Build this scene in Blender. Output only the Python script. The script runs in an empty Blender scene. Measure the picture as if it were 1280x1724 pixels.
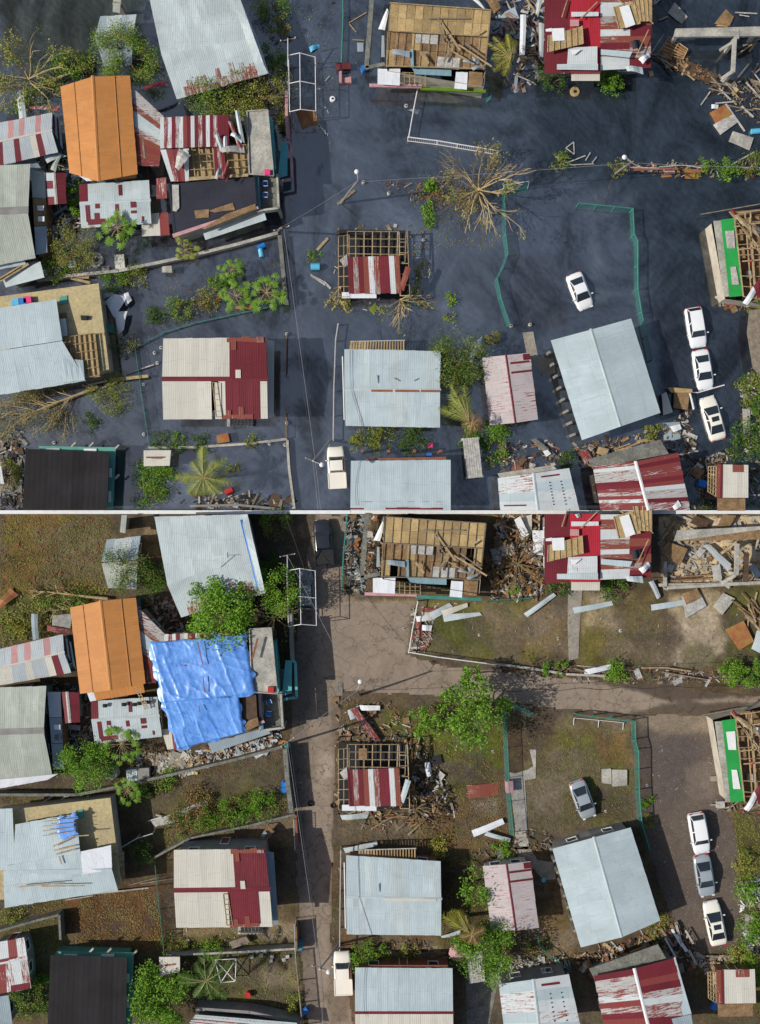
import bpy, math, random
import numpy as np
from mathutils import Vector
R = math.radians
rnd = random.Random(7)
sc = bpy.context.scene
COL = sc.collection
# ---------------------------------------------------------------- camera, sky, sun, exposure
H, S = 115.0, 15.0                      # camera height in metres, picture pixels per metre on the ground
cd = bpy.data.cameras.new('camera'); cam = bpy.data.objects.new('camera', cd); COL.objects.link(cam)
cam.location = (0, 0, H); cam.rotation_euler = (0, 0, 0)
cd.sensor_fit = 'VERTICAL'; cd.angle = 2*math.atan(862/S/H); cd.clip_end = 3000
sc.camera = cam
SUN_EL, SUN_AZ = 40, 187               # elevation; direction the light comes from, degrees counter-clockwise from +x
w = bpy.data.worlds.new('World'); sc.world = w; w.use_nodes = True
nt = w.node_tree; bg = nt.nodes['Background']
sky = nt.nodes.new('ShaderNodeTexSky'); sky.sky_type = 'NISHITA'; sky.sun_disc = False
sky.sun_elevation = R(SUN_EL); sky.sun_rotation = R(90-SUN_AZ); sky.dust_density = 2.0
nt.links.new(sky.outputs[0], bg.inputs[0]); bg.inputs[1].default_value = 0.088
ld = bpy.data.lights.new('sun', 'SUN'); lo = bpy.data.objects.new('sun', ld); COL.objects.link(lo)
ld.energy = 3.9; ld.angle = R(0.5); ld.color = (1, .955, .89)
sd = Vector((math.cos(R(SUN_AZ))*math.cos(R(SUN_EL)), math.sin(R(SUN_AZ))*math.cos(R(SUN_EL)), math.sin(R(SUN_EL))))
lo.rotation_euler = sd.to_track_quat('Z', 'Y').to_euler()
sc.view_settings.view_transform = 'Standard'; sc.view_settings.look = 'None'
sc.view_settings.exposure = 0.24; sc.view_settings.gamma = 1

def W(px, py, z=0.0):
    """point at height z that stands under pixel px,py of the photograph"""
    f = (1 - z/H)/S
    return Vector(((px-640)*f, (862-py)*f, z))

# ---------------------------------------------------------------- materials
def _n(nt, t, **k):
    n = nt.nodes.new(t)
    for a, v in k.items(): setattr(n, a, v)
    return n
def _math(nt, op, a, b=None, clamp=False):
    n = nt.nodes.new('ShaderNodeMath'); n.operation = op; n.use_clamp = clamp
    for i, x in enumerate((a, b)):
        if x is None: continue
        if isinstance(x, (int, float)): n.inputs[i].default_value = x
        else: nt.links.new(x, n.inputs[i])
    return n.outputs[0]
def _mix(nt, f, a, b, mode='MIX'):
    n = nt.nodes.new('ShaderNodeMix'); n.data_type = 'RGBA'; n.blend_type = mode
    for s_, x in ((n.inputs[0], f), (n.inputs[6], a), (n.inputs[7], b)):
        if isinstance(x, (int, float)): s_.default_value = x
        elif isinstance(x, tuple): s_.default_value = (*x[:3], 1)
        else: nt.links.new(x, s_)
    return n.outputs[2]
def _noise(nt, vec, scale, detail=4, dist=0.0, rough=.55):
    n = _n(nt, 'ShaderNodeTexNoise'); n.inputs['Scale'].default_value = scale; n.inputs['Detail'].default_value = detail
    n.inputs['Distortion'].default_value = dist; n.inputs['Roughness'].default_value = rough
    nt.links.new(vec, n.inputs['Vector']); return n.outputs[0]
def _ramp(nt, x, lo, hi, a=0.0, b=1.0):
    n = _n(nt, 'ShaderNodeMapRange'); nt.links.new(x, n.inputs[0])
    for i, v in zip((1, 2, 3, 4), (lo, hi, a, b)): n.inputs[i].default_value = v
    return n.outputs[0]
def new_mat(name):
    m = bpy.data.materials.new(name); m.use_nodes = True
    nt = m.node_tree; return m, nt, nt.nodes['Principled BSDF']
def _scale(nt, vec, s):
    n = _n(nt, 'ShaderNodeVectorMath', operation='MULTIPLY'); nt.links.new(vec, n.inputs[0]); n.inputs[1].default_value = s
    return n.outputs[0]
def _bump(nt, h, p, dist=.02, strength=1.0):
    b = _n(nt, 'ShaderNodeBump'); b.inputs['Distance'].default_value = dist; b.inputs['Strength'].default_value = strength
    nt.links.new(h, b.inputs['Height']); nt.links.new(b.outputs[0], p.inputs['Normal'])
def roofmat(name, col, rust=0.0, rustcol=(.19, .035, .022), rib=.2, var=.12, rough=.6, spec=.22, islk=.22, dirt=.25, streak=1.0, ribk=.38):
    """corrugated metal: ribs run down the slope (uv v), sheets differ a little, rust and dirt streak along them"""
    m, nt, p = new_mat(name)
    uv = _n(nt, 'ShaderNodeUVMap').outputs[0]
    geo = _n(nt, 'ShaderNodeNewGeometry')
    s_ = _n(nt, 'ShaderNodeSeparateXYZ'); nt.links.new(uv, s_.inputs[0]); u, v = s_.outputs[0], s_.outputs[1]
    isl = geo.outputs['Random Per Island']
    big = _noise(nt, _scale(nt, uv, (.35, .35, 1)), 1.0, 5, .5)
    stk = _noise(nt, _scale(nt, uv, (6.5, .6, 1)), 1.0, 7, .25, .68)
    fine = _noise(nt, _scale(nt, uv, (9, 4, 1)), 1.0, 3)
    val = _math(nt, 'ADD', _math(nt, 'MULTIPLY', _math(nt, 'SUBTRACT', isl, .5), var), 1.0)
    val = _math(nt, 'MULTIPLY', val, _ramp(nt, big, .3, .7, 1-dirt, 1.0))
    val = _math(nt, 'MULTIPLY', val, _ramp(nt, stk, .3, .75, 1.03, 1-dirt*.6))
    seam = _math(nt, 'LESS_THAN', _math(nt, 'FRACT', _math(nt, 'ADD', _math(nt, 'DIVIDE', v, 2.5), _math(nt, 'MULTIPLY', isl, .35))), .022)
    val = _math(nt, 'MULTIPLY', val, _math(nt, 'SUBTRACT', 1.0, _math(nt, 'MULTIPLY', seam, .16)))
    c = _mix(nt, 1.0, (*col, 1), val, 'MULTIPLY')
    c = _mix(nt, _ramp(nt, _noise(nt, _scale(nt, uv, (2.2, .25, 1)), 1.0, 6, .6, .7), .54, .74, 0, .30), c, tuple(x*.55 for x in (col[0], col[1]*.92, col[2]*.8)))
    if rust > 0:
        r = _math(nt, 'ADD', _math(nt, 'MULTIPLY', stk, .75*streak), _math(nt, 'MULTIPLY', big, .35))
        r = _math(nt, 'ADD', r, _math(nt, 'MULTIPLY', _math(nt, 'SUBTRACT', isl, .5), islk))
        r = _math(nt, 'ADD', r, _math(nt, 'MULTIPLY', _math(nt, 'SUBTRACT', fine, .5), .25))
        t = .95 - rust*.75
        k = _ramp(nt, r, t-.04, t+.05)
        c = _mix(nt, k, c, _mix(nt, fine, rustcol, tuple(min(1, x*1.9+.01) for x in rustcol)))
    nt.links.new(c, p.inputs['Base Color']); p.inputs['Roughness'].default_value = rough
    p.inputs['Specular IOR Level'].default_value = spec
    wv = _math(nt, 'SINE', _math(nt, 'MULTIPLY', u, 2*math.pi/rib))
    _bump(nt, _math(nt, 'ADD', wv, _math(nt, 'MULTIPLY', big, 6)), p, .010, ribk)
    return m
def mat(name, col, rough=.75, scale=1.2, amt=.3, col2=None, metal=0, spec=.3, bump=.0, stretch=(1, 1, 1), isl=0.0, fine=0, coord='o', dist=0.0, coat=0):
    """plain weathered surface: two-scale noise between col and col2, optional per-piece tone, bump"""
    m, nt, p = new_mat(name)
    if coord == 'uv': vec = _n(nt, 'ShaderNodeUVMap').outputs[0]
    else: vec = _n(nt, 'ShaderNodeNewGeometry').outputs['Position']
    vec = _scale(nt, vec, stretch)
    n1 = _noise(nt, vec, scale, 6, dist, .6)
    c2 = col2 or tuple(x*(1-amt) for x in col)
    c = _mix(nt, _ramp(nt, n1, .35, .65), (*col, 1), (*c2, 1))
    if fine:
        n2 = _noise(nt, vec, fine, 3)
        c = _mix(nt, 1.0, c, _ramp(nt, n2, .3, .7, 1-amt*.8, 1+amt*.5), 'MULTIPLY')
    if isl:
        g = _n(nt, 'ShaderNodeNewGeometry').outputs['Random Per Island']
        c = _mix(nt, 1.0, c, _ramp(nt, g, 0, 1, 1-isl, 1+isl*.5), 'MULTIPLY')
    nt.links.new(c, p.inputs['Base Color']); p.inputs['Roughness'].default_value = rough
    p.inputs['Metallic'].default_value = metal; p.inputs['Specular IOR Level'].default_value = spec
    p.inputs['Coat Weight'].default_value = coat
    if bump: _bump(nt, n1, p, bump)
    return m
def leafmat(name, c1, c2, trans=.25):
    m, nt, p = new_mat(name)
    g = _n(nt, 'ShaderNodeNewGeometry'); pos = g.outputs['Position']
    n1 = _noise(nt, pos, .9, 4)
    f = _math(nt, 'ADD', _math(nt, 'MULTIPLY', g.outputs['Random Per Island'], .6), _ramp(nt, n1, .3, .7, 0, .4))
    c = _mix(nt, f, c1, c2)
    nt.links.new(c, p.inputs['Base Color']); p.inputs['Roughness'].default_value = .6; p.inputs['Specular IOR Level'].default_value = .25
    tr = _n(nt, 'ShaderNodeBsdfTranslucent'); nt.links.new(c, tr.inputs[0])
    mx = _n(nt, 'ShaderNodeMixShader'); mx.inputs[0].default_value = trans
    nt.links.new(p.outputs[0], mx.inputs[1]); nt.links.new(tr.outputs[0], mx.inputs[2])
    nt.links.new(mx.outputs[0], nt.nodes['Material Output'].inputs[0])
    return m
M = {}
RED = (.13, .025, .022); RUST = (.16, .045, .024)
M['white'] = roofmat('white_sheet_metal', (.48, .545, .545), .0, dirt=.26, var=.12, ribk=.4)
M['whiterust'] = roofmat('white_metal_light_rust', (.55, .58, .575), .34, RUST, dirt=.18)
M['grey'] = roofmat('grey_metal', (.42, .46, .47), .0, dirt=.2)
M['greygreen'] = roofmat('lichen_grey_metal', (.40, .43, .37), .0, dirt=.3, var=.2)
M['cream'] = roofmat('cream_metal', (.53, .505, .43), .08, RUST, dirt=.12, var=.12)
M['orange'] = roofmat('orange_painted_metal', (.53, .225, .065), .0, rib=.35, ribk=.3, dirt=.2, var=.07)
M['redroof'] = roofmat('oxide_red_metal', (.155, .020, .028), .16, (.30, .09, .03), dirt=.25, var=.22)
M['brightred'] = roofmat('bright_red_metal', (.42, .025, .04), .0, dirt=.3, var=.15)
M['rust'] = roofmat('rusted_metal', (.44, .42, .39), .66, (.13, .035, .022), dirt=.3, var=.3)
M['halfrust'] = roofmat('half_rusted_metal', (.50, .49, .46), .60, RED, dirt=.25, var=.25, islk=.3)
M['pink'] = roofmat('pinkish_rusting_metal', (.50, .435, .42), .27, RUST, dirt=.2, var=.08, streak=1.25, islk=.02)
M['pinksheet'] = roofmat('faded_pink_metal', (.50, .26, .25), .25, RUST, dirt=.25, var=.2)
M['blueroof'] = roofmat('pale_blue_metal', (.43, .51, .525), .0, dirt=.2, var=.10, ribk=.35)
M['black'] = roofmat('tarred_black_roof', (.020, .018, .019), .0, rib=.6, dirt=.45, var=.5, rough=.8, spec=.2)
M['darkflat'] = roofmat('dark_roofing_felt', (.035, .037, .05), .0, rib=2.0, dirt=.35, var=.2, rough=.85, spec=.2)
M['zinc'] = roofmat('bright_zinc', (.66, .68, .70), .0, rib=.1, dirt=.1, rough=.35, spec=.5)
M['lean'] = roofmat('dusty_blue_sheet', (.28, .34, .37), .0, dirt=.25, var=.2)
M['ply'] = mat('plywood', (.44, .31, .14), .8, .8, .3, isl=.3, fine=6)
M['plyold'] = mat('weathered_plywood', (.30, .185, .09), .85, 1.2, .45, isl=.35, fine=7)
M['wood'] = mat('raw_timber', (.45, .33, .18), .8, 2, .4, isl=.35, fine=9)
M['oldwood'] = mat('grey_timber', (.27, .22, .16), .85, 2, .4, isl=.4, fine=9)
M['darkwood'] = mat('wet_dark_timber', (.10, .06, .035), .8, 2, .4, isl=.4)
M['plyred'] = mat('reddish_wet_board', (.28, .085, .035), .6, 1.5, .35, col2=(.30, .17, .05), isl=.2)
M['conc'] = mat('stained_concrete', (.42, .40, .34), .9, .7, .35, col2=(.25, .24, .21), fine=5, bump=.02)
M['concdark'] = mat('mossy_concrete', (.20, .20, .17), .9, 1.0, .45, fine=5)
M['concyel'] = mat('ochre_concrete', (.46, .37, .19), .9, .45, .25, col2=(.36, .30, .17), fine=3)
M['concpath'] = mat('path_concrete', (.30, .27, .22), .9, .6, .3, fine=4)
M['wallwhite'] = mat('whitewashed_wall', (.58, .57, .53), .9, .8, .25)
M['wallcream'] = mat('cream_wall', (.50, .45, .36), .9, .8, .3)
M['wallgrey'] = mat('grey_block_wall', (.25, .24, .22), .9, .8, .3)
M['wallgreen'] = mat('sea_green_wall', (.10, .30, .23), .8, .8, .2)
M['wallblue'] = mat('blue_wall', (.08, .22, .28), .8, .8, .25)
M['wallbrown'] = mat('brick_brown_wall', (.26, .10, .06), .9, .8, .3)
M['teal'] = mat('turquoise_paint', (.12, .42, .42), .7, 1, .2)
M['tealpipe'] = mat('green_fence_paint', (.05, .22, .17), .6, 1, .3)
M['pinkpaint'] = mat('pink_paint', (.50, .27, .28), .75, 1.5, .25)
M['greenfloor'] = mat('bright_green_floor', (.02, .30, .06), .7, .5, .2)
M['whitep'] = mat('white_paint', (.68, .69, .68), .6, 1.5, .12)
M['whitedirty'] = mat('dirty_white', (.46, .44, .40), .75, 2, .35, fine=6)
M['glass'] = mat('dark_glass', (.02, .028, .035), .12, 1, .2, spec=.8)
M['bluep'] = mat('blue_plastic', (.02, .16, .50), .45, 2, .15)
M['cyanp'] = mat('light_blue_plastic', (.10, .42, .62), .5, 2, .15)
M['redp'] = mat('red_plastic', (.45, .03, .03), .5, 2, .2)
M['pinkp'] = mat('magenta_plastic', (.70, .05, .20), .5, 2, .2)
M['darkred'] = mat('dark_red_fabric', (.13, .025, .03), .8, 2, .25)
M['dark'] = mat('dark_grime_gap_shade', (.02, .02, .02), .8, 2, .3)
M['rubber'] = mat('tyre_rubber', (.02, .02, .021), .85, 2, .2)
M['chrome'] = mat('grey_metal_part', (.40, .41, .42), .35, 3, .15, metal=.7)
M['steel'] = mat('galvanised_pipe', (.42, .43, .43), .5, 3, .2)
M['steelwhite'] = mat('white_pipe', (.68, .66, .66), .5, 3, .15)
M['pole'] = mat('weathered_pole', (.22, .20, .17), .9, 3, .3)
M['wire'] = mat('cable', (.05, .05, .055), .6, 1, .1)
M['wirelt'] = mat('weathered_cable', (.22, .23, .24), .6, 1, .1)
M['bark'] = mat('bark', (.20, .14, .07), .9, 4, .4)
M['barkpale'] = mat('stripped_bark', (.42, .32, .16), .9, 3, .35)
M['barkdark'] = mat('dark_bark', (.07, .05, .035), .9, 3, .35)
M['brownleafy'] = leafmat('dead_leaf', (.16, .085, .03), (.26, .16, .06), .15)
M['leaf'] = leafmat('fresh_leaf', (.06, .15, .012), (.19, .34, .03))
M['leafb'] = leafmat('bright_leaf', (.075, .19, .012), (.23, .41, .03))
M['leafd'] = leafmat('dark_leaf', (.03, .08, .012), (.10, .18, .025))
M['leafo'] = leafmat('olive_leaf', (.12, .16, .02), (.30, .33, .06))
M['leafy'] = leafmat('yellow_green_leaf', (.22, .23, .03), (.42, .38, .07))
M['leafbr'] = leafmat('browning_foliage', (.18, .125, .045), (.34, .29, .10))
M['palmy'] = leafmat('yellowing_frond', (.13, .17, .015), (.34, .28, .04))
M['carwhite'] = mat('white_car_paint', (.74, .75, .74), .25, .5, .05, spec=.5, coat=.6)
M['carcream'] = mat('cream_white_car_paint', (.75, .72, .62), .25, .5, .05, spec=.5, coat=.6)
M['carsilver'] = mat('silver_car_paint', (.36, .40, .42), .28, .5, .06, metal=.25, spec=.5, coat=.6)
M['carblack'] = mat('black_car_paint', (.018, .02, .026), .22, .5, .1, spec=.5, coat=.8)
M['lamp'] = mat('clear_lens', (.6, .62, .64), .2, 3, .1, spec=.7)
M['tail'] = mat('red_lens', (.5, .01, .015), .25, 3, .1, spec=.6)
M['bluecloth'] = mat('blue_tarpaulin', (.075, .22, .60), .36, .9, .15, col2=(.14, .33, .72), spec=.8, fine=4)
M['rustpatch'] = roofmat('rust_eaten_white_metal', (.48, .52, .51), .55, (.15, .045, .03), dirt=.3, islk=.1)
M['cargrey'] = mat('dark_grey_car_paint', (.13, .145, .15), .25, .5, .1, spec=.5, coat=.6)
M['paleblue'] = mat('pale_blue_board', (.20, .33, .38), .7, 1.5, .25)
M['net'] = None
def netmat():
    m, nt, p = new_mat('green_fence_net')
    p.inputs['Base Color'].default_value = (.03, .20, .17, 1); p.inputs['Roughness'].default_value = .8
    uv = _n(nt, 'ShaderNodeUVMap').outputs[0]
    s_ = _n(nt, 'ShaderNodeSeparateXYZ'); nt.links.new(uv, s_.inputs[0])
    a = _math(nt, 'ADD', s_.outputs[0], s_.outputs[1]); b = _math(nt, 'SUBTRACT', s_.outputs[0], s_.outputs[1])
    f = lambda x: _math(nt, 'LESS_THAN', _math(nt, 'FRACT', _math(nt, 'MULTIPLY', x, 12.0)), .2)
    k = _math(nt, 'MAXIMUM', f(a), f(b))
    nt.links.new(k, p.inputs['Alpha']); return m
M['net'] = netmat()

# ---------------------------------------------------------------- mesh building
class MB:
    def __init__(s): s.v = []; s.f = []; s.m = []; s.uv = []
    def poly(s, pts, mi=0, e1=None):
        pts = [Vector(p) for p in pts]; i = len(s.v); s.v += pts; s.f.append(list(range(i, i+len(pts)))); s.m.append(mi)
        a = pts[0]; e1 = (e1 or (pts[1]-a)).normalized() if (e1 or (pts[1]-a)).length > 1e-9 else Vector((1, 0, 0))
        n = Vector((0, 0, 0))
        for k in range(1, len(pts)-1): n += (pts[k]-a).cross(pts[k+1]-a)
        n = n.normalized() if n.length > 1e-12 else Vector((0, 0, 1))
        e2 = n.cross(e1)
        s.uv += [(p.dot(e1), p.dot(e2)) for p in pts]
    def share(s, pts, faces, mi=0):
        """connected surface sharing its vertices"""
        i = len(s.v); s.v += [Vector(p) for p in pts]
        for f in faces:
            s.f.append([i+k for k in f]); s.m.append(mi); s.uv += [(pts[k][0], pts[k][1]) for k in f]
    def slab(s, pts, t=.03, mi=0, e1=None):
        pts = [Vector(p) for p in pts]; lo = [p-Vector((0, 0, t)) for p in pts]; n = len(pts)
        e1 = e1 or (pts[1]-pts[0])
        if e1.length < 1e-9: e1 = Vector((1, 0, 0))
        e1 = e1.normalized()
        nn = Vector((0, 0, 0))
        for k in range(1, n-1): nn += (pts[k]-pts[0]).cross(pts[k+1]-pts[0])
        e2 = (nn.normalized() if nn.length > 1e-12 else Vector((0, 0, 1))).cross(e1)
        i = len(s.v); s.v += pts+lo
        U = [(p.dot(e1), p.dot(e2)) for p in pts+lo]
        def F(ix): s.f.append([i+k for k in ix]); s.m.append(mi); s.uv.extend(U[k] for k in ix)
        F(list(range(n))); F(list(range(2*n-1, n-1, -1)))
        for k in range(n): F([k, n+k, n+(k+1) % n, (k+1) % n])
    def box(s, c, size, rz=0.0, mi=0, tilt=0.0):
        x, y, z = size[0]/2, size[1]/2, size[2]/2; ca, sa = math.cos(rz), math.sin(rz); c = Vector(c); ct, st = math.cos(tilt), math.sin(tilt)
        P = []
        for dz in (-z, z):
            for dx, dy in ((-x, -y), (x, -y), (x, y), (-x, y)):
                a, b = dx*ct-dz*st, dx*st+dz*ct
                P.append(c+Vector((a*ca-dy*sa, a*sa+dy*ca, b)))
        s.solid(P, mi)
    def solid(s, P, mi=0):
        i = len(s.v); s.v += P; e = (P[1]-P[0]); e = e.normalized() if e.length > 1e-9 else Vector((1, 0, 0))
        g = (P[3]-P[0]); g = g.normalized() if g.length > 1e-9 else Vector((0, 1, 0))
        for f in ((4, 5, 6, 7), (3, 2, 1, 0), (0, 1, 5, 4), (1, 2, 6, 5), (2, 3, 7, 6), (3, 0, 4, 7)):
            s.f.append([i+k for k in f]); s.m.append(mi); s.uv += [(P[k].dot(e), P[k].dot(g)+P[k].z) for k in f]
    def bar(s, p, q, w=.08, h=.08, mi=0):
        p, q = Vector(p), Vector(q); d = q-p
        if d.length < 1e-6: return
        d.normalize(); sd_ = d.cross(Vector((0, 0, 1)))
        sd_ = sd_.normalized() if sd_.length > 1e-3 else Vector((1, 0, 0))
        up = sd_.cross(d); a, b = sd_*w/2, up*h/2
        s.solid([p-a-b, q-a-b, q+a-b, p+a-b, p-a+b, q-a+b, q+a+b, p+a+b], mi)
    def tube(s, pts, r, n=6, mi=0, r2=None):
        pts = [Vector(p) for p in pts]; N = len(pts); i = len(s.v)
        for k, p in enumerate(pts):
            d = pts[min(k+1, N-1)]-pts[max(k-1, 0)]; d = d.normalized() if d.length > 1e-9 else Vector((0, 0, 1))
            a = d.cross(Vector((0, 0, 1))); a = a.normalized() if a.length > 1e-2 else Vector((1, 0, 0)); b = d.cross(a)
            rr = r if r2 is None else r+(r2-r)*k/max(1, N-1)
            for j in range(n):
                t = 2*math.pi*j/n; s.v.append(p+(a*math.cos(t)+b*math.sin(t))*rr)
        for k in range(N-1):
            for j in range(n):
                f = [i+k*n+j, i+k*n+(j+1) % n, i+(k+1)*n+(j+1) % n, i+(k+1)*n+j]
                s.f.append(f); s.m.append(mi); s.uv += [(j/n, k), ((j+1)/n, k), ((j+1)/n, k+1), (j/n, k+1)]
        for e in (0, N-1):
            f = [i+e*n+j for j in range(n)]; s.f.append(f); s.m.append(mi); s.uv += [(0, 0)]*n
    def cyl(s, c, r, h, n=14, mi=0, r2=None):
        c = Vector(c); s.tube([c, c+Vector((0, 0, h))], r, n, mi, r2)
    def lathe(s, c, prof, n=16, mi=0):
        c = Vector(c); i = len(s.v)
        for r, z in prof:
            for j in range(n):
                t = 2*math.pi*j/n; s.v.append(c+Vector((r*math.cos(t), r*math.sin(t), z)))
        for k in range(len(prof)-1):
            for j in range(n):
                s.f.append([i+k*n+j, i+k*n+(j+1) % n, i+(k+1)*n+(j+1) % n, i+(k+1)*n+j]); s.m.append(mi); s.uv += [(j/n, k)]*4
        for k in (0, len(prof)-1):
            s.f.append([i+k*n+j for j in range(n)]); s.m.append(mi); s.uv += [(0, 0)]*n
    def build(s, name, mats, parent=None, smooth=False):
        if not s.v: return None
        if not isinstance(mats, (list, tuple)): mats = [mats]
        mats = [M[m] if isinstance(m, str) else m for m in mats]
        if parent is not None: off = wloc(parent)
        else:
            off = sum(s.v, Vector((0, 0, 0)))/len(s.v); off.z = min(p.z for p in s.v)
        me = bpy.data.meshes.new(name)
        me.from_pydata([tuple(p-off) for p in s.v], [], s.f)
        for m in mats: me.materials.append(m)
        me.polygons.foreach_set('material_index', s.m)
        ul = me.uv_layers.new(name='UVMap'); ul.data.foreach_set('uv', [x for u in s.uv for x in u])
        if smooth: me.polygons.foreach_set('use_smooth', [True]*len(s.f))
        o = bpy.data.objects.new(name, me); COL.objects.link(o)
        if parent is not None: o.parent = parent; WL[o.name] = off
        else: o.location = off; WL[o.name] = off
        return o
WL = {}
def wloc(o): return WL[o.name]
def tag(o, label, cat, group=None, kind=None):
    if kind: o['kind'] = kind
    if label: o['label'] = label
    if cat: o['category'] = cat
    if group: o['group'] = group
    return o
def thing(name, label, cat, loc, group=None):
    o = bpy.data.objects.new(name, None); o.empty_display_size = .5; COL.objects.link(o); o.location = loc; WL[o.name] = Vector(loc)
    return tag(o, label, cat, group)
def L(a, b, t): return a+(b-a)*t
def quadpt(q, u, v): return L(L(q[0], q[1], u), L(q[3], q[2], u), v)

# ---------------------------------------------------------------- sheets of ground painted by zone
_lat = np.random.RandomState(3).rand(256, 256)
def vnoise(x, y, s, o=0):
    x = x/s+o*17.3+500; y = y/s+o*9.1+500
    xi = np.floor(x).astype(int); yi = np.floor(y).astype(int); fx = x-xi; fy = y-yi
    fx = fx*fx*(3-2*fx); fy = fy*fy*(3-2*fy)
    g = lambda a, b: _lat[a % 256, b % 256]
    return (g(xi, yi)*(1-fx)+g(xi+1, yi)*fx)*(1-fy)+(g(xi, yi+1)*(1-fx)+g(xi+1, yi+1)*fx)*fy
def fbm(x, y, s, o=0): return (vnoise(x, y, s, o)+.5*vnoise(x, y, s/2, o+1)+.25*vnoise(x, y, s/4, o+2)+.125*vnoise(x, y, s/8, o+3))/1.875
def sdist(X, Y, poly):
    """signed distance (positive inside) to a polygon in pixels"""
    P = np.array(poly, float); n = len(P); d = np.full(X.shape, 1e9); ins = np.zeros(X.shape, bool)
    for i in range(n):
        x1, y1 = P[i]; x2, y2 = P[(i+1) % n]; dx, dy = x2-x1, y2-y1
        t = np.clip(((X-x1)*dx+(Y-y1)*dy)/(dx*dx+dy*dy+1e-9), 0, 1)
        d = np.minimum(d, np.hypot(X-x1-t*dx, Y-y1-t*dy))
        if y1 != y2:
            c = ((y1 > Y) != (y2 > Y)) & (X < (x2-x1)*(Y-y1)/(y2-y1)+x1); ins ^= c
    return np.where(ins, d, -d)
def paint(X, Y, base, zones):
    C = np.empty(X.shape+(3,)); C[:] = base
    for k, z in enumerate(zones):
        poly, col = z[0], z[1]; fe = z[2] if len(z) > 2 else 4; jit = z[3] if len(z) > 3 else 10; op = z[4] if len(z) > 4 else 1
        jx = (fbm(X, Y, 28, k)-.5)*2*jit; jy = (fbm(X, Y, 28, k+40)-.5)*2*jit
        m = np.clip(sdist(X+jx, Y+jy, poly)/fe+.5, 0, 1)[..., None]*op
        C = C*(1-m)+np.array(col)*m
    return C
def groundmat(name, sc_=3.0, amt=.35, bump=.05, rough=.95, crack=False, clod=0):
    m, nt, p = new_mat(name)
    a = _n(nt, 'ShaderNodeAttribute', attribute_name='Col'); pos = _n(nt, 'ShaderNodeNewGeometry').outputs['Position']
    n1 = _noise(nt, pos, sc_, 8, .2, .7); n2 = _noise(nt, pos, sc_*.22, 5, .6)
    k = _math(nt, 'MULTIPLY', _ramp(nt, n1, .3, .7, 1-amt, 1+amt), _ramp(nt, n2, .3, .7, 1-amt*.5, 1+amt*.5))
    if crack:
        vo = _n(nt, 'ShaderNodeTexVoronoi', feature='DISTANCE_TO_EDGE'); vo.inputs['Scale'].default_value = .33
        wv = _n(nt, 'ShaderNodeVectorMath', operation='ADD'); nt.links.new(pos, wv.inputs[0]); nn = _n(nt, 'ShaderNodeTexNoise'); nn.inputs['Scale'].default_value = .8; nn.inputs['Detail'].default_value = 6; nt.links.new(pos, nn.inputs['Vector'])
        sc2 = _n(nt, 'ShaderNodeVectorMath', operation='SCALE'); nt.links.new(nn.outputs[1], sc2.inputs[0]); sc2.inputs['Scale'].default_value = 2.2; nt.links.new(sc2.outputs[0], wv.inputs[1]); nt.links.new(wv.outputs[0], vo.inputs['Vector'])
        k = _math(nt, 'MULTIPLY', k, _ramp(nt, vo.outputs[0], .0, .022, .55, 1.0)); st = _noise(nt, pos, .55, 7, 1.2, .7); k = _math(nt, 'MULTIPLY', k, _ramp(nt, st, .52, .72, 1.0, .66))
    if clod:
        n3 = _noise(nt, pos, clod, 3, .8); k = _math(nt, 'MULTIPLY', k, _ramp(nt, n3, .38, .52, .45, 1.1))
    c = _mix(nt, 1.0, a.outputs[0], k, 'MULTIPLY'); nt.links.new(c, p.inputs['Base Color'])
    p.inputs['Roughness'].default_value = rough; p.inputs['Specular IOR Level'].default_value = .15
    _bump(nt, n1, p, bump)
    return m
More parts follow.
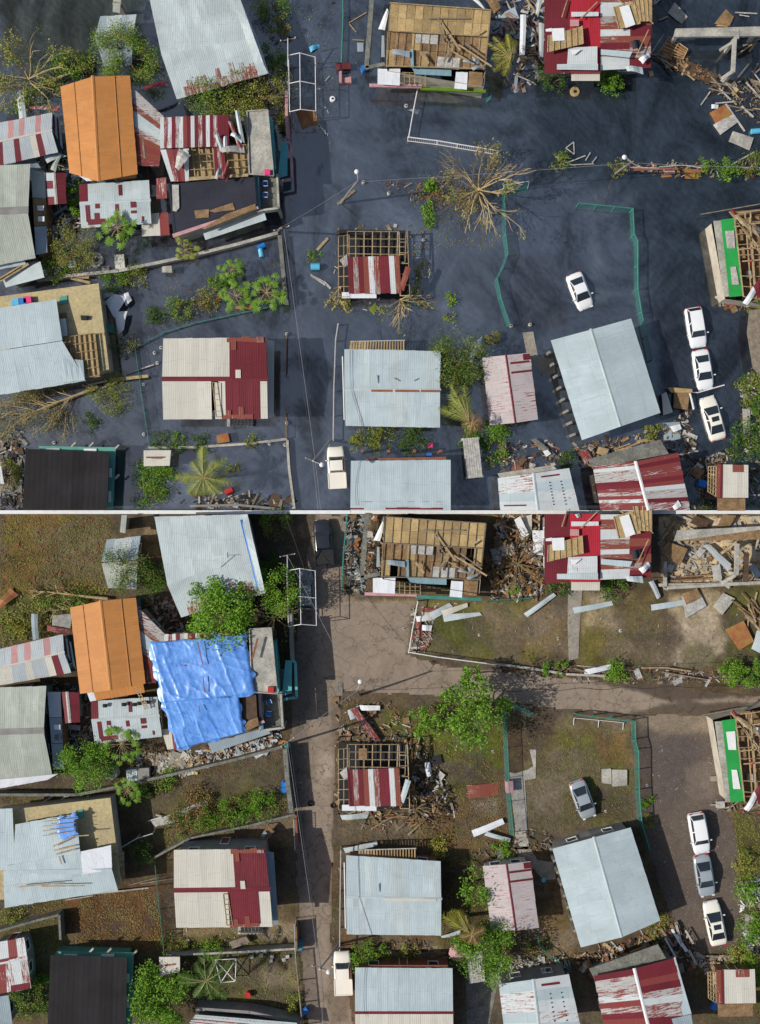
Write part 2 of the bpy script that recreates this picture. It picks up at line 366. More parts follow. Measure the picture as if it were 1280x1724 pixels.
def sheet(name, x0, x1, y0, y1, res, z, base, zones, m, mask=None, label=None, far=None, texture=None):
    """a fine grid between pixel bounds, painted by zone; mask = polygon (with rough edge) keeps only its inside; far extends the rim"""
    nx = int((x1-x0)/res)+1; ny = int((y1-y0)/res)+1
    xs = np.linspace(x0, x1, nx); ys = np.linspace(y0, y1, ny)
    if far:
        if far[0] is not None: xs = np.concatenate([[far[0]], xs])
        if far[1] is not None: xs = np.concatenate([xs, [far[1]]])
        if far[2] is not None: ys = np.concatenate([[far[2]], ys])
        if far[3] is not None: ys = np.concatenate([ys, [far[3]]])
        nx, ny = len(xs), len(ys)
    X, Y = np.meshgrid(xs, ys)
    f = (1-z/H)/S
    C = paint(X, Y, base, zones)
    if texture is not None: C = texture(X, Y, C)
    V = np.stack([(X-640)*f, (862-Y)*f, np.full(X.shape, 0.0)], -1).reshape(-1, 3)
    I = np.arange(nx*ny).reshape(ny, nx)
    F = np.stack([I[:-1, :-1], I[1:, :-1], I[1:, 1:], I[:-1, 1:]], -1).reshape(-1, 4)
    if mask is not None:
        poly, jit = mask
        jx = (fbm(X, Y, 20, 77)-.5)*2*jit; jy = (fbm(X, Y, 20, 78)-.5)*2*jit
        ins = (sdist(X+jx, Y+jy, poly) > 0).reshape(-1)
        F = F[ins[F].all(1)]
    me = bpy.data.meshes.new(name)
    used = np.unique(F); re = np.full(len(V), -1); re[used] = np.arange(len(used)); V = V[used]; F = re[F]; C = C.reshape(-1, 3)[used]
    me.vertices.add(len(V)); me.vertices.foreach_set('co', V.reshape(-1))
    me.loops.add(F.size); me.loops.foreach_set('vertex_index', F.reshape(-1).astype(np.int32))
    me.polygons.add(len(F)); me.polygons.foreach_set('loop_start', np.arange(0, F.size, 4, dtype=np.int32))
    me.update(calc_edges=True)
    ca = me.color_attributes.new('Col', 'FLOAT_COLOR', 'POINT')
    ca.data.foreach_set('color', np.concatenate([C, np.ones((len(C), 1))], 1).reshape(-1))
    me.materials.append(m)
    o = bpy.data.objects.new(name, me); o.location = (0, 0, z); COL.objects.link(o); o['kind'] = 'structure'
    if label: o['label'] = label
    return o

# ---------------------------------------------------------------- vegetation
def leaves_mesh(name, centres, mats, parent, size=.25, up=.5, seed=0, aspect=.5):
    """centres: array of (x,y,z) world positions, one leaf each"""
    rs = np.random.RandomState(seed); c = np.array(centres, float); n = len(c)
    if n == 0: return None
    nrm = rs.normal(size=(n, 3)); nrm[:, 2] = np.abs(nrm[:, 2])+up; nrm /= np.linalg.norm(nrm, axis=1)[:, None]
    t = rs.normal(size=(n, 3)); a = np.cross(nrm, t); a /= np.linalg.norm(a, axis=1)[:, None]; b = np.cross(nrm, a)
    s_ = size*(.6+.8*rs.rand(n))[:, None]
    a = a*s_*.5; b = b*s_*.5*aspect
    V = np.stack([c-a, c-b-a*.1, c+a, c+b-a*.1], 1).reshape(-1, 3)
    off = np.array(wloc(parent)) if parent is not None else c.mean(0)
    V = V-off
    me = bpy.data.meshes.new(name); me.vertices.add(4*n); me.vertices.foreach_set('co', V.reshape(-1))
    me.loops.add(4*n); me.loops.foreach_set('vertex_index', np.arange(4*n, dtype=np.int32))
    me.polygons.add(n); me.polygons.foreach_set('loop_start', np.arange(0, 4*n, 4, dtype=np.int32)); me.update(calc_edges=True)
    mats = [M[m] for m in (mats if isinstance(mats, (list, tuple)) else [mats])]
    for m in mats: me.materials.append(m)
    if len(mats) > 1:
        cl = vnoise(c[:, 0], c[:, 1], 1.3, seed % 20)*.7+rs.rand(n)*.5
        me.polygons.foreach_set('material_index', np.clip((cl/1.2*len(mats)).astype(np.int32), 0, len(mats)-1))
    o = bpy.data.objects.new(name, me); COL.objects.link(o)
    if parent is not None: o.parent = parent; WL[o.name] = Vector(off)
    else: o.location = off; WL[o.name] = Vector(off)
    return o
def branches(mb, p, d, length, r, depth, ends, rg, spread=.6, droop=0.0, k=3, thin=.02, zmin=.1):
    """recursive limbs; ends collects tip positions"""
    n = 3; pts = [p]; q = Vector(p); dd = Vector(d)
    for i in range(n):
        dd = (dd+Vector((rg.uniform(-1, 1), rg.uniform(-1, 1), rg.uniform(-1, 1)-droop))*.16).normalized()
        q = q+dd*length/n; q.z = max(q.z, zmin); pts.append(Vector(q))
    mb.tube(pts, r, 5 if r > .05 else 3, 0, max(r*.55, thin*.5))
    if depth <= 0: ends += [pts[-1], pts[-2]]; return
    if depth <= 1: ends.append(pts[-1])
    for i in range(k):
        t = rg.choice([1, 1, 2, 3]) if i < k-1 else 3
        nd = (dd+Vector((rg.uniform(-1, 1), rg.uniform(-1, 1), rg.uniform(-.7, .7)))*spread).normalized()
        branches(mb, pts[t], nd, length*rg.uniform(.55, .8), max(r*.6, thin), depth-1, ends, rg, spread, droop, k, thin, zmin)
def tree(label, px, py, rad, h, leaf, half='', n=1600, size=.28, bark='bark', name='tree', cat='tree', seed=1, squash=.6, depth=3, group=None, flat=.75, top=None, z0=0.0):
    """rad: crown radius in metres; px,py: pixel of the crown's middle"""
    rg = random.Random(seed); hc = h*.7
    c = W(px, py, hc); n = int(n*1.7); size *= .78; t = thing(name, label, cat, (c.x, c.y, z0), group)
    mb = MB(); ends = []
    mb.tube([Vector((c.x, c.y, z0-.3)), Vector((c.x+rg.uniform(-.15, .15), c.y, hc*.3)), Vector((c.x, c.y, hc*.55))], .05+rad*.045, 8, 0, .04+rad*.03)
    k = 7
    for i in range(k):
        a = 2*math.pi*i/k+rg.uniform(-.3, .3); el = rg.uniform(.3, 1.0)
        branches(mb, Vector((c.x, c.y, hc*rg.uniform(.4, .55))), Vector((math.cos(a)*math.cos(el), math.sin(a)*math.cos(el), math.sin(el))), rad*.5, .02+rad*.018, depth-1, ends, rg, .75)
    mb.build('trunk', bark, t)
    E = []
    for e in ends:
        d = Vector((e.x-c.x, e.y-c.y)); 
        if d.length > rad*1.02: continue
        E.append(e)
    rs = np.random.RandomState(seed)
    # clumps: limb ends plus extra clumps over an uneven shell
    cl = [(e.x, e.y, e.z, rad*.17) for e in E]
    for i in range(int(26*flat)):
        a = rs.rand()*6.28; rr = rad*math.sqrt(rs.rand())*.86*(1+.18*math.sin(a*3+seed)+.1*math.sin(a*5+2*seed)); zz = hc+rad*squash*(math.sqrt(max(0, 1-(rr/rad/1.1)**2))-.35)
        cl.append((c.x+rr*math.cos(a), c.y+rr*math.sin(a), zz+rs.uniform(-.2, .2)*rad, rad*rs.uniform(.14, .26)))
    cl = np.array(cl); idx = rs.randint(0, len(cl), n); g = rs.normal(size=(n, 3)); g /= np.maximum(1, np.linalg.norm(g, axis=1)/1.5)[:, None]
    P = cl[idx, :3]+g*cl[idx, 3][:, None]*np.array([.8, .8, .55]); P[:, 2] = np.maximum(P[:, 2], z0+.1)
    leaves_mesh('crown', P, leaf, t, size, .5, seed, .55)
    return t
def bush(label, px, py, rad, h, leaf, n=500, size=.22, seed=1, name='bush', cat='bush', group=None, rx=1.0, ry=1.0, twigs=True):
    rg = random.Random(seed); rs = np.random.RandomState(seed); c = W(px, py, h*.5); n = int(n*1.7); size *= .78; t = thing(name, label, cat, (c.x, c.y, 0), group)
    k = max(5, int(12*rad)); cl = []
    for i in range(k):
        a = rs.rand()*6.28; rr = rad*math.sqrt(rs.rand())*.85
        cl.append((c.x+rr*math.cos(a)*rx, c.y+rr*math.sin(a)*ry, h*(.35+.6*rs.rand()*(1-(rr/rad)**2*.6)), rad*rs.uniform(.12, .34)))
    if twigs:
        mb = MB()
        for q in cl: mb.tube([(c.x+(q[0]-c.x)*.2, c.y+(q[1]-c.y)*.2, -.2), (c.x+(q[0]-c.x)*.6, c.y+(q[1]-c.y)*.6, q[2]*.6), q[:3]], .035, 4, 0, .012)
        mb.build('stem', 'bark', t)
    cl = np.array(cl); idx = rs.randint(0, len(cl), n); g = rs.normal(size=(n, 3)); g /= np.maximum(1, np.linalg.norm(g, axis=1)/1.6)[:, None]
    P = cl[idx, :3]+g*cl[idx, 3][:, None]*np.array([.8, .8, .6]); P[:, 2] = np.maximum(P[:, 2], .05)
    leaves_mesh('foliage', P, leaf, t, size, .5, seed, .5)
    return t
def baretree(label, px, py, rad, h, half='', leaf=None, n=200, seed=1, bark='barkpale', name='bare_tree', k=13, depth=3, droop=0.1, size=.25, spread=.5, only=None, group=None, trunk_r=.22, thin=.028):
    """broken tree seen from above: limbs radiate from the trunk; only=(a0,a1) limits their bearings in degrees"""
    rg = random.Random(seed); c = W(px, py, h*.5); t = thing(name, label, 'tree', (c.x, c.y, 0), group); mb = MB(); ends = []
    mb.tube([(c.x, c.y, -.5), (c.x+.1, c.y, h*.3), (c.x, c.y, h*.5)], trunk_r, 8, 0, trunk_r*.8)
    for i in range(k):
        a = 2*math.pi*i/k+rg.uniform(-.2, .2)
        if only: a = R(only[0]+(only[1]-only[0])*(i+rg.random()*.8)/k)
        el = rg.uniform(.05, .7)
        branches(mb, Vector((c.x, c.y, h*rg.uniform(.35, .5))), Vector((math.cos(a)*math.cos(el), math.sin(a)*math.cos(el), math.sin(el))), rad*rg.uniform(.38, .58), trunk_r*.33, depth-1, ends, rg, spread, droop, 3, thin)
    mb.build('trunk', bark, t)
    if leaf and n:
        rs = np.random.RandomState(seed); E = np.array([tuple(e) for e in ends]); idx = rs.randint(0, len(E), n)
        keep = vnoise(E[:, 0], E[:, 1], 1.8, seed % 30) > .45
        if keep.sum() > 3: E = E[keep]; idx = rs.randint(0, len(E), n)
        P = E[idx]+rs.normal(size=(n, 3))*.28; P[:, 2] = np.maximum(P[:, 2], .05)
        leaves_mesh('leaves', P, leaf, t, size, .4, seed, .55)
    return t
def fallen(label, x1, y1, x2, y2, spread_m, leaf, n=500, seed=1, bark='barkpale', name='fallen_tree', size=.22, k=9, group=None, depth=3):
    """a toppled tree lying from its root end to its crown"""
    rg = random.Random(seed); a, b = W(x1, y1, .5), W(x2, y2, .5); t = thing(name, label, 'tree', (a.x, a.y, 0), group); d = b-a; ln = d.length; d.normalize(); sdv = Vector((-d.y, d.x, 0))
    mb = MB(); ends = []; mb.tube([a, L(a, b, .3)+Vector((0, 0, .2)), L(a, b, .6)+Vector((0, 0, .3)), b], .19, 7, 0, .05)
    for i in range(k):
        tt = rg.uniform(.3, .97); p = L(a, b, tt)+Vector((0, 0, .25)); sgn = rg.choice((-1, 1))
        nd = (d*.9+sdv*sgn*rg.uniform(.1, 1.1)+Vector((0, 0, rg.uniform(0, .35)))).normalized()
        branches(mb, p, nd, spread_m*rg.uniform(.5, .8), .075, depth-1, ends, rg, .4, .25, 3, .025)
    mb.build('trunk', bark, t)
    if n:
        rs = np.random.RandomState(seed); E = np.array([tuple(e) for e in ends]); idx = rs.randint(0, len(E), n)
        P = E[idx]+rs.normal(size=(n, 3))*.38; P[:, 2] = np.maximum(P[:, 2], .05)
        leaves_mesh('leaves', P, leaf, t, size, .4, seed, .45)
    return t
def frond(mb, p, a, ln, droop, rg, wid=.5, up=.5, n=24):
    d = Vector((math.cos(a), math.sin(a), 0)); sv = Vector((-d.y, d.x, 0)); pts = []
    for i in range(n+1):
        s_ = i/n; pts.append(p+d*ln*s_*(1-.12*droop*s_)+Vector((0, 0, up*ln*s_*.6-droop*ln*s_*s_*.75)))
    mb.tube(pts, .035, 4, 0, .01)
    for i in range(1, n+1):
        s_ = i/n; w_ = 1.25*wid*math.sin(math.pi*min(1, .12+s_*.83))**.6
        for sg in (-1, 1):
            if rg.random() < .14: continue
            q = pts[i]; tip = q+(sv*sg*w_*rg.uniform(.85, 1.1)+d*w_*.75)-Vector((0, 0, w_*.35)); bw = d*ln/n*.42
            mb.poly([q-bw, q+bw, tip], 1)
def palm(label, px, py, h, ln, half='', n=11, seed=1, leaf='palmy', angles=None, name='palm_tree', droop=.8, group=None, bx=0, by=0, wid=.5):
    rg = random.Random(seed); top = W(px, py, h); base = Vector((top.x+bx, top.y+by, 0)); t = thing(name, label, 'palm tree', base, group)
    mb = MB(); mb.tube([base-Vector((0, 0, .3)), L(base, top, .5)+Vector((.1, 0, 0)), top], .17, 8, 0, .12); mb.build('trunk', 'barkpale', t)
    mb = MB(); mb.lathe(top-Vector((0, 0, .25)), [(.1, 0), (.24, .15), (.16, .35), (.03, .5)], 8); mb.build('crown_shaft', 'palmy', t)
    if angles is None: angles = [360*i/n+rg.uniform(-24, 24) for i in range(n)]
    for a in angles:
        mb = MB(); frond(mb, top+Vector((0, 0, .15)), R(a), ln*rg.uniform(.6, 1.12), droop*rg.uniform(.5, 1.4), rg, wid*rg.uniform(.7, 1.1)); mb.build('frond', ['barkpale', leaf], t)
    return t

def papaya(label, px, py, h, ln, n=11, seed=1, leaf='leaf', group=None):
    """upright stem with lobed leaves on long stalks"""
    rg = random.Random(seed); top = W(px, py, h); t = thing('papaya_tree', label, 'papaya tree', Vector((top.x, top.y, 0)), group)
    mb = MB(); mb.tube([Vector((top.x+.1, top.y, -.5)), top-Vector((.05, 0, h*.4)), top], .09, 7, 0, .06); mb.build('trunk', 'barkpale', t)
    for i in range(n):
        a = i*2.4+rg.uniform(-.4, .4); l_ = ln*rg.uniform(.35, 1.0); tip = top+Vector((math.cos(a)*l_, math.sin(a)*l_, rg.uniform(-.5, .45))); mb = MB(); mb.tube([top, L(top, tip, .5)+Vector((0, 0, .18)), tip], .025, 4, 0, .015)
        r_ = rg.uniform(.38, .62)*min(1.15, ln/1.6); k = 9; tl = rg.uniform(-.4, .1)
        for j in range(k):
            b = a+(j-4)*.52; m_ = Vector((math.cos(b), math.sin(b), tl)); sv = Vector((-math.sin(b), math.cos(b), 0)); rr = r_*1.15*(1-.08*abs(j-4))*rg.uniform(.8, 1.1)
            mb.poly([tip, tip+m_*rr*.4+sv*rr*.1, tip+m_*rr*.7+sv*rr*.13, tip+m_*rr, tip+m_*rr*.7-sv*rr*.13, tip+m_*rr*.4-sv*rr*.1], 1)
        mb.build('leaf', ['barkpale', leaf], t)
    return t
# ---------------------------------------------------------------- buildings
def sheets(mb, q, pat, w=.9, jit=.05, t=.03, rg=rnd, vj=.05):
    """roofing sheets side by side from eave q0-q1 up to q3-q2; pat gives the material index of each sheet"""
    ln = (q[1]-q[0]).length; n = len(pat) if len(pat) > 1 else max(1, round(ln/w))
    for i in range(n):
        u0, u1 = i/n, (i+1)/n; c = pat[i % len(pat)]
        if c == '.': continue
        a, b = quadpt(q, u0, 0), quadpt(q, u1, 0); c2, d2 = quadpt(q, u1, 1), quadpt(q, u0, 1)
        dn = (a-d2); dn = dn.normalized() if dn.length > 1e-6 else dn; e = rg.uniform(-jit, jit)*.6+jit*.3; dz = Vector((0, 0, rg.uniform(0, .006)+(i % 2)*.004))
        mb.slab([a+dn*e+dz, b+dn*(e+rg.uniform(-.02, .02))+dz, c2+dz, d2+dz], t, int(c))
def openings(root, p, q, z0, z1, rg, door=False, wm='whitep', z2=None, nmax=3):
    d = q-p; ln = d.length
    if ln < 1.6 or z1-z0 < 1.7: return
    d = d.normalized(); nrm = Vector((d.y, -d.x, 0)); n = min(nmax, max(1, int(ln/2.8)))
    for i in range(n):
        t = (i+.5)/n*ln; isd = door and i == n//2
        hw = .45 if isd else .55; a, b = (max(z0, 0), min(2.05, z1-.15)) if isd else (min(1.0, z1-1.2), min(2.05, z1-.3))
        if z1 > 4.2 and not isd: a, b = z1-1.75, z1-.65
        c = p+d*t; mb = MB(); o = nrm*.03
        for s_ in (-1, 1): mb.bar(c+d*(hw*s_)+Vector((0, 0, a))+o, c+d*(hw*s_)+Vector((0, 0, b))+o, .08, .10)
        for z in (a, b): mb.bar(c-d*(hw+.05)+Vector((0, 0, z))+o, c+d*(hw+.05)+Vector((0, 0, z))+o, .13 if z == a else .10, .08)
        f = mb.build('door' if isd else 'window', wm, root)
        mb = MB(); mb.bar(c-d*hw+Vector((0, 0, (a+b)/2))+nrm*.012, c+d*hw+Vector((0, 0, (a+b)/2))+nrm*.012, .04, b-a)
        mb.build('door_leaf' if isd else 'pane', 'wallbrown' if isd else 'glass', f)
def building(label, slopes, outline, mats, wall, z0=0.0, name='house', cat='house', over=.35, win=True, jit=.05, half='', group=None, ridge=None, cap=None, capw=.4, beams=True, wtop=None, t=.03):
    """slopes: list of (four (px,py,z), pattern, sheet width); outline: [(px,py,z)] of the eave line; walls stand inside it"""
    rg = random.Random(sum(map(ord, label)))
    if z0 < 0: over = max(over, .85)  # flooded eaves widened so their dark undersides mirror in the water
    O = [W(*p) for p in outline]; c = sum(O, Vector((0, 0, 0)))/len(O)
    root = thing(name, label, cat, (c.x, c.y, z0), group)
    mb = MB(); Q = []
    for s_ in slopes:
        q = [W(*p) for p in s_[0]]; Q.append(q); sheets(mb, q, s_[1], s_[2] if len(s_) > 2 else .9, jit, t, rg)
    roof = mb.build('roof', mats, root)
    if ridge:
        a, b = W(*ridge[0]), W(*ridge[1]); d = (b-a).normalized(); sv = Vector((-d.y, d.x, 0)); mb = MB(); n = max(2, int((b-a).length/1.8))
        for i in range(n):
            p0, p1 = L(a, b, i/n), L(a, b, (i+1)/n+.01); up = Vector((0, 0, .055+.012*(i % 2))); dn = Vector((0, 0, -.04))
            mb.slab([p0+up, p1+up, p1+sv*capw/2+dn+up*.8, p0+sv*capw/2+dn+up*.8], .02); mb.slab([p1+up, p0+up, p0-sv*capw/2+dn+up*.8, p1-sv*capw/2+dn+up*.8], .02)
        mb.build('ridge_cap', cap or mats[0], roof)
    # walls
    I = []
    for k, p in enumerate(O):
        a, b = O[k-1], O[(k+1) % len(O)]; d1 = (p-a); d2 = (b-p); d1.z = d2.z = 0
        if d1.length < 1e-4: d1 = d2.copy()
        d1.normalize(); d2.normalize(); n1 = Vector((d1.y, -d1.x, 0)); n2 = Vector((d2.y, -d2.x, 0)); m = n1+n2
        m = m/max(.5, m.length_squared/2) if m.length > .1 else n1
        I.append(p-m*over if (m.dot(p-Vector((c.x, c.y, p.z))) > 0) else p+m*over)
    if wall:
        mb = MB(); n = len(I); drop = .07
        for k in range(n):
            a, b = I[k], I[(k+1) % n]
            mb.poly([Vector((a.x, a.y, z0)), Vector((b.x, b.y, z0)), b-Vector((0, 0, drop)), a-Vector((0, 0, drop))])
        mb.build('wall', wall, root)
        if beams:
            mb = MB()
            for k in range(n):
                a, b = I[k]-Vector((0, 0, drop+.06)), I[(k+1) % n]-Vector((0, 0, drop+.06)); mb.bar(L(a, b, .003), L(a, b, .997), .2, .1)
            mb.build('eave_beam', 'oldwood', root)
        if win:
            dd = True
            for k in range(n):
                a, b = I[k].copy(), I[(k+1) % n].copy(); zt = min(a.z, b.z); mid = (a+b)/2; a.z = b.z = 0; d = b-a; nrm = Vector((d.y, -d.x, 0))
                if nrm.dot(mid-c) < 0: a, b = b, a; nrm = -nrm
                if nrm.dot(-mid) < 0: continue
                openings(root, a, b, z0, zt, rg, dd); dd = False
    return dict(root=root, q=Q, roof=roof)
def house(label, q, ridge, ze, zr, mats, p1='0', p2=None, wall='wallcream', z0=0.0, w=.9, **k):
    A, B, C, D = q
    if ridge is None:
        return building(label, [([(*A, ze), (*B, ze), (*C, zr), (*D, zr)], p1, w)], [(*A, ze), (*B, ze), (*C, zr), (*D, zr)], mats, wall, z0, **k)
    r1, r2 = ridge
    out = [(*A, ze), (*B, ze), (*r2, zr), (*C, ze), (*D, ze), (*r1, zr)]
    return building(label, [([(*A, ze), (*B, ze), (*r2, zr), (*r1, zr)], p1, w), ([(*D, ze), (*C, ze), (*r2, zr), (*r1, zr)], p2 or p1, w)], out, mats, wall, z0, ridge=((*r1, zr), (*r2, zr)), **k)
def patch(hs, s, u0, u1, v0, v1, m, name='roof_sheet', lift=.05, label=None, n=1, rag=0):
    q = hs['q'][s]; mb = MB(); dz = Vector((0, 0, lift)); mb2 = mb
    for i in range(n):
        a, b = u0+(u1-u0)*i/n, u0+(u1-u0)*(i+1)/n; r0, r1 = rnd.uniform(-rag, rag), rnd.uniform(-rag, rag)
        mb.slab([quadpt(q, a, v0+r0)+dz, quadpt(q, b, v0+r0)+dz, quadpt(q, b, v1+r1)+dz, quadpt(q, a, v1+r1)+dz], .02)
    o = mb.build(name, m, hs['roof'])
    if label: o['label'] = label
    return o
def lattice(mb, q, nu, nv, w=.09, h=.12, mi=0, rg=rnd, miss=0.0):
    for i in range(nu+1):
        if rg.random() < miss: continue
        u = i/nu; mb.bar(quadpt(q, u, 0), quadpt(q, u, 1), w, h, mi)
    for j in range(nv+1):
        if rg.random() < miss: continue
        v = j/nv; dz = Vector((0, 0, h*.75)); mb.bar(quadpt(q, 0, v)+dz, quadpt(q, 1, v)+dz, w*.8, h*.6, mi)
def PZ(pts, z): return [W(x, y, z) for x, y in pts]
def slabthing(label, pts, z, m, t=.05, name='metal_sheet', cat='metal sheet', group=None, zs=None, kind=None, curl=0.0):
    """a loose flat sheet with a slight sag, lying where it fell"""
    P = [W(p[0], p[1], zs[i] if zs else z) for i, p in enumerate(pts)]
    mb = MB()
    if len(P) == 4 and kind is None:
        n = 5; j0 = rnd.uniform(.02, .06)+curl
        e = (P[1]-P[0])
        lng = (P[1]-P[0]).length > (P[2]-P[1]).length
        if not lng: P = P[1:]+P[:1]
        g = [(i/n) for i in range(n+1)]; top = []
        for u in g:
            b = Vector((0, 0, math.sin(u*math.pi*1.5)*j0+.03)); top += [quadpt(P, u, 0)+b, quadpt(P, u, .5)+b+Vector((0, 0, j0*.5)), quadpt(P, u, 1)+b]
        bot = [p-Vector((0, 0, t)) for p in top]; F = []; N = len(top)
        for i in range(n):
            for j in range(2):
                k = i*3+j; F += [[k, k+3, k+4, k+1], [N+k+1, N+k+4, N+k+3, N+k]]
            F += [[i*3, N+i*3, N+i*3+3, i*3+3], [i*3+5, N+i*3+5, N+i*3+2, i*3+2]]
        F += [[0, 1, N+1, N], [1, 2, N+2, N+1], [n*3+1, n*3, N+n*3, N+n*3+1], [n*3+2, n*3+1, N+n*3+1, N+n*3+2]]
        d = (P[1]-P[0]).normalized(); sv = (P[3]-P[0]).normalized(); i0 = len(mb.v); mb.v += top+bot
        for f in F: mb.f.append([i0+x for x in f]); mb.m.append(0); mb.uv += [((top+bot)[x].dot(sv), (top+bot)[x].dot(d)) for x in f]
    else: mb.slab(P, t)
    o = mb.build(name, m); tag(o, label, cat, group); return o
def plank(label, x1, y1, x2, y2, w=.16, z=.12, m='wood', z2=None, name='plank', cat='plank', group=None, h=.06):
    mb = MB(); a = W(x1, y1, z); b = W(x2, y2, z if z2 is None else z2); mb.bar(a, b, w, h); o = mb.build(name, m); return tag(o, label, cat, group)
def planks(label, lst, group, m='wood', z=.12, w=.16, name='plank', cat='plank', h=.06):
    for i, p in enumerate(lst):
        mm = m if isinstance(m, str) else m[i % len(m)]
        plank(label, p[0], p[1], p[2], p[3], p[4] if len(p) > 4 else w, z+rnd.uniform(0, .12), mm, name=name, cat=cat, group=group, h=h)
def scatterplanks(label, poly, n, group, m=('wood', 'oldwood'), ln=(12, 45), ang=None, z=.1, w=(.1, .22), seed=1, name='plank', cat='plank', aj=25, zj=.4):
    rg = random.Random(seed); X = [p[0] for p in poly]; Y = [p[1] for p in poly]; k = 0; tries = 0
    while k < n and tries < n*30:
        tries += 1; x, y = rg.uniform(min(X), max(X)), rg.uniform(min(Y), max(Y))
        if sdist(np.array([x]), np.array([y]), poly)[0] < 0: continue
        a = R((rg.uniform(0, 180) if ang is None else ang+rg.gauss(0, aj))); l_ = rg.uniform(*ln)/2; k += 1; zz = z+rg.uniform(0, zj)
        plank(label, x-l_*math.cos(a), y+l_*math.sin(a), x+l_*math.cos(a), y-l_*math.sin(a), rg.uniform(*w), zz, rg.choice(m), zz+rg.uniform(-.1, .15), name, cat, group)
def rubble(label, poly, n, mats, size=(.06, .3), z=0.0, pile=.3, seed=1, name='debris', cat='debris'):
    """small uncountable litter as one stuff object"""
    rg = random.Random(seed); mb = MB(); X = [p[0] for p in poly]; Y = [p[1] for p in poly]; k = 0; tr = 0
    xs = np.array([rg.uniform(min(X), max(X)) for _ in range(n*4)]); ys = np.array([rg.uniform(min(Y), max(Y)) for _ in range(n*4)])
    sd_ = sdist(xs, ys, poly); den = fbm(xs, ys, 22, seed); ok = np.where((sd_ > 0) & (den > .36))[0][:n]
    for i in ok:
        s_ = rg.uniform(*size)*(1 if rg.random() > .12 else 1.8); zz = z+rg.uniform(0, pile)*min(1, sd_[i]/12)+.03
        if size[1] > .17 and rg.random() < .07: mb.box(W(xs[i], ys[i], zz+.05), (s_*rg.uniform(2, 5), s_*rg.uniform(1.2, 2.6), .03), rg.uniform(0, 3.14), rg.randrange(len(mats)), rg.uniform(-.25, .25)); continue
        mb.box(W(xs[i], ys[i], zz), (s_*rg.uniform(.7, 3.4), s_*rg.uniform(.18, .75), s_*rg.uniform(.08, .3)), rg.uniform(0, 3.14), rg.randrange(len(mats)), rg.uniform(-.35, .35))
    o = mb.build(name, list(mats))
    if o: tag(o, label, cat, kind='stuff')
    return o
def litter(label, poly, n, leaf, size=.16, z=.03, seed=1, name='leaf_litter', cat='leaf litter', thick=.05, thr=.4):
    rs = np.random.RandomState(seed); P = np.array(poly, float); x = rs.uniform(P[:, 0].min(), P[:, 0].max(), n*4); y = rs.uniform(P[:, 1].min(), P[:, 1].max(), n*4)
    ok = np.where((sdist(x, y, poly)+(fbm(x, y, 18, seed+5)-.5)*26 > 0) & (fbm(x, y, 16, seed) > thr))[0][:n]
    c = [tuple(W(x[i], y[i], z+rs.rand()*thick)) for i in ok]
    o = leaves_mesh(name, c, leaf, None, size, 1.5, seed, .5)
    if o: tag(o, label, cat, kind='stuff')
    return o
# ---------------------------------------------------------------- fences, pipes, wires, poles
def wallrun(label, pts, h, m, w=.16, z0=-.3, name='garden_wall', cat='garden wall', post=None):
    c = W(*pts[0]); t = thing(name, label, cat, (c.x, c.y, 0)); mb = MB()
    P = [W(x, y, h) for x, y in pts]
    for a, b in zip(P, P[1:]):
        mb.bar(a-Vector((0, 0, (h-z0)/2)), b-Vector((0, 0, (h-z0)/2)), w, h-z0)
    mb.build('wall_body', m, t)
    mb = MB()
    for i, (a, b) in enumerate(zip(P, P[1:])): mb.bar(L(a, b, .004)+Vector((0, 0, .035)), L(a, b, .996)+Vector((0, 0, .035)), w+.05, .06)
    mb.build('coping', m if post is None else post, t)
    return t
def netfence(label, pts, h, lean=(0, 0), step=2.4, z0=-.3, top='tealpipe', name='chain_fence', cat='fence', netm='net', r=.035, bars=False):
    """posts, top rail and green netting; lean moves the top sideways in metres"""
    P = [W(x, y, 0) for x, y in pts]; t = thing(name, label, cat, P[0]); lv = Vector((lean[0], lean[1], h)); net = MB(); rail = MB()
    for a, b in zip(P, P[1:]):
        n = max(1, round((b-a).length/step)); rail.tube([a+lv, b+lv], r, 5)
        net.poly([a+Vector((0, 0, .05)), b+Vector((0, 0, .05)), b+lv, a+lv])
        for i in range(n+(1 if b is P[-1] else 0)):
            p = L(a, b, i/n); mb = MB(); mb.tube([p+Vector((0, 0, z0)), p+lv+Vector((0, 0, .06))], r*1.15, 6); mb.build('post', top, t)
        if bars:
            k = int((b-a).length/.22)
            for i in range(k): p = L(a, b, (i+.5)/k); rail.tube([p+Vector((0, 0, .1)), p+lv], .018, 4)
            rail.tube([a+Vector((0, 0, .15)), b+Vector((0, 0, .15))], r*.8, 4)
    rail.build('rail', top, t)
    if netm: net.build('netting', netm, t)
    return t
def wire(label, a, b, sag=.5, r=.025, m='wirelt', group='overhead cables', n=14):
    A, B = W(*a), W(*b); mb = MB(); mb.tube([L(A, B, i/n)-Vector((0, 0, sag*4*(i/n)*(1-i/n))) for i in range(n+1)], r, 4)
    return tag(mb.build('cable', m), label, 'cable', group)
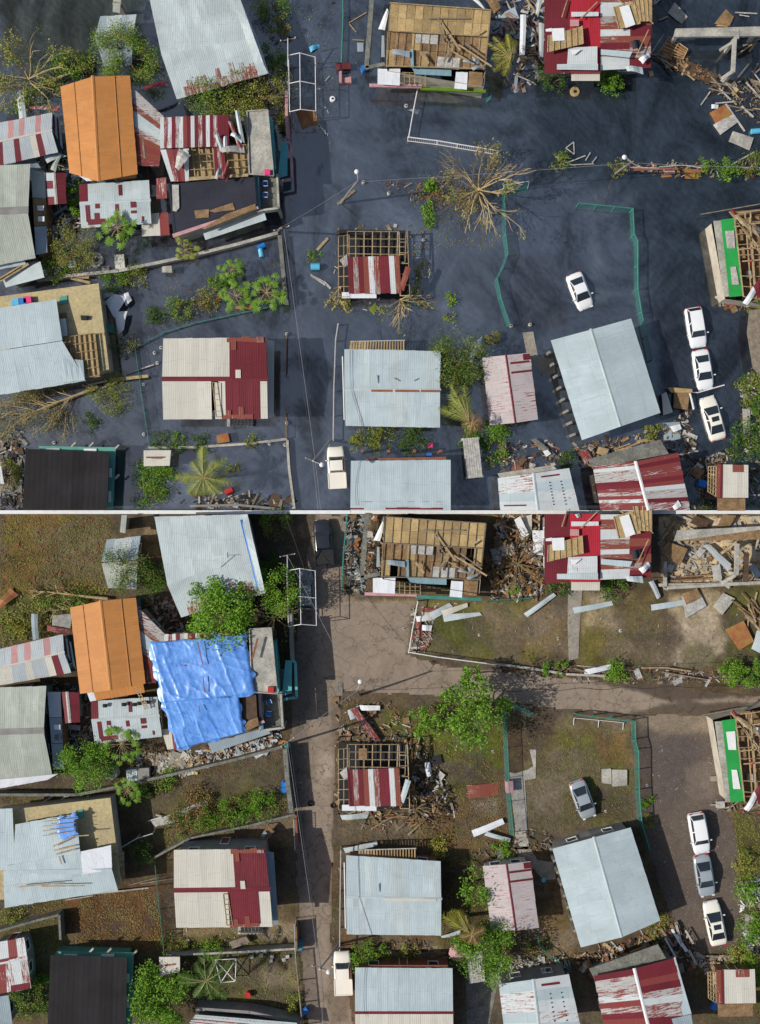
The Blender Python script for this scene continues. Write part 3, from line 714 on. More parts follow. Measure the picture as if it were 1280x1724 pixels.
def pole(label, px, py, topx, topy, h, z0=0.0, arm=True, m='pole', r=.14, lamp=False, armang=0.0, name='utility_pole', cat='utility pole', dish=0):
    b = W(px, py, 0); tp = W(topx, topy, h); t = thing(name, label, cat, b); mb = MB(); mb.tube([b-Vector((0, 0, .5)), L(b, tp, .5), tp], r, 8, 0, r*.65); mb.build('shaft', m, t)
    if arm:
        d = Vector((math.cos(armang), math.sin(armang), 0)); mb = MB(); mb.bar(tp-d*.9-Vector((0, 0, .4)), tp+d*.9-Vector((0, 0, .4)), .1, .1); mb.build('crossarm', 'oldwood', t)
        for s_ in (-.8, 0, .8):
            mb = MB(); mb.lathe(tp+d*s_-Vector((0, 0, .35)), [(.03, 0), (.06, .08), (.03, .12), (.06, .2), (.02, .26)], 7); mb.build('insulator', 'whitep', t)
    if lamp:
        d = Vector((math.cos(armang), math.sin(armang), 0)); mb = MB(); mb.tube([tp-Vector((0, 0, .3)), tp+d*.9], .03, 5); a_ = mb.build('lamp_arm', 'steel', t)
        mb = MB(); mb.lathe(tp+d*1.0-Vector((0, 0, .25)), [(.05, .3), (.2, .22), (.27, .1), (.2, 0), (.05, -.02)], 12); mb.build('lamp_head', 'whitep', a_)
    return t
# ---------------------------------------------------------------- vehicles
def car(label, x1, y1, x2, y2, paint='carwhite', z0=0.0, kind='sedan', name='parked_car', cat='car', wide=1.0, group=None, sunroof=False):
    """nose at pixel x1,y1 and tail at x2,y2"""
    a, b = W(x1, y1, z0+.6), W(x2, y2, z0+.6); d = b-a; d.z = 0; Ln = d.length; ang = math.atan2(-d.y, -d.x); c = (a+b)/2
    root = thing(name, label, cat, (c.x, c.y, z0), group); ca, sa = math.cos(ang), math.sin(ang)
    T = lambda x, y, z: Vector((c.x+x*ca-y*sa, c.y+x*sa+y*ca, z0+z))          # +x = nose
    k = Ln/4.5; hw = 1.0*wide
    if kind == 'sedan': prof = [(2.25, .52, .62), (2.12, .66, .82), (1.7, .76, .95), (1.0, .88, .99), (.3, .92, 1), (-.9, .93, 1), (-1.35, .95, .99), (-1.9, .93, .95), (-2.15, .86, .86), (-2.25, .6, .72)]; gh = [(1.18, .88, .84), (.34, 1.36, .66), (-.72, 1.40, .64), (-1.58, .95, .80)]
    elif kind == 'wagon': prof = [(2.25, .55, .70), (2.12, .74, .86), (1.7, .86, .95), (1.1, .96, .99), (.3, 1.0, 1), (-1.2, 1.02, 1), (-1.9, 1.02, .98), (-2.15, .95, .9), (-2.25, .6, .8)]; gh = [(1.12, .96, .82), (.5, 1.52, .68), (-1.72, 1.52, .66), (-2.12, 1.0, .78)]
    else: prof = [(2.25, .62, .74), (2.15, .84, .88), (1.7, .92, .96), (1.2, .98, 1), (.3, 1.0, 1), (-.5, 1.0, 1), (-1.2, 1.0, 1), (-2.2, 1.0, 1), (-2.25, .6, .98)]; gh = [(1.15, .97, .84), (.72, 1.58, .70), (-.35, 1.58, .70), (-.55, 1.0, .80)]
    rows = []
    for (x, zt, wf) in prof:
        w_ = hw*wf; rows.append([T(x*k, s_*w_*f, z) for s_, f, z in ((-1, .90, .28), (-1, 1.0, .42), (-1, 1.0, zt*.78), (-1, .93, zt-.04), (-1, .72, zt+.0), (1, 0, zt+.035), (1, .72, zt), (1, .93, zt-.04), (1, 1.0, zt*.78), (1, 1.0, .42), (1, .90, .28))])
    mb = MB(); P = [p for r_ in rows for p in r_]; n = 11; F = []
    for i in range(len(rows)-1):
        for j in range(n-1): F.append([i*n+j, i*n+j+1, (i+1)*n+j+1, (i+1)*n+j])
    F.append(list(range(n))[::-1]); F.append([(len(rows)-1)*n+j for j in range(n)])
    for i in range(len(rows)-1): F.append([i*n, (i+1)*n, (i+1)*n+n-1, i*n+n-1])
    mb.share(P, F); mb.build('body', paint, root, smooth=True)
    (xa, za, wa), (xb, zb, wb), (xc, zc, wc), (xd, zd, wd) = gh
    g = lambda x, z, w_: (T(x*k, -w_, z), T(x*k, w_, z))
    A, B_, C, D = g(xa, za, wa), g(xb, zb, wb), g(xc, zc, wc), g(xd, zd, wd)
    def panel(nm, q, inset, m, out=.012):
        q = [Vector(p) for p in q]; cc = sum(q, Vector((0, 0, 0)))/len(q); nn = (q[1]-q[0]).cross(q[2]-q[0]).normalized()
        if nn.dot(cc-T(0, 0, .9)) < 0: nn = -nn
        q = [p+(cc-p).normalized()*inset*.75+nn*out for p in q]; mb = MB(); mb.poly(q); lo = [p-nn*.02 for p in q]
        for i in range(len(q)): mb.poly([q[i], lo[i], lo[(i+1) % len(q)], q[(i+1) % len(q)]])
        return mb.build(nm, m, root)
    # cabin shell in body colour, then glass let into it
    mb = MB()
    for q in ((A[0], A[1], B_[1], B_[0]), (C[0], C[1], D[1], D[0]), (A[0], B_[0], C[0], D[0]), (A[1], B_[1], C[1], D[1])): mb.poly(q)
    mb.build('cabin', paint, root)
    rt = MB(); m1, m2 = T((xb+xc)/2*k, -(wb+.01), (zb+zc)/2+.04), T((xb+xc)/2*k, (wb+.01), (zb+zc)/2+.04); up = Vector((0, 0, .05))
    cen = [T(x*k, 0, z+.07) for x, z in ((xb, zb), ((xb+xc)/2, (zb+zc)/2+.02), (xc, zc))]
    rt.share([B_[0]+up*.3, cen[0], B_[1]+up*.3, m1, cen[1], m2, C[0]+up*.3, cen[2], C[1]+up*.3], [[0, 1, 4, 3], [1, 2, 5, 4], [3, 4, 7, 6], [4, 5, 8, 7]]); rt.build('roof_panel', paint, root, smooth=True)
    panel('windscreen', (A[0], A[1], B_[1], B_[0]), .07, 'glass'); panel('rear_window', (C[0], C[1], D[1], D[0]), .09, 'glass')
    for s_ in (0, 1):
        ts = (0, .45, 1) if kind != 'pickup' else (0, 1)
        for i in range(len(ts)-1):
            lo0, lo1 = L(A[s_], D[s_], ts[i]), L(A[s_], D[s_], ts[i+1]); h0, h1 = L(B_[s_], C[s_], ts[i]), L(B_[s_], C[s_], ts[i+1]); panel('side_window', (lo0, lo1, h1, h0), .08, 'glass')
        mb = MB(); y = (-1 if s_ == 0 else 1)
        mb.box(T(.78*k, y*(hw+.11), .98), (.12, .2, .14), ang); mb.build('mirror', paint, root)
        for nm, x, zt, m in (('headlight', 2.17, .62, 'lamp'), ('tail_light', -2.19, .78, 'tail')):
            mb = MB(); mb.box(T(x*k, y*hw*.62, zt), (.16, .3, .13), ang); mb.build(nm, m, root)
        for x in (1.42, -1.38):
            p, q2 = T(x*k, y*(hw-.2), .31), T(x*k, y*(hw+.005), .31); mb = MB(); mb.tube([p, q2], .31, 16); wh = mb.build('wheel', 'rubber', root)
            mb = MB(); mb.tube([T(x*k, y*(hw-.05), .31), T(x*k, y*(hw+.02), .31)], .19, 12); mb.build('rim', 'chrome', wh)
    if sunroof: mb = MB(); mb.box(T(-.12*k, 0, 1.47), (.55, .8, .02), ang); mb.build('sunroof', 'glass', root)
    if kind == 'pickup':
        mb = MB(); y0 = hw*.98
        bed = [T(-.62*k, -y0, 0), T(-.62*k, y0, 0), T(-2.26*k, y0, 0), T(-2.26*k, -y0, 0)]
        for i in range(4): mb.bar(bed[i]+Vector((0, 0, 1.04)), bed[(i+1) % 4]+Vector((0, 0, 1.04)), .1, .12)
        mb.build('cargo_bed', paint, root)
        mb = MB(); mb.slab([bed[i]+(bed[(i+2) % 4]-bed[i]).normalized()*.08+Vector((0, 0, 1.05)) for i in range(4)], .02); mb.build('bed_cover', 'carcream' if paint != 'carblack' else 'rubber', root)
    mb = MB()
    for x, m in ((2.2, 0), (-2.22, 0)): mb.box(T(x*k, 0, .42), (.12, hw*1.5, .16), ang)
    mb.build('bumper', 'rubber' if kind == 'pickup' else paint, root)
    return root
def barrel(label, px, py, r, h, m, lying=None, name='barrel', cat='barrel', z=0.0):
    c = W(px, py, z+h/2 if lying is None else z+r); t = MB()
    if lying is None:
        t.lathe((c.x, c.y, z), [(r*.96, 0), (r, .05*h), (r*.94, .3*h), (r, .34*h), (r*.94, .38*h), (r*.94, .63*h), (r, .67*h), (r*.94, .7*h), (r, .96*h), (r*.9, h), (r*.86, h*.96), (.02, h*.95)], 16)
    else:
        d = Vector((math.cos(R(lying)), math.sin(R(lying)), 0)); t.tube([c+d*h*s_ for s_ in (-.5, -.47, -.18, -.15, .15, .18, .47, .5)], r, 14)
    return tag(t.build(name, m, smooth=False), label, cat)
def tank(label, px, py, r, h, m='whitedirty', z=0.0):
    c = W(px, py, z+h); root = thing('water_tank', label, 'water tank', (c.x, c.y, z)); mb = MB()
    mb.lathe((c.x, c.y, z), [(r, 0), (r, h*.8), (r*.9, h*.95), (r*.5, h), (.03, h)], 20); mb.build('tank_body', m, root)
    mb = MB(); mb.lathe((c.x, c.y, z+h*.98), [(r*.32, 0), (r*.32, .08), (r*.2, .12), (.02, .13)], 12); mb.build('lid', 'dark', root); return root
def crate(label, pts, h, m, z=0.0, name='crate', cat='crate', group=None):
    """an open or lidded box traced by its four top corners"""
    P = PZ(pts, z+h); c = sum(P, Vector((0, 0, 0)))/4; root = thing(name, label, cat, (c.x, c.y, z), group); mb = MB()
    for i in range(4): a, b = P[i], P[(i+1) % 4]; mb.bar(a-Vector((0, 0, h/2)), b-Vector((0, 0, h/2)), .05, h)
    mb.build('side', m, root); mb = MB(); mb.slab([p+Vector((0, 0, .03)) for p in P], .04); mb.build('lid', m, root); return root
def tyre(label, px, py, z=.12, r=.33, group=None, tilt=0):
    c = W(px, py, z); mb = MB(); i = 0; n, k = 18, 7; P = []
    for a in range(n):
        t = a/n*6.283
        for b in range(k): s_ = b/k*6.283; rr = r*.76+r*.24*math.cos(s_); P.append(c+Vector((rr*math.cos(t), rr*math.sin(t), r*.26*math.sin(s_)+math.cos(t)*tilt)))
    mb.share(P, [[a*k+b, ((a+1) % n)*k+b, ((a+1) % n)*k+(b+1) % k, a*k+(b+1) % k] for a in range(n) for b in range(k)])
    return tag(mb.build('tyre', 'rubber'), label, 'tyre', group)
def chair(label, px, py, m='bluep', z=.5, ang=0.0, group=None):
    c = W(px, py, z+.42); root = thing('plastic_chair', label, 'chair', (c.x, c.y, z), group); ca, sa = math.cos(ang), math.sin(ang)
    T = lambda x, y, zz: Vector((c.x+x*ca-y*sa, c.y+x*sa+y*ca, z+zz))
    mb = MB(); mb.slab([T(-.24, -.22, .44), T(.24, -.22, .44), T(.24, .22, .44), T(-.24, .22, .44)], .04); mb.build('seat', m, root)
    mb = MB(); mb.slab([T(-.26, .22, .44), T(.26, .22, .44), T(.24, .34, .86), T(-.24, .34, .86)], .04); mb.build('backrest', m, root)
    for x in (-.22, .22):
        for y in (-.2, .2): mb = MB(); mb.tube([T(x, y, .42), T(x*1.1, y*1.1, 0)], .02, 5); mb.build('leg', 'whitep', root)
        mb = MB(); mb.bar(T(x*1.2, -.2, .64), T(x*1.2, .26, .66), .05, .03); mb.build('armrest', 'whitep', root)
    return root
# ================================================================ THE SETTING
TF, BF = ' in the flooded half', ' in the dry half'
def watermat():
    m, nt, p = new_mat('flood_water')
    a = _n(nt, 'ShaderNodeAttribute', attribute_name='Col'); pos = _n(nt, 'ShaderNodeNewGeometry').outputs['Position']
    sw = _noise(nt, _scale(nt, pos, (1, .75, 1)), .085, 8, 3.2, .62); sw2 = _noise(nt, pos, .35, 6, 2.0, .65)
    k = _math(nt, 'MULTIPLY', _ramp(nt, sw, .36, .66, .58, 1.5), _ramp(nt, sw2, .3, .7, .92, 1.08))
    fil = _math(nt, 'ABSOLUTE', _math(nt, 'SUBTRACT', _noise(nt, _scale(nt, pos, (1.3, .7, 1)), .16, 9, 4.5, .6), .5)); k = _math(nt, 'MULTIPLY', k, _ramp(nt, fil, .0, .09, 1.2, .97))
    rpl = _n(nt, 'ShaderNodeTexWave', wave_type='BANDS'); rpl.bands_direction = 'DIAGONAL'; rpl.inputs['Scale'].default_value = .55; rpl.inputs['Distortion'].default_value = 14; rpl.inputs['Detail'].default_value = 4; rpl.inputs['Detail Scale'].default_value = .5; nt.links.new(pos, rpl.inputs['Vector']); k = _math(nt, 'MULTIPLY', k, _ramp(nt, rpl.outputs[1], 0, 1, .93, 1.08))  # ripple glints painted in as light and dark bands
    c = _mix(nt, 1.0, a.outputs[0], _math(nt, 'MULTIPLY', k, .70), 'MULTIPLY'); nt.links.new(c, p.inputs['Base Color'])  # part of the reflected sky is put into the base colour
    lum = _math(nt, 'MULTIPLY', _math(nt, 'MULTIPLY', a.outputs[2], k), 13.5, True)
    nt.links.new(_mix(nt, 1.0, (.95, .88, .76, 1), lum, 'MULTIPLY'), p.inputs['Specular Tint'])
    p.inputs['Roughness'].default_value = .07; p.inputs['IOR'].default_value = 3.5
    rip = _noise(nt, _scale(nt, pos, (1, 1.8, 1)), 1.5, 3, .8); _bump(nt, rip, p, .012, .5)
    return m
M['water'] = watermat()
M['earth'] = groundmat('bare_earth', 2.6, .38, .08, clod=0)
M['roadm'] = groundmat('muddy_asphalt', 1.8, .15, .01, .85, crack=True)
M['gravelm'] = groundmat('gravel', 5.0, .3, .04, .95)
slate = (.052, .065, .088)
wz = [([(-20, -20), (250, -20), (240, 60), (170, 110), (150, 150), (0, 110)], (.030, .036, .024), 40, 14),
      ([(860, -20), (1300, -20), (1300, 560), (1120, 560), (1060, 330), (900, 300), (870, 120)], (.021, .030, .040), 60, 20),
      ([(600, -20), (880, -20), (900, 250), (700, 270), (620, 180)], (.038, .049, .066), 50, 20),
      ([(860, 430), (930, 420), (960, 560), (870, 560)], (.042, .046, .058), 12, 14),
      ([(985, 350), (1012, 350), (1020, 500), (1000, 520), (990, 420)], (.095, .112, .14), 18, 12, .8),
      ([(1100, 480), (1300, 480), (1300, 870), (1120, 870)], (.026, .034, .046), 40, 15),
      ([(640, 340), (840, 380), (830, 560), (660, 560)], (.085, .100, .130), 60, 20), ([(480, 250), (640, 250), (560, 420), (600, 560), (700, 580), (480, 600)], (.066, .080, .106), 60, 20),  # paler zones paint the sky's sheen on open water
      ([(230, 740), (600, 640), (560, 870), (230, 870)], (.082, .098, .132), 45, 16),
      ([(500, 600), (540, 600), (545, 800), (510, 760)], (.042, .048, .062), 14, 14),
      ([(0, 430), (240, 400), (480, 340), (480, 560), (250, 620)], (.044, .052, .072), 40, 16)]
sheet('flood_water', -20, 1300, -20, 859.6, 4, 0.0, slate, wz, M['water'], far=(-2500, 3800, -2500, None))
soil = (.100, .074, .054); grass = (.075, .085, .028); road = (.235, .185, .140); mud = (.115, .085, .062); gravel = (.105, .083, .066)
dry = (.17, .135, .085); pale = (.36, .30, .215); red = (.12, .066, .034)
gz = [([(0, 866), (190, 866), (180, 950), (175, 1000), (60, 1010), (0, 1030)], (.160, .104, .045), 12, 8),
      ([(110, 870), (185, 870), (180, 980), (100, 960)], (.115, .112, .033), 30, 20, .8), ([(0, 880), (50, 880), (30, 960), (0, 960)], (.10, .09, .03), 20, 12, .6),
      ([(0, 1000), (130, 1000), (130, 1060), (0, 1090)], (.07, .075, .03), 20, 12),
      ([(240, 866), (262, 866), (270, 940), (245, 930)], (.20, .15, .075), 5, 3),
      ([(380, 866), (490, 866), (490, 1040), (440, 1040)], (.07, .058, .048), 6, 4),
      ([(590, 1010), (700, 1010), (684, 1100), (640, 1110), (600, 1080)], road, 8, 6),
      ([(700, 1015), (900, 1010), (900, 1118), (800, 1112), (690, 1100)], (.125, .115, .040), 8, 6),
      ([(715, 1035), (815, 1035), (820, 1100), (720, 1098)], grass, 20, 18, .9),
      ([(820, 1030), (940, 1020), (945, 1090), (840, 1100)], (.19, .14, .082), 24, 16, .85),
      ([(950, 1000), (1110, 995), (1110, 1120), (950, 1120)], (.14, .11, .062), 12, 10),
      ([(985, 1000), (1035, 1000), (1030, 1060), (985, 1062)], (.31, .26, .18), 16, 12, .9), ([(1040, 1010), (1110, 1010), (1108, 1080), (1050, 1080)], (.115, .095, .052), 14, 12, .9),
      ([(980, 1060), (1050, 1070), (1050, 1118), (980, 1116)], (.12, .105, .035), 14, 14, .9), ([(1060, 1080), (1135, 1080), (1138, 1120), (1060, 1118)], (.18, .135, .085), 14, 10, .8),
      ([(1140, 1005), (1222, 1000), (1220, 1110), (1140, 1115)], (.31, .26, .19), 16, 22), ([(1150, 1085), (1210, 1085), (1210, 1125), (1150, 1122)], (.12, .14, .04), 12, 10, .8),
      ([(1222, 990), (1290, 990), (1290, 1120), (1222, 1120)], (.085, .085, .035), 12, 10),
      ([(680, 1100), (900, 1125), (1100, 1142), (1300, 1135), (1300, 1165), (1000, 1150), (860, 1140), (690, 1112)], (.10, .075, .052), 6, 6),
      ([(575, 1175), (850, 1180), (850, 1420), (575, 1430)], (.095, .075, .050), 8, 8),
      ([(650, 1195), (720, 1200), (730, 1245), (650, 1240)], (.085, .10, .025), 14, 12, .8), ([(715, 1235), (850, 1225), (848, 1290), (790, 1300), (735, 1285)], (.10, .118, .022), 14, 14, .9),
      ([(745, 1285), (800, 1290), (800, 1322), (750, 1320)], (.085, .075, .065), 10, 8), ([(735, 1310), (780, 1310), (782, 1345), (735, 1345)], (.095, .105, .025), 10, 10, .8),
      ([(795, 1348), (838, 1345), (836, 1378), (798, 1378)], (.15, .135, .125), 6, 6), ([(580, 1375), (700, 1380), (700, 1420), (580, 1425)], (.12, .10, .078), 12, 10),
      ([(700, 1370), (850, 1372), (850, 1430), (700, 1430)], (.13, .085, .05), 12, 10),
      ([(855, 1205), (1065, 1205), (1070, 1395), (880, 1400)], (.125, .105, .070), 8, 6), ([(935, 1235), (1005, 1235), (1015, 1290), (945, 1300)], (.105, .105, .03), 14, 14, .9),
      ([(1000, 1240), (1062, 1240), (1062, 1290), (1010, 1290)], (.16, .095, .045), 14, 12, .8), ([(930, 1285), (1055, 1290), (1065, 1380), (900, 1398)], (.10, .105, .038), 16, 14, .8),
      ([(1005, 1325), (1050, 1330), (1050, 1380), (1010, 1380)], (.10, .08, .065), 10, 8, .9), ([(890, 1310), (950, 1310), (950, 1370), (900, 1375)], (.15, .13, .095), 16, 12, .8),
      ([(500, 1000), (600, 1000), (600, 1160), (540, 1160)], road, 8, 4), ([(0, 1325), (480, 1310), (490, 1345), (250, 1400), (180, 1350), (0, 1350)], (.10, .085, .055), 10, 8),
      ([(240, 1345), (480, 1275), (490, 1340), (480, 1380), (250, 1420)], (.092, .078, .056), 8, 8), ([(420, 1290), (470, 1285), (440, 1310), (400, 1310)], (.09, .10, .035), 10, 10, .8),
      ([(300, 1360), (480, 1325), (490, 1390), (310, 1410)], (.075, .085, .025), 14, 12, .9), ([(380, 1395), (495, 1375), (500, 1425), (340, 1428)], (.17, .125, .078), 6, 6),
      ([(100, 1500), (275, 1490), (275, 1600), (120, 1600)], red, 12, 8), ([(0, 1520), (110, 1500), (110, 1600), (0, 1600)], (.09, .08, .04), 14, 10),
      ([(290, 1560), (500, 1555), (505, 1600), (290, 1600)], (.20, .155, .10), 8, 8), ([(320, 1575), (500, 1580), (500, 1620), (320, 1615)], (.085, .09, .03), 12, 12, .8),
      ([(320, 1600), (505, 1600), (515, 1700), (330, 1700)], (.085, .08, .042), 10, 10), ([(440, 1620), (500, 1620), (505, 1660), (440, 1665)], (.19, .155, .10), 12, 10, .8),
      ([(575, 1570), (760, 1575), (765, 1625), (590, 1625)], (.155, .095, .055), 8, 8), ([(650, 1590), (760, 1590), (760, 1615), (650, 1615)], (.26, .22, .15), 6, 6, .9),
      ([(740, 1430), (820, 1430), (820, 1640), (745, 1640)], (.085, .06, .038), 10, 10), ([(780, 1640), (850, 1640), (845, 1740), (780, 1740)], (.11, .095, .075), 6, 6),
      ([(830, 1560), (1000, 1480), (1000, 1620), (840, 1640)], (.13, .095, .062), 12, 10), ([(900, 1520), (975, 1560), (960, 1600), (880, 1600)], (.185, .13, .075), 14, 12, .8),
      ([(1240, 1380), (1300, 1380), (1300, 1740), (1240, 1740)], (.085, .08, .032), 12, 10), ([(1110, 870), (1300, 870), (1300, 985), (1115, 985)], (.45, .37, .27), 4, 3),
      ([(830, 866), (910, 866), (900, 990), (820, 990)], (.10, .065, .038), 10, 8), ([(575, 866), (625, 866), (615, 1005), (575, 1000)], (.17, .13, .095), 6, 4),
      ([(850, 1200), (945, 1195), (925, 1260), (870, 1290)], (.085, .062, .045), 8, 8)]
def dirt(X, Y, C):
    n = fbm(X, Y, 60, 3); n2 = fbm(X, Y, 9, 9); g = np.clip((fbm(X, Y, 26, 21)-.58)*7, 0, .7)[..., None]; d = np.clip((fbm(X, Y, 34, 61)-.5)*5, 0, 1)[..., None]
    C = C*(.78+.44*n[..., None])*(.85+.3*n2[..., None])*(1-.28*d)
    gy = np.clip((fbm(X, Y, 48, 71)-.47)*5, 0, .65)[..., None]; C = C*(1-gy)+(C.mean(-1, keepdims=True)*np.array((1.18, 1.0, .92)))*gy
    return (C*(1-g*.4)+np.array((.078, .088, .022))*g*.4)*np.array((1.03, .97, .78))
sheet('ground', -20, 1300, 863, 1744, 3, -.012, soil, gz, M['earth'], far=(-2500, 3800, None, 4500), texture=dirt)
rz = [([(500, 866), (535, 866), (520, 1250), (505, 1724), (480, 1724), (480, 866)], (.17, .135, .105), 14, 6), ([(560, 1170), (600, 1165), (585, 1724), (555, 1724)], (.16, .125, .09), 8, 8),
      ([(540, 1270), (560, 1270), (562, 1310), (535, 1315)], (.34, .28, .22), 12, 10, .7), ([(1000, 1150), (1300, 1140), (1300, 1170), (1130, 1180)], (.085, .064, .046), 6, 10),
      ([(1130, 1185), (1300, 1180), (1300, 1215), (1000, 1205)], (.095, .072, .052), 6, 8), ([(640, 1105), (690, 1108), (690, 1160), (640, 1160)], (.205, .16, .122), 10, 8, .7)]
def roadtex(X, Y, C):
    n = fbm(X, Y, 70, 31); st = fbm(X*3, Y, 40, 33); return C*(.88+.2*n[..., None])*(.94+.12*st[..., None])
sheet('road', 480, 610, 866, 1744, 3, 0.0, road, rz, M['roadm'], mask=([(532, 866), (592, 866), (576, 1000), (590, 1015), (605, 1100), (580, 1160), (568, 1250), (562, 1420), (560, 1500), (558, 1570), (566, 1640), (590, 1680), (600, 1760), (522, 1760), (508, 1640), (500, 1500), (493, 1380), (488, 1250), (497, 1100), (502, 1000)], 3), texture=roadtex)
sheet('cross_road', 560, 1300, 1000, 1230, 3, .004, road, rz, M['roadm'], mask=([(570, 1012), (700, 1012), (684, 1060), (684, 1102), (760, 1122), (900, 1134), (1050, 1152), (1310, 1172), (1310, 1196), (1100, 1204), (960, 1196), (840, 1184), (700, 1170), (572, 1164)], 4), texture=roadtex, far=None)
sheet('gravel_yard', 1060, 1260, 1190, 1630, 3, .004, gravel, [([(1070, 1198), (1200, 1198), (1200, 1232), (1080, 1230)], (.21, .165, .115), 12, 10, .9), ([(1090, 1250), (1180, 1240), (1190, 1330), (1100, 1350)], (.090, .074, .066), 24, 16, .8), ([(1160, 1290), (1205, 1290), (1205, 1350), (1160, 1350)], (.16, .13, .10), 12, 12, .6)], M['gravelm'], mask=([(1070, 1202), (1205, 1202), (1216, 1340), (1240, 1400), (1252, 1500), (1258, 1600), (1150, 1610), (1120, 1520), (1085, 1420)], 5), texture=lambda X, Y, C: C*(.85+.3*fbm(X, Y, 30, 51)[..., None]))
def slabpath(name, pts, label=None, m='concpath', z=.05):
    mb = MB(); mb.slab(PZ(pts, z), .12); o = mb.build(name, m); o['kind'] = 'structure'
    return o
slabpath('path', [(957, 990), (981, 990), (976, 1060), (974, 1108), (958, 1112), (956, 1050)], m='concpath')
slabpath('path', [(858, 1300), (868, 1302), (888, 1296), (898, 1290), (892, 1262), (903, 1262), (902, 1310), (884, 1314), (888, 1390), (891, 1430), (866, 1430), (868, 1395), (860, 1330)], m='conc')
slabpath('path', [(880, 560), (898, 558), (906, 600), (932, 604), (936, 628), (912, 634), (898, 612), (888, 600)], m='concpath', z=.03)
slabpath('path', [(862, 1425), (892, 1425), (905, 1448), (932, 1452), (936, 1480), (915, 1482), (898, 1462), (880, 1462), (872, 1440)], m='concpath')
slabpath('path', [(784, 1640), (842, 1640), (824, 1724), (786, 1724)], m='concdark', z=.03)
# the white line dividing the two views, built as a low wall
mb = MB(); a, b = W(-300, 862.2), W(1580, 862.2); mb.bar(a+Vector((0, 0, .6)), b+Vector((0, 0, .6)), .4, 1.4); o = mb.build('view_divider', 'whitep'); tag(o, 'long straight white dividing line between the flooded and dry views, built as wall', 'wall')

# ================================================================ HOUSES STANDING IN BOTH HALVES
def pair(fn, t, b):
    fn(TF, -.7, *t); fn(BF, 0.0, *b)
def big_grey(s, z0, A, B, C, D, r1, r2):
    h = house('large smooth light grey gable roof beside the parked cars'+s, [A, B, C, D], (r1, r2), 3.3, 3.9, ['blueroof'], wall='wallgrey', over=1.5 if z0 < 0 else .35, z0=z0, w=1.1, jit=.02, cap='white', capw=.3)  # deep flooded overhang shaped for its dark mirror image
    root = h['root']; rgx = random.Random(4)
    for i in range(8):
        p = L(W(*D, 0), W(*C, 0), 0) ; q0, q1 = h['q'][0][0], h['q'][0][1]
        p = L(q0, q1, .08+.12*i); p = Vector((p.x, p.y, 0))+(Vector((0, 0, 0))-Vector((p.x, p.y, 0))).normalized()*.35
        mb = MB(); mb.box((p.x, p.y, .9), (.28, .28, 1.8+(-z0)), .4); mb.build('porch_post', 'wallgrey', root)
    mb = MB(); mb.slab([quadpt(h['q'][1], u, v)+Vector((0, 0, .05)) for u, v in ((.30, .28), (.30, .32), (.31, .55), (.31, .50))], .02)
pair(big_grey, ((980, 741), (928, 573), (1063, 536), (1112, 695), (1045, 718), (995, 555)), ((978, 1595), (930, 1429), (1062, 1393), (1112, 1550), (1047, 1578), (1000, 1410)))
def pinkhouse(s, z0, q, r):
    h = house('small faded pink metal roof streaked with rust across it'+s, q, r, 2.7, 3.15, ['pink'], z0=z0, wall='wallcream', w=.7, jit=.05, cap='redroof', capw=.22)
    for v in (.72, .86): patch(h, 1, v, v+.03, .05, .95, 'redroof', rag=.1)
    patch(h, 1, .9, .99, .0, .3, 'redroof', n=1)
pair(pinkhouse, ([(825, 716), (812, 602), (892, 594), (906, 706)], ((868, 712), (852, 598))), ([(827, 1569), (813, 1458), (893, 1450), (907, 1562)], ((869, 1567), (853, 1455))))
def bluehouse(s, z0, q, r):
    h = house('pale blue metal roof beside the street'+s, q, r, 2.8, 3.25, ['blueroof', 'white'], '000100011000010', '001000011100000', z0=z0, wall='wallbrown', jit=.015, cap='white', capw=.25)
    if s == TF:
        for a, b in ((.28, .5), (.53, .78), (.8, 1)): patch(h, 1, a, b, .93, .99, 'wallbrown', lift=.07)
    else: patch(h, 1, .4, .95, .93, .99, 'cream', lift=.07)
    mb = MB(); a = W(q[0][0]-3, q[0][1]+12, 2.6); b = W(q[3][0]-2, q[3][1]-10, 2.6); mb.tube([a, b], .07, 6); mb.build('gutter', 'whitep', h['root'])
    for i in range(3):
        p = quadpt(h['q'][0], .35+.2*i, .75); mb = MB(); mb.box(p+Vector((0, 0, .08)), (.1, .9-.2*i, .05), .1+i); mb.build('roof_dent', 'chrome', h['roof'])
        if s == BF: break
pair(bluehouse, ([(580, 588), (742, 591), (741, 720), (582, 717)], ((580, 655), (741, 656))), ([(583, 1440), (742, 1450), (743, 1575), (584, 1573)], ((583, 1510), (743, 1513))))
def pallet_lean(s, z0, q):
    P = PZ(q, 2.3); c = sum(P, Vector())/4; root = thing('lean_to', 'slatted yellowish lean-to against the pale blue roof'+s, 'lean-to', (c.x, c.y, z0)); mb = MB()
    n = 20
    for i in range(n): mb.bar(quadpt(P, (i+.5)/n, 0), quadpt(P, (i+.5)/n, 1), .22 if i < 6 else .14, .05)
    mb.build('slats', 'ply', root); mb = MB(); mb.bar(P[0], P[1], .1, .12); mb.bar(P[3], P[2], .1, .12); mb.build('rail', 'whitedirty', root)
    for p in P: mb = MB(); mb.bar(Vector((p.x, p.y, z0)), p, .1, .1); mb.build('post', 'oldwood', root)
pair(pallet_lean, ([(590, 575), (682, 573), (682, 590), (588, 588)],), ([(603, 1431), (701, 1428), (701, 1448), (603, 1441)],))
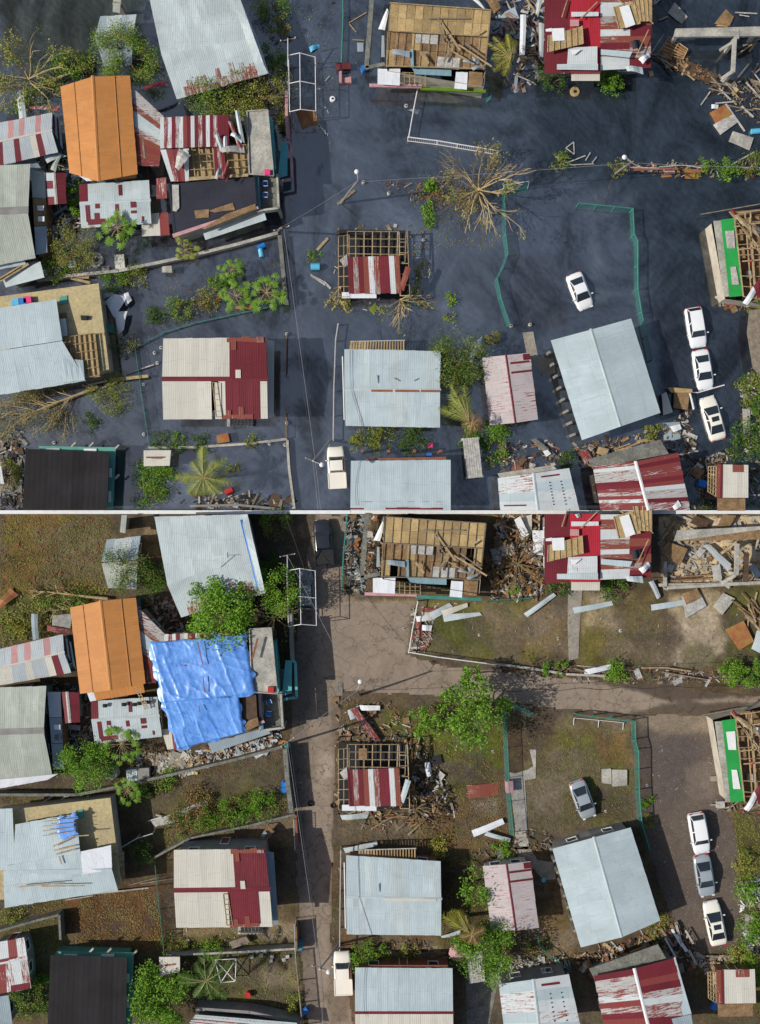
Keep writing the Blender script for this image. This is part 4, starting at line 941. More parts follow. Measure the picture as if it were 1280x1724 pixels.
def rustwhite(s, z0, q, r):
    h = house('cream and dark red patched metal roof'+s, q, r, 4.9, 5.4, ['cream', 'redroof'], '00000000011111', '0000000.0111110' if s == TF else '00000000', z0=z0, wall='wallgrey', jit=.03, cap='redroof', capw=.5)
    if s == BF: patch(h, 1, .40, .56, 0, .95, 'cream', lift=.03); patch(h, 1, .56, .88, .08, .98, 'redroof', n=3, rag=.03)
    patch(h, 1, .5, .56, .0, .9, 'cream', lift=.09); patch(h, 0, .70, .75, .78, .98, 'cream', lift=.09)
    for u, v0, v1 in ((.66, .72, 1.0), (.60, .02, .22), (.72, .02, .30)): patch(h, 0 if v1 == 1 else 1, u, u+.05, v0 if v1 < 1 else .0, v1 if v1 < 1 else .3, 'rust', lift=.1)
    patch(h, 0, .62, .98, .0, .12, 'rust', lift=.09, n=5, rag=.03); patch(h, 1, .56, .86, .0, .10, 'rust', lift=.09, n=4, rag=.02)
    A, B, C, D = q; dx = 14
    mb = MB(); mb.slab([W(B[0]+1, B[1]+4, 3.7), W(B[0]+dx, B[1]+6, 3.6), W(C[0]+dx-4, C[1]-4, 3.6), W(C[0]+1, C[1]-2, 3.7)], .06); mb.build('side_awning', 'cream' if s == TF else 'lean', h['root'])
    mb = MB()
    for i in range(3): mb.slab([W(A[0]+82+i*3, r[0][1]+6, 4.2)]*1+[W(A[0]+94, r[0][1]+6, 4.2), W(A[0]+98, C[1]-3, 3.8), W(A[0]+86, C[1]-3, 3.8)], .03) if i == 0 else None
    mb = MB(); Q = [W(A[0]+83, r[0][1]+6, 5.42), W(A[0]+91, r[0][1]+6, 5.42), W(A[0]+99, C[1]-3, 4.98), W(A[0]+89, C[1]-3, 4.98)]; mb.slab(Q, .02); mb.build('roof_gap', 'dark', h['roof'])  # dark slab colours in the shade inside the open strip
    mb = MB(); Q2 = [p+Vector((0, 0, .05)) for p in Q]; lattice(mb, Q2, 1, 6, .07, .07); mb.build('rafter', 'wood', h['roof'])
    base = W(A[0]+118, C[1]+14, 0); st = thing('outdoor_stairs', 'open concrete stair flight below the cream and red roof'+s, 'stairs', base)
    for i in range(7): mb = MB(); mb.box(W(A[0]+110+i*6, C[1]+6, 2.2-i*.3), (.3, .9, .08)); mb.build('step', 'conc', st)
    mb = MB(); mb.bar(W(A[0]+108, C[1]+9, 2.4), W(A[0]+152, C[1]+7, .3), .06, .1); mb.build('stringer', 'whitedirty', st)
pair(rustwhite, ([(275, 570), (448, 568), (451, 705), (275, 706)], ((273, 638), (450, 638))), ([(293, 1431), (447, 1429), (459, 1560), (297, 1562)], ((293, 1499), (454, 1497))))
def greyfront(s, z0, q, r):
    if s == TF:
        h = house('wide pale grey metal roof cut by the white wall'+s, q, None, 3.4, 3.9, ['blueroof'], w=.8, z0=z0, wall='wallbrown', jit=.02)
        patch(h, 0, 0, .13, .955, .985, 'redroof'); patch(h, 0, .35, .92, .95, .985, 'redroof', n=5, rag=.008)
    else:
        h = house('wide pale grey metal roof with a dark red ridge line'+s, q, r, 3.4, 3.9, ['blueroof', 'cream'], '0', '1', w=.6, z0=z0, wall='wallbrown', jit=.02, cap='redroof', capw=.3)
    A, B = q[0], q[1]; mb = MB(); mb.slab([W(A[0]+25, A[1]-4, 3.1), W(B[0]-8, B[1]-5, 3.1), W(B[0]-8, B[1]+4, 3.2), W(A[0]+25, A[1]+4, 3.2)], .15); mb.build('fascia', 'wallbrown', h['root'])
    for i in range(4): p = W(A[0]+20+i*43, A[1]-14, 0); mb = MB(); mb.box((p.x, p.y, 1.3), (.3, .3, 2.6-z0)); mb.build('porch_post', 'wallbrown', h['root'])
pair(greyfront, ([(591, 776), (759, 774), (759, 859), (590, 859)], None), ([(598, 1629), (762, 1630), (764, 1778), (598, 1778)], ((598, 1705), (763, 1705))))
def patchwhite(s, z0, q, r, C2):
    h = house('whitish metal gable roof with small rust marks'+s, q, r, 3.6, 4.05, ['whiterust', 'blueroof'], '0100' if s == TF else '01001', '0010' if s == TF else '10010', z0=z0, wall='wallgrey', jit=.04, cap='white', capw=.35)
    patch(h, 0, .12, .16, .1, .7, 'redroof'); patch(h, 1, .86, .9, .3, .8, 'redroof')
    for i in range(16): p = quadpt(h['q'][1], .15+.08*(i % 8), .3+.3*(i//8)); mb = MB(); mb.box(p+Vector((0, 0, .05)), (.12, .12, .04)); mb.build('roof_nail', 'dark', h['roof'])
pair(patchwhite, ([(843, 859), (838, 805), (958, 788), (976, 859)], ((906, 859), (898, 797)), 0), ([(850, 1740), (840, 1657), (958, 1640), (980, 1740)], ((909, 1740), (898, 1649)), 0))
def redstripe(s, z0, q, r):
    h = house('white metal roof badly streaked with red rust'+s, q, r, 3.7, 4.2, ['halfrust', 'redroof', 'whiterust'], '0020001100020' if s == TF else '00010020001', '0010020100010' if s == TF else '01100201011', z0=z0, wall='concdark', jit=.06, cap='whitep', capw=.35)
    A, B, C, D = q
    mb = MB(); mb.slab([W(B[0]-6, B[1]-2, 3.3), W(B[0]+75, B[1]-42 if s == TF else B[1]-52, 3.3), W(C[0]-16, C[1]-4, 3.5), W(B[0]+1, B[1]+5, 3.5)] if 0 else [W(B[0]-8, B[1]-12, 3.2), W(C[0]-30, C[1]-22, 3.2), W(C[0]-16, C[1]+2, 3.3), W(B[0], B[1]+4, 3.3)], .15); mb.build('concrete_canopy', 'concdark', h['root'])
    if s == BF:
        mb = MB(); mb.slab([W(1124, 1619, 3.75), W(1137, 1611, 3.72), W(1166, 1712, 3.72), W(1152, 1715, 3.8)], .03); mb.build('side_flashing', 'blueroof', h['roof'])
        mb = MB(); mb.slab([W(1100, 1722, 3.95), W(1164, 1708, 3.9), W(1170, 1745, 3.9), W(1104, 1745, 3.95)], .03); mb.build('blue_sheet', 'lean', h['roof'])
    else:
        slabthing('bent white metal sheet lying on the red streaked roof near the white wall', [(1132, 853), (1142, 842), (1148, 852), (1136, 859)], 4.0, 'whitep', .03, curl=.05)
pair(redstripe, ([(1012, 859), (998, 785), (1142, 762), (1162, 859)], ((1092, 859), (1070, 777))), ([(1022, 1745), (1000, 1643), (1138, 1612), (1172, 1745)], ((1096, 1745), (1068, 1631))))
def rightshack(s, z0, q):
    A, B, C, D = q
    h = house('little zinc roofed shack with one rusty corner'+s, q, None, 2.6, 2.9, ['cream', 'rust'], '100000', z0=z0, wall='plyold', jit=.03)
    patch(h, 0, .12, .19, 0, 1, 'redroof'); patch(h, 0, .5, .85, .0, .22, 'rust', n=3)
    P = PZ([(D[0]+2, D[1]+1), (C[0]-5, C[1]+1), (C[0]-5, C[1]+22), (D[0]+2, D[1]+22)], 2.4); mb = MB(); mb.slab(P, .06); mb.build('porch_roof', 'plyold', h['root'])
    P = PZ([(A[0]-14, A[1]+3), (A[0]-1, A[1]+3), (D[0]-1, D[1]-2), (D[0]-14, D[1]-10)], 2.2); mb = MB(); lattice(mb, P, 3, 7, .09, .09); mb.build('wall_studs', 'wood', h['root'])
    for i in range(4): mb = MB(); p = W(A[0]-14+i*4, A[1]+4+i*14, 0); mb.bar(Vector((p.x, p.y, z0)), Vector((p.x, p.y, 2.2)), .1, .1); mb.build('post', 'wood', h['root'])
pair(rightshack, ([(1207, 782), (1260, 783), (1260, 838), (1206, 838)],), ([(1206, 1633), (1271, 1632), (1273, 1689), (1207, 1690)],))
def blackroof(s, z0, q, r):
    h = house('flat-looking black tarred roof on a sea green house'+s, q, r, 3.1, 3.35, ['black'], '0', z0=z0, wall='wallgreen', over=.25, w=1.3, jit=.01, cap='black', capw=.3, name='green_house', win=False)
    A, B, C, D = q
    mb = MB(); mb.slab([W(B[0]-118, B[1]-10, 2.3), W(B[0]+11, B[1]-8, 2.3), W(B[0]+11, B[1]+3, 2.3), W(A[0]+22, A[1]+3, 2.3)], .12); mb.build('side_ledge', 'wallgreen', h['root'])
    mb = MB(); mb.slab([W(B[0]-2, B[1]-2, 2.29), W(B[0]+11, B[1]-2, 2.29), W(C[0]+10, C[1]-2, 2.29), W(C[0]-2, C[1]-2, 2.29)], .12); mb.build('side_ledge', 'wallgreen', h['root'])
    for x, y, sx, sy in ((B[0]-95, B[1]-3, 1.5, .35), (B[0]-32, B[1]-3, 1.4, .35), (B[0]+2, B[1]+35, .3, 1.0), (B[0]+1, B[1]+75, .3, 1.2)):
        mb = MB(); mb.box(W(x, y, 2.4), (sx, sy, .1)); mb.build('window_sill', 'whitep', h['root'])
    for x, y in ((B[0]-60, B[1]-12), (B[0]-30, B[1]-12), (B[0]+13, B[1]-8), (B[0]+13, B[1]+42)): mb = MB(); mb.bar(W(x-3, y+3, 2.2), W(x+4, y-4, 2.2), .18, .3); mb.build('bracket', 'conc', h['root'])
pair(blackroof, ([(44, 756), (184, 761), (180, 859), (38, 859)], None), ([(85, 1608), (214, 1612), (212, 1740), (80, 1740)], None))
def ruined(s, z0, ox, oy, x2, y2):
    """roofless plywood house at the top: plywood decks, rafters, loose planks"""
    X = lambda x, y: (ox+(x-622)/(827-622)*(x2-ox), oy+(y-5)/150*(y2-oy))
    zt = 3.2; O = [X(655, 5), X(827, 17), X(815, 145), X(652, 118)]; P = [W(*p, zt) for p in O]
    root = thing('roofless_house', 'roofless plywood house with bare rafters and fallen planks'+s, 'house', sum(P, Vector())/4*1.0-Vector((0, 0, zt-z0)))
    mb = MB()
    for i in range(4): a, b = P[i]-Vector((0, 0, .1)), P[(i+1) % 4]-Vector((0, 0, .1)); mb.poly([Vector((a.x, a.y, z0)), Vector((b.x, b.y, z0)), b, a])
    mb.build('wall', 'wallcream', root)
    up = [X(657, 6), X(826, 18), X(822, 63), X(655, 53)]; lo = [X(652, 53), X(822, 63), X(816, 118), X(650, 113)]
    rg = random.Random(11); U = [W(*p, 3.3) for p in up]; mb = MB(); n = 12
    for i in range(n):
        for j in range(2): mb.slab([quadpt(U, i/n, j/2)+Vector((0, 0, rg.uniform(-.03, .03))), quadpt(U, (i+.99)/n, j/2), quadpt(U, (i+.99)/n, (j+.985)/2), quadpt(U, i/n, (j+.985)/2)], .04)
    mb.build('plywood_deck', 'ply', root)
    Lq = [W(*p, 3.1) for p in lo]; mb = MB()
    for i in range(n):
        for j in range(2):
            if (i, j) in ((1, 1), (10, 0)) and s == BF: continue
            dz = Vector((0, 0, rg.uniform(-.07, .02))); mb.slab([quadpt(Lq, i/n, j/2)+dz, quadpt(Lq, (i+.985)/n, j/2)+dz, quadpt(Lq, (i+.985)/n, (j+.98)/2)+dz, quadpt(Lq, i/n, (j+.98)/2)+dz], .04, (i*3+j*5) % 4 == 1)
    mb.build('plywood_deck', ['plyold', 'ply'], root)
    mb = MB()
    for a, b, c2, d2 in (((700, 57), (739, 59), (738, 75), (700, 72)), ((737, 95), (775, 98), (773, 117), (735, 114))): mb.slab([W(*X(*p), 3.22) for p in (a, b, c2, d2)], .04)
    mb.build('white_board', 'whitedirty', root)
    mb = MB(); n = 12; tt = s == TF
    for i in range(n+1): mb.bar(quadpt(U, i/n, 0)+Vector((0, 0, .03)), quadpt(Lq, i/n, 1)+Vector((0, 0, .12 if tt else .2)), .04 if tt else .055, .05 if tt else .12)
    for v in (0, 1): mb.bar(quadpt(U, 0, v)+Vector((0, 0, .18)), quadpt(U, 1, v)+Vector((0, 0, .18)), .1, .1)
    mb.bar(quadpt(Lq, 0, 1)+Vector((0, 0, .3)), quadpt(Lq, 1, 1)+Vector((0, 0, .3)), .1, .1); mb.bar(quadpt(U, 1, 0)+Vector((0, 0, .2)), quadpt(Lq, 1, 1)+Vector((0, 0, .2)), .14, .12); mb.build('rafter', 'oldwood' if s == BF else 'wood', root)
    # front porch: slab strip, grid, zinc sheets
    mb = MB(); lattice(mb, [W(*X(*p), 2.6) for p in ((672, 122), (716, 124), (716, 146), (672, 144))], 5, 3, .07, .08); mb.build('porch_frame', 'wood', root)
    mb = MB(); mb.slab([W(*X(*p), 2.75) for p in ((693, 114), (760, 117), (760, 128), (700, 125))], .05); mb.slab([W(*X(*p), 3.35) for p in ((691, 83), (696, 83), (697, 114), (692, 114))], .05); mb.build('blue_panel', 'paleblue', root)
    for q in (((636, 116), (674, 116), (673, 144), (636, 142)), ((768, 121), (788, 122), (786, 151), (765, 149))):
        mb = MB(); sheets(mb, [W(*X(*p), 2.9) for p in q], '0', .4, .03); mb.build('zinc_sheet', 'zinc', root)
    mb = MB(); mb.slab([W(*X(*p), 2.85) for p in ((790, 120), (813, 122), (811, 148), (788, 146))], .05); mb.build('plywood_deck', 'plyold', root)
    mb = MB(); mb.bar(W(*X(622, 144), 2.2), W(*X(710, 146), 2.2), .35, .3); mb.build('porch_beam', 'pinkpaint', root); mb = MB(); mb.bar(W(*X(708, 149), 2.1), W(*X(818, 154), 2.1), .35, .25); mb.build('porch_beam', 'tealpipe' if s == BF else 'leaf', root)
    mb = MB(); mb.bar(W(*X(626, 0), 1.5), W(*X(617, 115), 1.5), .5, .25); mb.bar(W(*X(616, 115), 1.5), W(*X(648, 108), 1.5), .4, .25); mb.build('side_beam', 'concdark', root)
    # debris on top
    Z = 3.5
    for i, (a, b, c2, d2, w_) in enumerate(((743, 38, 775, 85, .22), (720, 31, 790, 31, .12), (772, 75, 828, 112, .18), (783, 72, 820, 100, .14), (763, 87, 790, 103, .12), (748, 103, 758, 82, .25), (708, 88, 722, 107, .25), (738, 30, 748, 78, .1), (800, 58, 812, 50, .2), (745, 55, 762, 80, .1))):
        A_, B_ = X(a, b), X(c2, d2); plank('loose plank lying across the roofless plywood house'+s, *A_, *B_, w_, Z+i*.03, ('wood', 'oldwood')[i % 2], group='loose planks on the roofless plywood house'+s)
    for i, q in enumerate((((660, 83), (690, 86), (690, 97), (661, 91)), ((780, 100), (800, 106), (798, 108), (779, 104)), ((795, 96), (808, 102), (804, 108), (797, 102)), ((793, 115), (812, 108), (813, 112), (797, 119)))):
        slabthing(('long', 'narrow', 'small bent', 'curled')[i]+' blue-grey metal sheet on the roofless plywood house'+s, [X(*p) for p in q], Z+.08+i*.05, 'lean', .02, curl=.05)
    slabthing('folded white metal sheet hanging beside the roofless plywood house'+s, [X(*p) for p in ((652, 14), (655, 20), (648, 50), (637, 48))], 2.2, 'whitep', .03, curl=.1)
    slabthing('upright grey-blue metal strip beside the roofless plywood house'+s, [X(*p) for p in ((643, 60), (647, 60), (648, 96), (642, 96))], 1.8, 'lean', .03)
    tyre('small ring lying on the deck of the roofless plywood house'+s, *X(753, 67), 3.5, .3)
pair(ruined, (622, 5, 827, 155), (614, 869, 819, 1010))
def redtop(s, z0, dx, dy, y0):
    X = lambda x, y: (x+dx, y+dy)
    rp = [(*X(917, y0), 3.6), (*X(1096, y0), 3.6), (*X(1096, 116), 3.2), (*X(917, 122), 3.2)]
    mats = ['redroof', 'brightred', 'rust', 'whiterust']
    Lq = [(*X(917, y0), 3.7), (*X(960, y0), 3.7), (*X(960, 122), 3.2), (*X(917, 124), 3.2)]; Mq = [(*X(960, y0), 3.72), (*X(1011, y0), 3.72), (*X(1011, 122), 3.2), (*X(960, 122), 3.2)]; Rq = [(*X(1011, 116), 3.2), (*X(1011, y0), 3.7), (*X(1096, y0), 3.7), (*X(1096, 114), 3.2)]
    Rq = [(*X(1060, y0), 3.7), (*X(1060, 116), 3.2), (*X(1011, 118), 3.2), (*X(1011, y0), 3.7)]; R2 = [(*X(1096, y0), 3.68), (*X(1096, 114), 3.2), (*X(1060, 116), 3.2), (*X(1060, y0), 3.7)]
    h = building('striped red and grey metal roof with boards thrown on it'+s, [(Lq, '00', .9), (Mq, '111', .9), (Rq, '3223322320233', .6), (R2, '20020220', .8)], rp, mats, 'wallgrey', z0, jit=.08)
    def sh(nm, pts, z, m, t=.04): mb = MB(); mb.slab([W(*X(*p), z) for p in pts], t); return mb.build(nm, m, h['roof'])
    sh('roof_sheet', [(957, 80), (1006, 78), (1006, 108), (955, 108)], 3.72, 'whiterust'); sh('roof_sheet', [(938, 108), (1007, 107), (1007, 118), (938, 117)], 3.76, 'white'); sh('roof_sheet', [(1012, 83), (1065, 87), (1060, 97), (1012, 92)], 3.85, 'blueroof')
    sh('roof_sheet', [(962, 20), (1008, 20), (1008, 27), (962, 28)], 3.95, 'whiterust'); sh('roof_sheet', [(960, 33), (975, 33), (975, 44), (960, 44)], 3.95, 'pinksheet')
    sh('awning', [(962, 121), (1010, 121), (1010, 136), (962, 136)], 2.6, 'cream', .05)
    crate_m = 'ply'
    def board(label, pts, z, m, ribs=3):
        P = [W(*X(*p), z) for p in pts]; c = sum(P, Vector())/4; r_ = thing('wooden_panel', label+s, 'panel', c); mb = MB(); mb.slab(P, .05); mb.build('board', m, r_); mb = MB()
        for i in range(ribs+1): mb.bar(quadpt(P, i/ribs, 0)+Vector((0, 0, .05)), quadpt(P, i/ribs, 1)+Vector((0, 0, .05)), .1, .08)
        mb.build('batten', 'wood', r_); return r_
    board('tan timber panel lying on the bright red roof', [(923, 60), (980, 44), (982, 74), (922, 88)], 4.05, 'ply', 6)
    sh('white_board', [(929, 48), (950, 47), (951, 68), (931, 69)], 4.2, 'whitep'); sh('white_board', [(919, 49), (929, 47), (930, 53), (919, 53)], 4.2, 'whitep')
    board('tan panel around a white door on the striped roof', [(1033, 12), (1064, 2), (1078, 40), (1042, 49)], 4.05, 'ply', 2)
    sh('white_door', [(1043, 12), (1059, 8), (1070, 41), (1054, 47)], 4.25, 'whitep'); board('tan slatted timber panel right of the white door', [(1066, -6), (1097, -6), (1097, 36), (1074, 36)], 4.1, 'ply', 4)
    for i, (a, b, c2, d2) in enumerate(((955, 0, 946, 29), (1006, 3, 978, 31), (1092, 50, 1070, 97), (1060, 2, 1082, 22), (1040, 0, 1050, 6), (1064, 5, 1100, 40))):
        if d2+dy < 862 and b+dy < 864 and dy > 0: continue
        plank('thin stick lying on the striped red roof'+s, *X(a, b), *X(c2, d2), .1, 4.0+.03*i, 'wood', group='sticks on the striped red roof'+s)
    sh('white_scrap', [(960, 84), (979, 83), (968, 92), (964, 92)], 3.95, 'whitep', .02)
    for i, q in enumerate((((1075, 100), (1092, 88), (1096, 94), (1082, 108)), ((1052, 112), (1082, 112), (1084, 124), (1056, 120)), ((1062, 70), (1078, 66), (1080, 80), (1066, 84)))):
        slabthing('torn '+('bright', 'crumpled', 'dark')[i]+' metal strip on the striped roof corner'+s, [X(*p) for p in q], 3.7+.1*i, ('zinc', 'white', 'darkflat')[i], .02, curl=.15)
pair(redtop, (0, 0, -30), (0, 858, 8))
def greenside(s, z0, X):
    zt = 3.2; q = [X(1203, 372), X(1300, 345), X(1300, 510), X(1226, 500)]; P = [W(*p, zt) for p in q]; c = sum(P, Vector())/4
    root = thing('roofless_house', 'green sided wooden house with open roof frame'+s, 'house', (c.x, c.y, z0))
    mb = MB()
    for i in range(4): a, b = P[i]-Vector((0, 0, 1.0)), P[(i+1) % 4]-Vector((0, 0, 1.0)); mb.poly([Vector((a.x, a.y, z0)), Vector((b.x, b.y, z0)), b, a])
    mb.build('wall', 'wallcream', root)
    def sl(nm, pts, z, m, t=.1): mb = MB(); mb.slab([W(*X(*p), z) for p in pts], t); return mb.build(nm, m, root)
    sl('ledge', [(1202, 372), (1214, 371), (1228, 499), (1220, 500)], 2.3, 'conc', .15); sl('green_wall', [(1214, 370), (1236, 367), (1252, 498), (1229, 500)], 2.6, 'greenfloor', .1)
    for a in ((1221, 389, 1236, 388, 1238, 418, 1225, 418), (1230, 449, 1239, 449, 1245, 479, 1233, 479)): sl('shutter', [(a[0], a[1]), (a[2], a[3]), (a[4], a[5]), (a[6], a[7])], 2.72, 'whitedirty' if s == TF else 'whitep', .06)
    sl('floor', [(1236, 356), (1300, 350), (1300, 508), (1252, 500)], 1.0, 'plyold', .1)
    mb = MB(); F = [W(*X(*p), 3.1) for p in ((1236, 360), (1300, 352), (1300, 505), (1252, 500))]; lattice(mb, F, 7, 8, .1, .14, miss=.12, rg=random.Random(4)); mb.build('rafter', 'wood', root)
    rg = random.Random(5)
    for i in range(9): u, v = rg.random()*.9, rg.random()*.85; mb = MB(); mb.slab([quadpt(F, u, v)-Vector((0, 0, .3)), quadpt(F, min(1, u+.2), v)-Vector((0, 0, .3)), quadpt(F, min(1, u+.2), v+.13)-Vector((0, 0, .3)), quadpt(F, u, v+.13)-Vector((0, 0, .3))], .04); mb.build('ceiling_board', 'plyold', root)
    for i, q in enumerate((((1229, 356), (1240, 372), (1280, 400), (1270, 380)), ((1232, 350), (1247, 370), (1243, 371), (1230, 356)), ((1250, 510), (1270, 480), (1276, 488), (1258, 514)), ((1268, 482), (1282, 466), (1284, 500), (1276, 502)))):
        slabthing(('tan', 'red and white', 'white edged', 'dark red')[i]+' strip fallen on the green sided open house'+s, [X(*p) for p in q], 3.4, ('wood', 'redroof', 'whitep', 'redroof')[i], .03, curl=.1)
    for i, (a, b, c2, d2) in enumerate(((1228, 356, 1285, 425), (1240, 370, 1290, 440), (1236, 382, 1300, 372), (1245, 420, 1300, 414), (1262, 366, 1270, 480), (1250, 440, 1300, 436))):
        plank('long rafter fallen across the green sided open house'+s, *X(a, b), *X(c2, d2), .14, 3.5, 'wood', group='fallen rafters on the green sided house'+s)
    for i, (x, y, m) in enumerate(((1274, 388, 'whitep'), (1262, 462, 'whitedirty'), (1268, 440, 'redp'))): a = [X(x-5, y-6), X(x+4, y-6), X(x+5, y+6), X(x-4, y+6)]; crate(('small white', 'large off-white', 'small red')[i]+' box inside the green sided open house'+s, a, .4, m, 1.1)
    for i in range(3): mb = MB(); mb.bar(W(*X(1180, 361-i), 1.0), W(*X(1300, 340-i*3), 1.4), .1, .1); o = mb.build('top_rail', 'oldwood', root); break
    rubble('splintered scraps and rags around the green sided house'+s, [X(*p) for p in ((1205, 500), (1300, 500), (1300, 525), (1220, 522))], 60, ['oldwood', 'plyold', 'whitedirty', 'rust'], (.1, .5), seed=5)
pair(greenside, (lambda x, y: (x, y),), (lambda x, y: (x+2, y+843 if y < 400 else y+843+(y-400)*.08),))
def collapsed(s, z0, X):
    zt = 2.4; q = [(570, 386), (686, 388), (690, 500), (572, 500)]; P = [W(*X(*p), zt) for p in q]; c = sum(P, Vector())/4
    root = thing('roof_frame', 'open timber roof grid over a ruined house beside the street'+s, 'roof frame', (c.x, c.y, z0))
    mb = MB(); G = [W(*X(*p), zt) for p in ((585, 390), (684, 390), (682, 442), (585, 440))]; lattice(mb, G, 7, 4, .09, .12); G = [W(*X(*p), zt) for p in ((570, 398), (588, 396), (588, 500), (570, 500))]; lattice(mb, G, 2, 6, .09, .12, miss=.1)
    G = [W(*X(*p), zt) for p in ((672, 390), (686, 390), (690, 498), (674, 498))]; lattice(mb, G, 1, 6, .1, .12); mb.build('rafter', 'wood', root)
    for i in range(4):
        p = P[i]; mb = MB(); mb.bar(Vector((p.x, p.y, z0)), p, .14, .14); mb.build('post', 'oldwood', root)
    mb = MB(); mb.slab([W(*X(*p), .35) for p in q], .1); fl = mb.build('floor', 'dark', root)
    mb = MB(); Q = [W(*X(*p), 2.75) for p in ((676, 494), (588, 494), (585, 433), (672, 430))]; sheets(mb, Q, '2311230121', .9, .1, rg=random.Random(3)); mb.build('roof', ['rust', 'redroof', 'rust', 'whiterust'], root)
    mb = MB(); mb.slab([W(*X(*p), 2.5) for p in ((576, 492), (634, 492), (634, 502), (576, 502))], .03); mb.build('roof_sheet', 'zinc', root)
    slabthing('tilted rust striped sheet at the right of the timber grid'+s, [X(*p) for p in ((683, 448), (692, 452), (680, 490), (672, 486))], 2.7, 'rust' if s == TF else 'white', .03, zs=[3, 3, 2.7, 2.7], curl=.05)
    slabthing('pale diamond shaped board inside the timber grid'+s, [X(*p) for p in ((572, 438), (584, 428), (586, 446), (580, 450))], 2.6, 'whitedirty', .03)
    if s == BF: slabthing('brown plywood sheet lying on the timber grid'+s, [X(*p) for p in ((604, 397), (618, 397), (618, 415), (604, 415))], 2.5, 'plyold')
pair(collapsed, (lambda x, y: (x, y),), (lambda x, y: (x, y+863),))
# ---------------------------------------------------------------- the cluster at the left
def bigwhite(s, z0, P1, fold):
    a, b, c, d, e, f = P1                                     # left-top, right-top, right-bottom, left-bottom, left-mid, right-mid
    h = building('very large pale metal roof rusting at its edge'+s, [([(*a, 4.6), (*b, 4.6), (*f, 4.3), (*e, 4.3)], '0', .8), ([(*d, 3.9), (*c, 3.9), (*f, 4.32), (*e, 4.32)], '0', .8)], [(*a, 4.6), (*b, 4.6), (*f, 4.3), (*c, 3.9), (*d, 3.9), (*e, 4.3)], ['white'], 'wallgrey', z0, jit=.04)
    rg = random.Random(3)
    for i in range(16): u = .1+.052*i; patch(h, 1, u, u+.05, .0, rg.uniform(.12, .5), 'rustpatch', lift=.05)
    mb = MB(); g = [W(*p, 4.75) for p in fold]; n = 8
    for i in range(n): mb.slab([quadpt(g, 0, i/n)+Vector((0, 0, .15*math.sin(i))), quadpt(g, 1, i/n)+Vector((0, 0, .1)), quadpt(g, 1, (i+1)/n)+Vector((0, 0, .1)), quadpt(g, 0, (i+1)/n)+Vector((0, 0, .15*math.sin(i+1)))], .02)
    mb.build('lifted_sheet', 'white', h['roof'])
    if s == BF:
        mb = MB(); p0 = W(372, 938, 5.5); mb.tube([W(371, 955, 4.4), p0], .04, 5); mb.bar(p0-Vector((.8, 0, 0)), p0+Vector((.5, .05, 0)), .05, .05); mb.bar(p0-Vector((.8, -.3, 0)), p0+Vector((-.8, -.3, 0)), .05, .05); mb.build('antenna', 'steelwhite', h['roof'])
        mb = MB(); mb.slab([W(404, 875, 4.9), W(407, 875, 4.9), W(436, 995, 4.3), W(431, 985, 4.3), W(418, 930, 4.6)], .02); mb.build('roof_gap', 'bluep', h['roof'])
bigwhite(TF, -.7, ((246, -30), (392, -30), (453, 123), (298, 167), (272, 92), (433, 62)), [(385, -20), (398, -20), (450, 124), (436, 128)])
bigwhite(BF, 0, ((260, 870), (417, 866), (447, 998), (305, 1039), (282, 985), (431, 928)), [(405, 868), (417, 866), (447, 998), (439, 1000)])
def orangeroof(s, z0, q, r, strip):
    h = house('bright orange painted gable roof'+s, q, r, 3.6, 4.3, ['orange'], '0', z0=z0, wall='wallblue', w=.5, jit=.01, cap='orange', capw=.35)
    for sl, u in ((0, .0), (1, .0)):
        for v in (.42,):
            qd = h['q'][sl]; mb = MB(); mb.bar(quadpt(qd, 0, v)+Vector((0, 0, .05)), quadpt(qd, 1, v)+Vector((0, 0, .05)), .08, .04); mb.build('seam_strip', 'orange', h['roof'])
    P = [W(*p, z) for p, z in zip(strip, (2.9, 2.9, 2.6, 2.6))]; mb = MB(); sheets(mb, P, '100000000', .5, .03, vj=0); mb.build('awning', ['orange', 'zinc'], h['root'])
orangeroof(TF, -.7, [(117, 291), (102, 146), (219, 127), (232, 293)], ((166, 305), (156, 129)), [(128, 292), (232, 290), (228, 300), (146, 305)])
orangeroof(BF, 0, [(135, 1168), (118, 1023), (229, 1006), (245, 1151)], ((186, 1162), (169, 1012)), [(147, 1167), (241, 1150), (244, 1166), (152, 1181)])
def rustside(s, z0, q, strip):
    h = house('rusty sloping roof beside the orange roof'+s, q, None, 3.0, 3.3, ['rust', 'halfrust', 'white'], '1010122011', w=.9, z0=z0, wall='wallgrey', jit=.06)
rustside(TF, -.7, [(268, 280), (276, 196), (222, 146), (231, 279)], 0)
h_ = None
rustside(BF, 0, [(262, 1150), (285, 1075), (232, 1022), (243, 1150)], 0)
def striped(s, z0, q, r):
    h = house('grey and red striped gable roof at the left edge'+s, q, r, 2.9, 3.35, ['grey', 'pinksheet', 'redroof', 'cream'], '10010100100', '03300300320' if s == BF else '22002003200', z0=z0, wall='wallgrey', w=.9, jit=.05, cap='cream', capw=.2)
    A, B, C, D = q; mb = MB(); sheets(mb, [W(B[0]+1, B[1]+2, 2.7), W(B[0]+14, B[1]+14, 2.4), W(C[0]+8, C[1]-4, 2.4), W(r[1][0]+2, r[1][1], 2.9)], '0102', .9, .03); mb.build('hip_sheet', ['redroof', 'grey', 'grey'], h['roof'])
striped(TF, -.7, [(-14, 209), (88, 190), (98, 256), (-14, 282)], ((-14, 241), (87, 219)))
striped(BF, 0, [(-14, 1096), (106, 1068), (120, 1132), (-14, 1156)], ((-14, 1128), (108, 1098)))
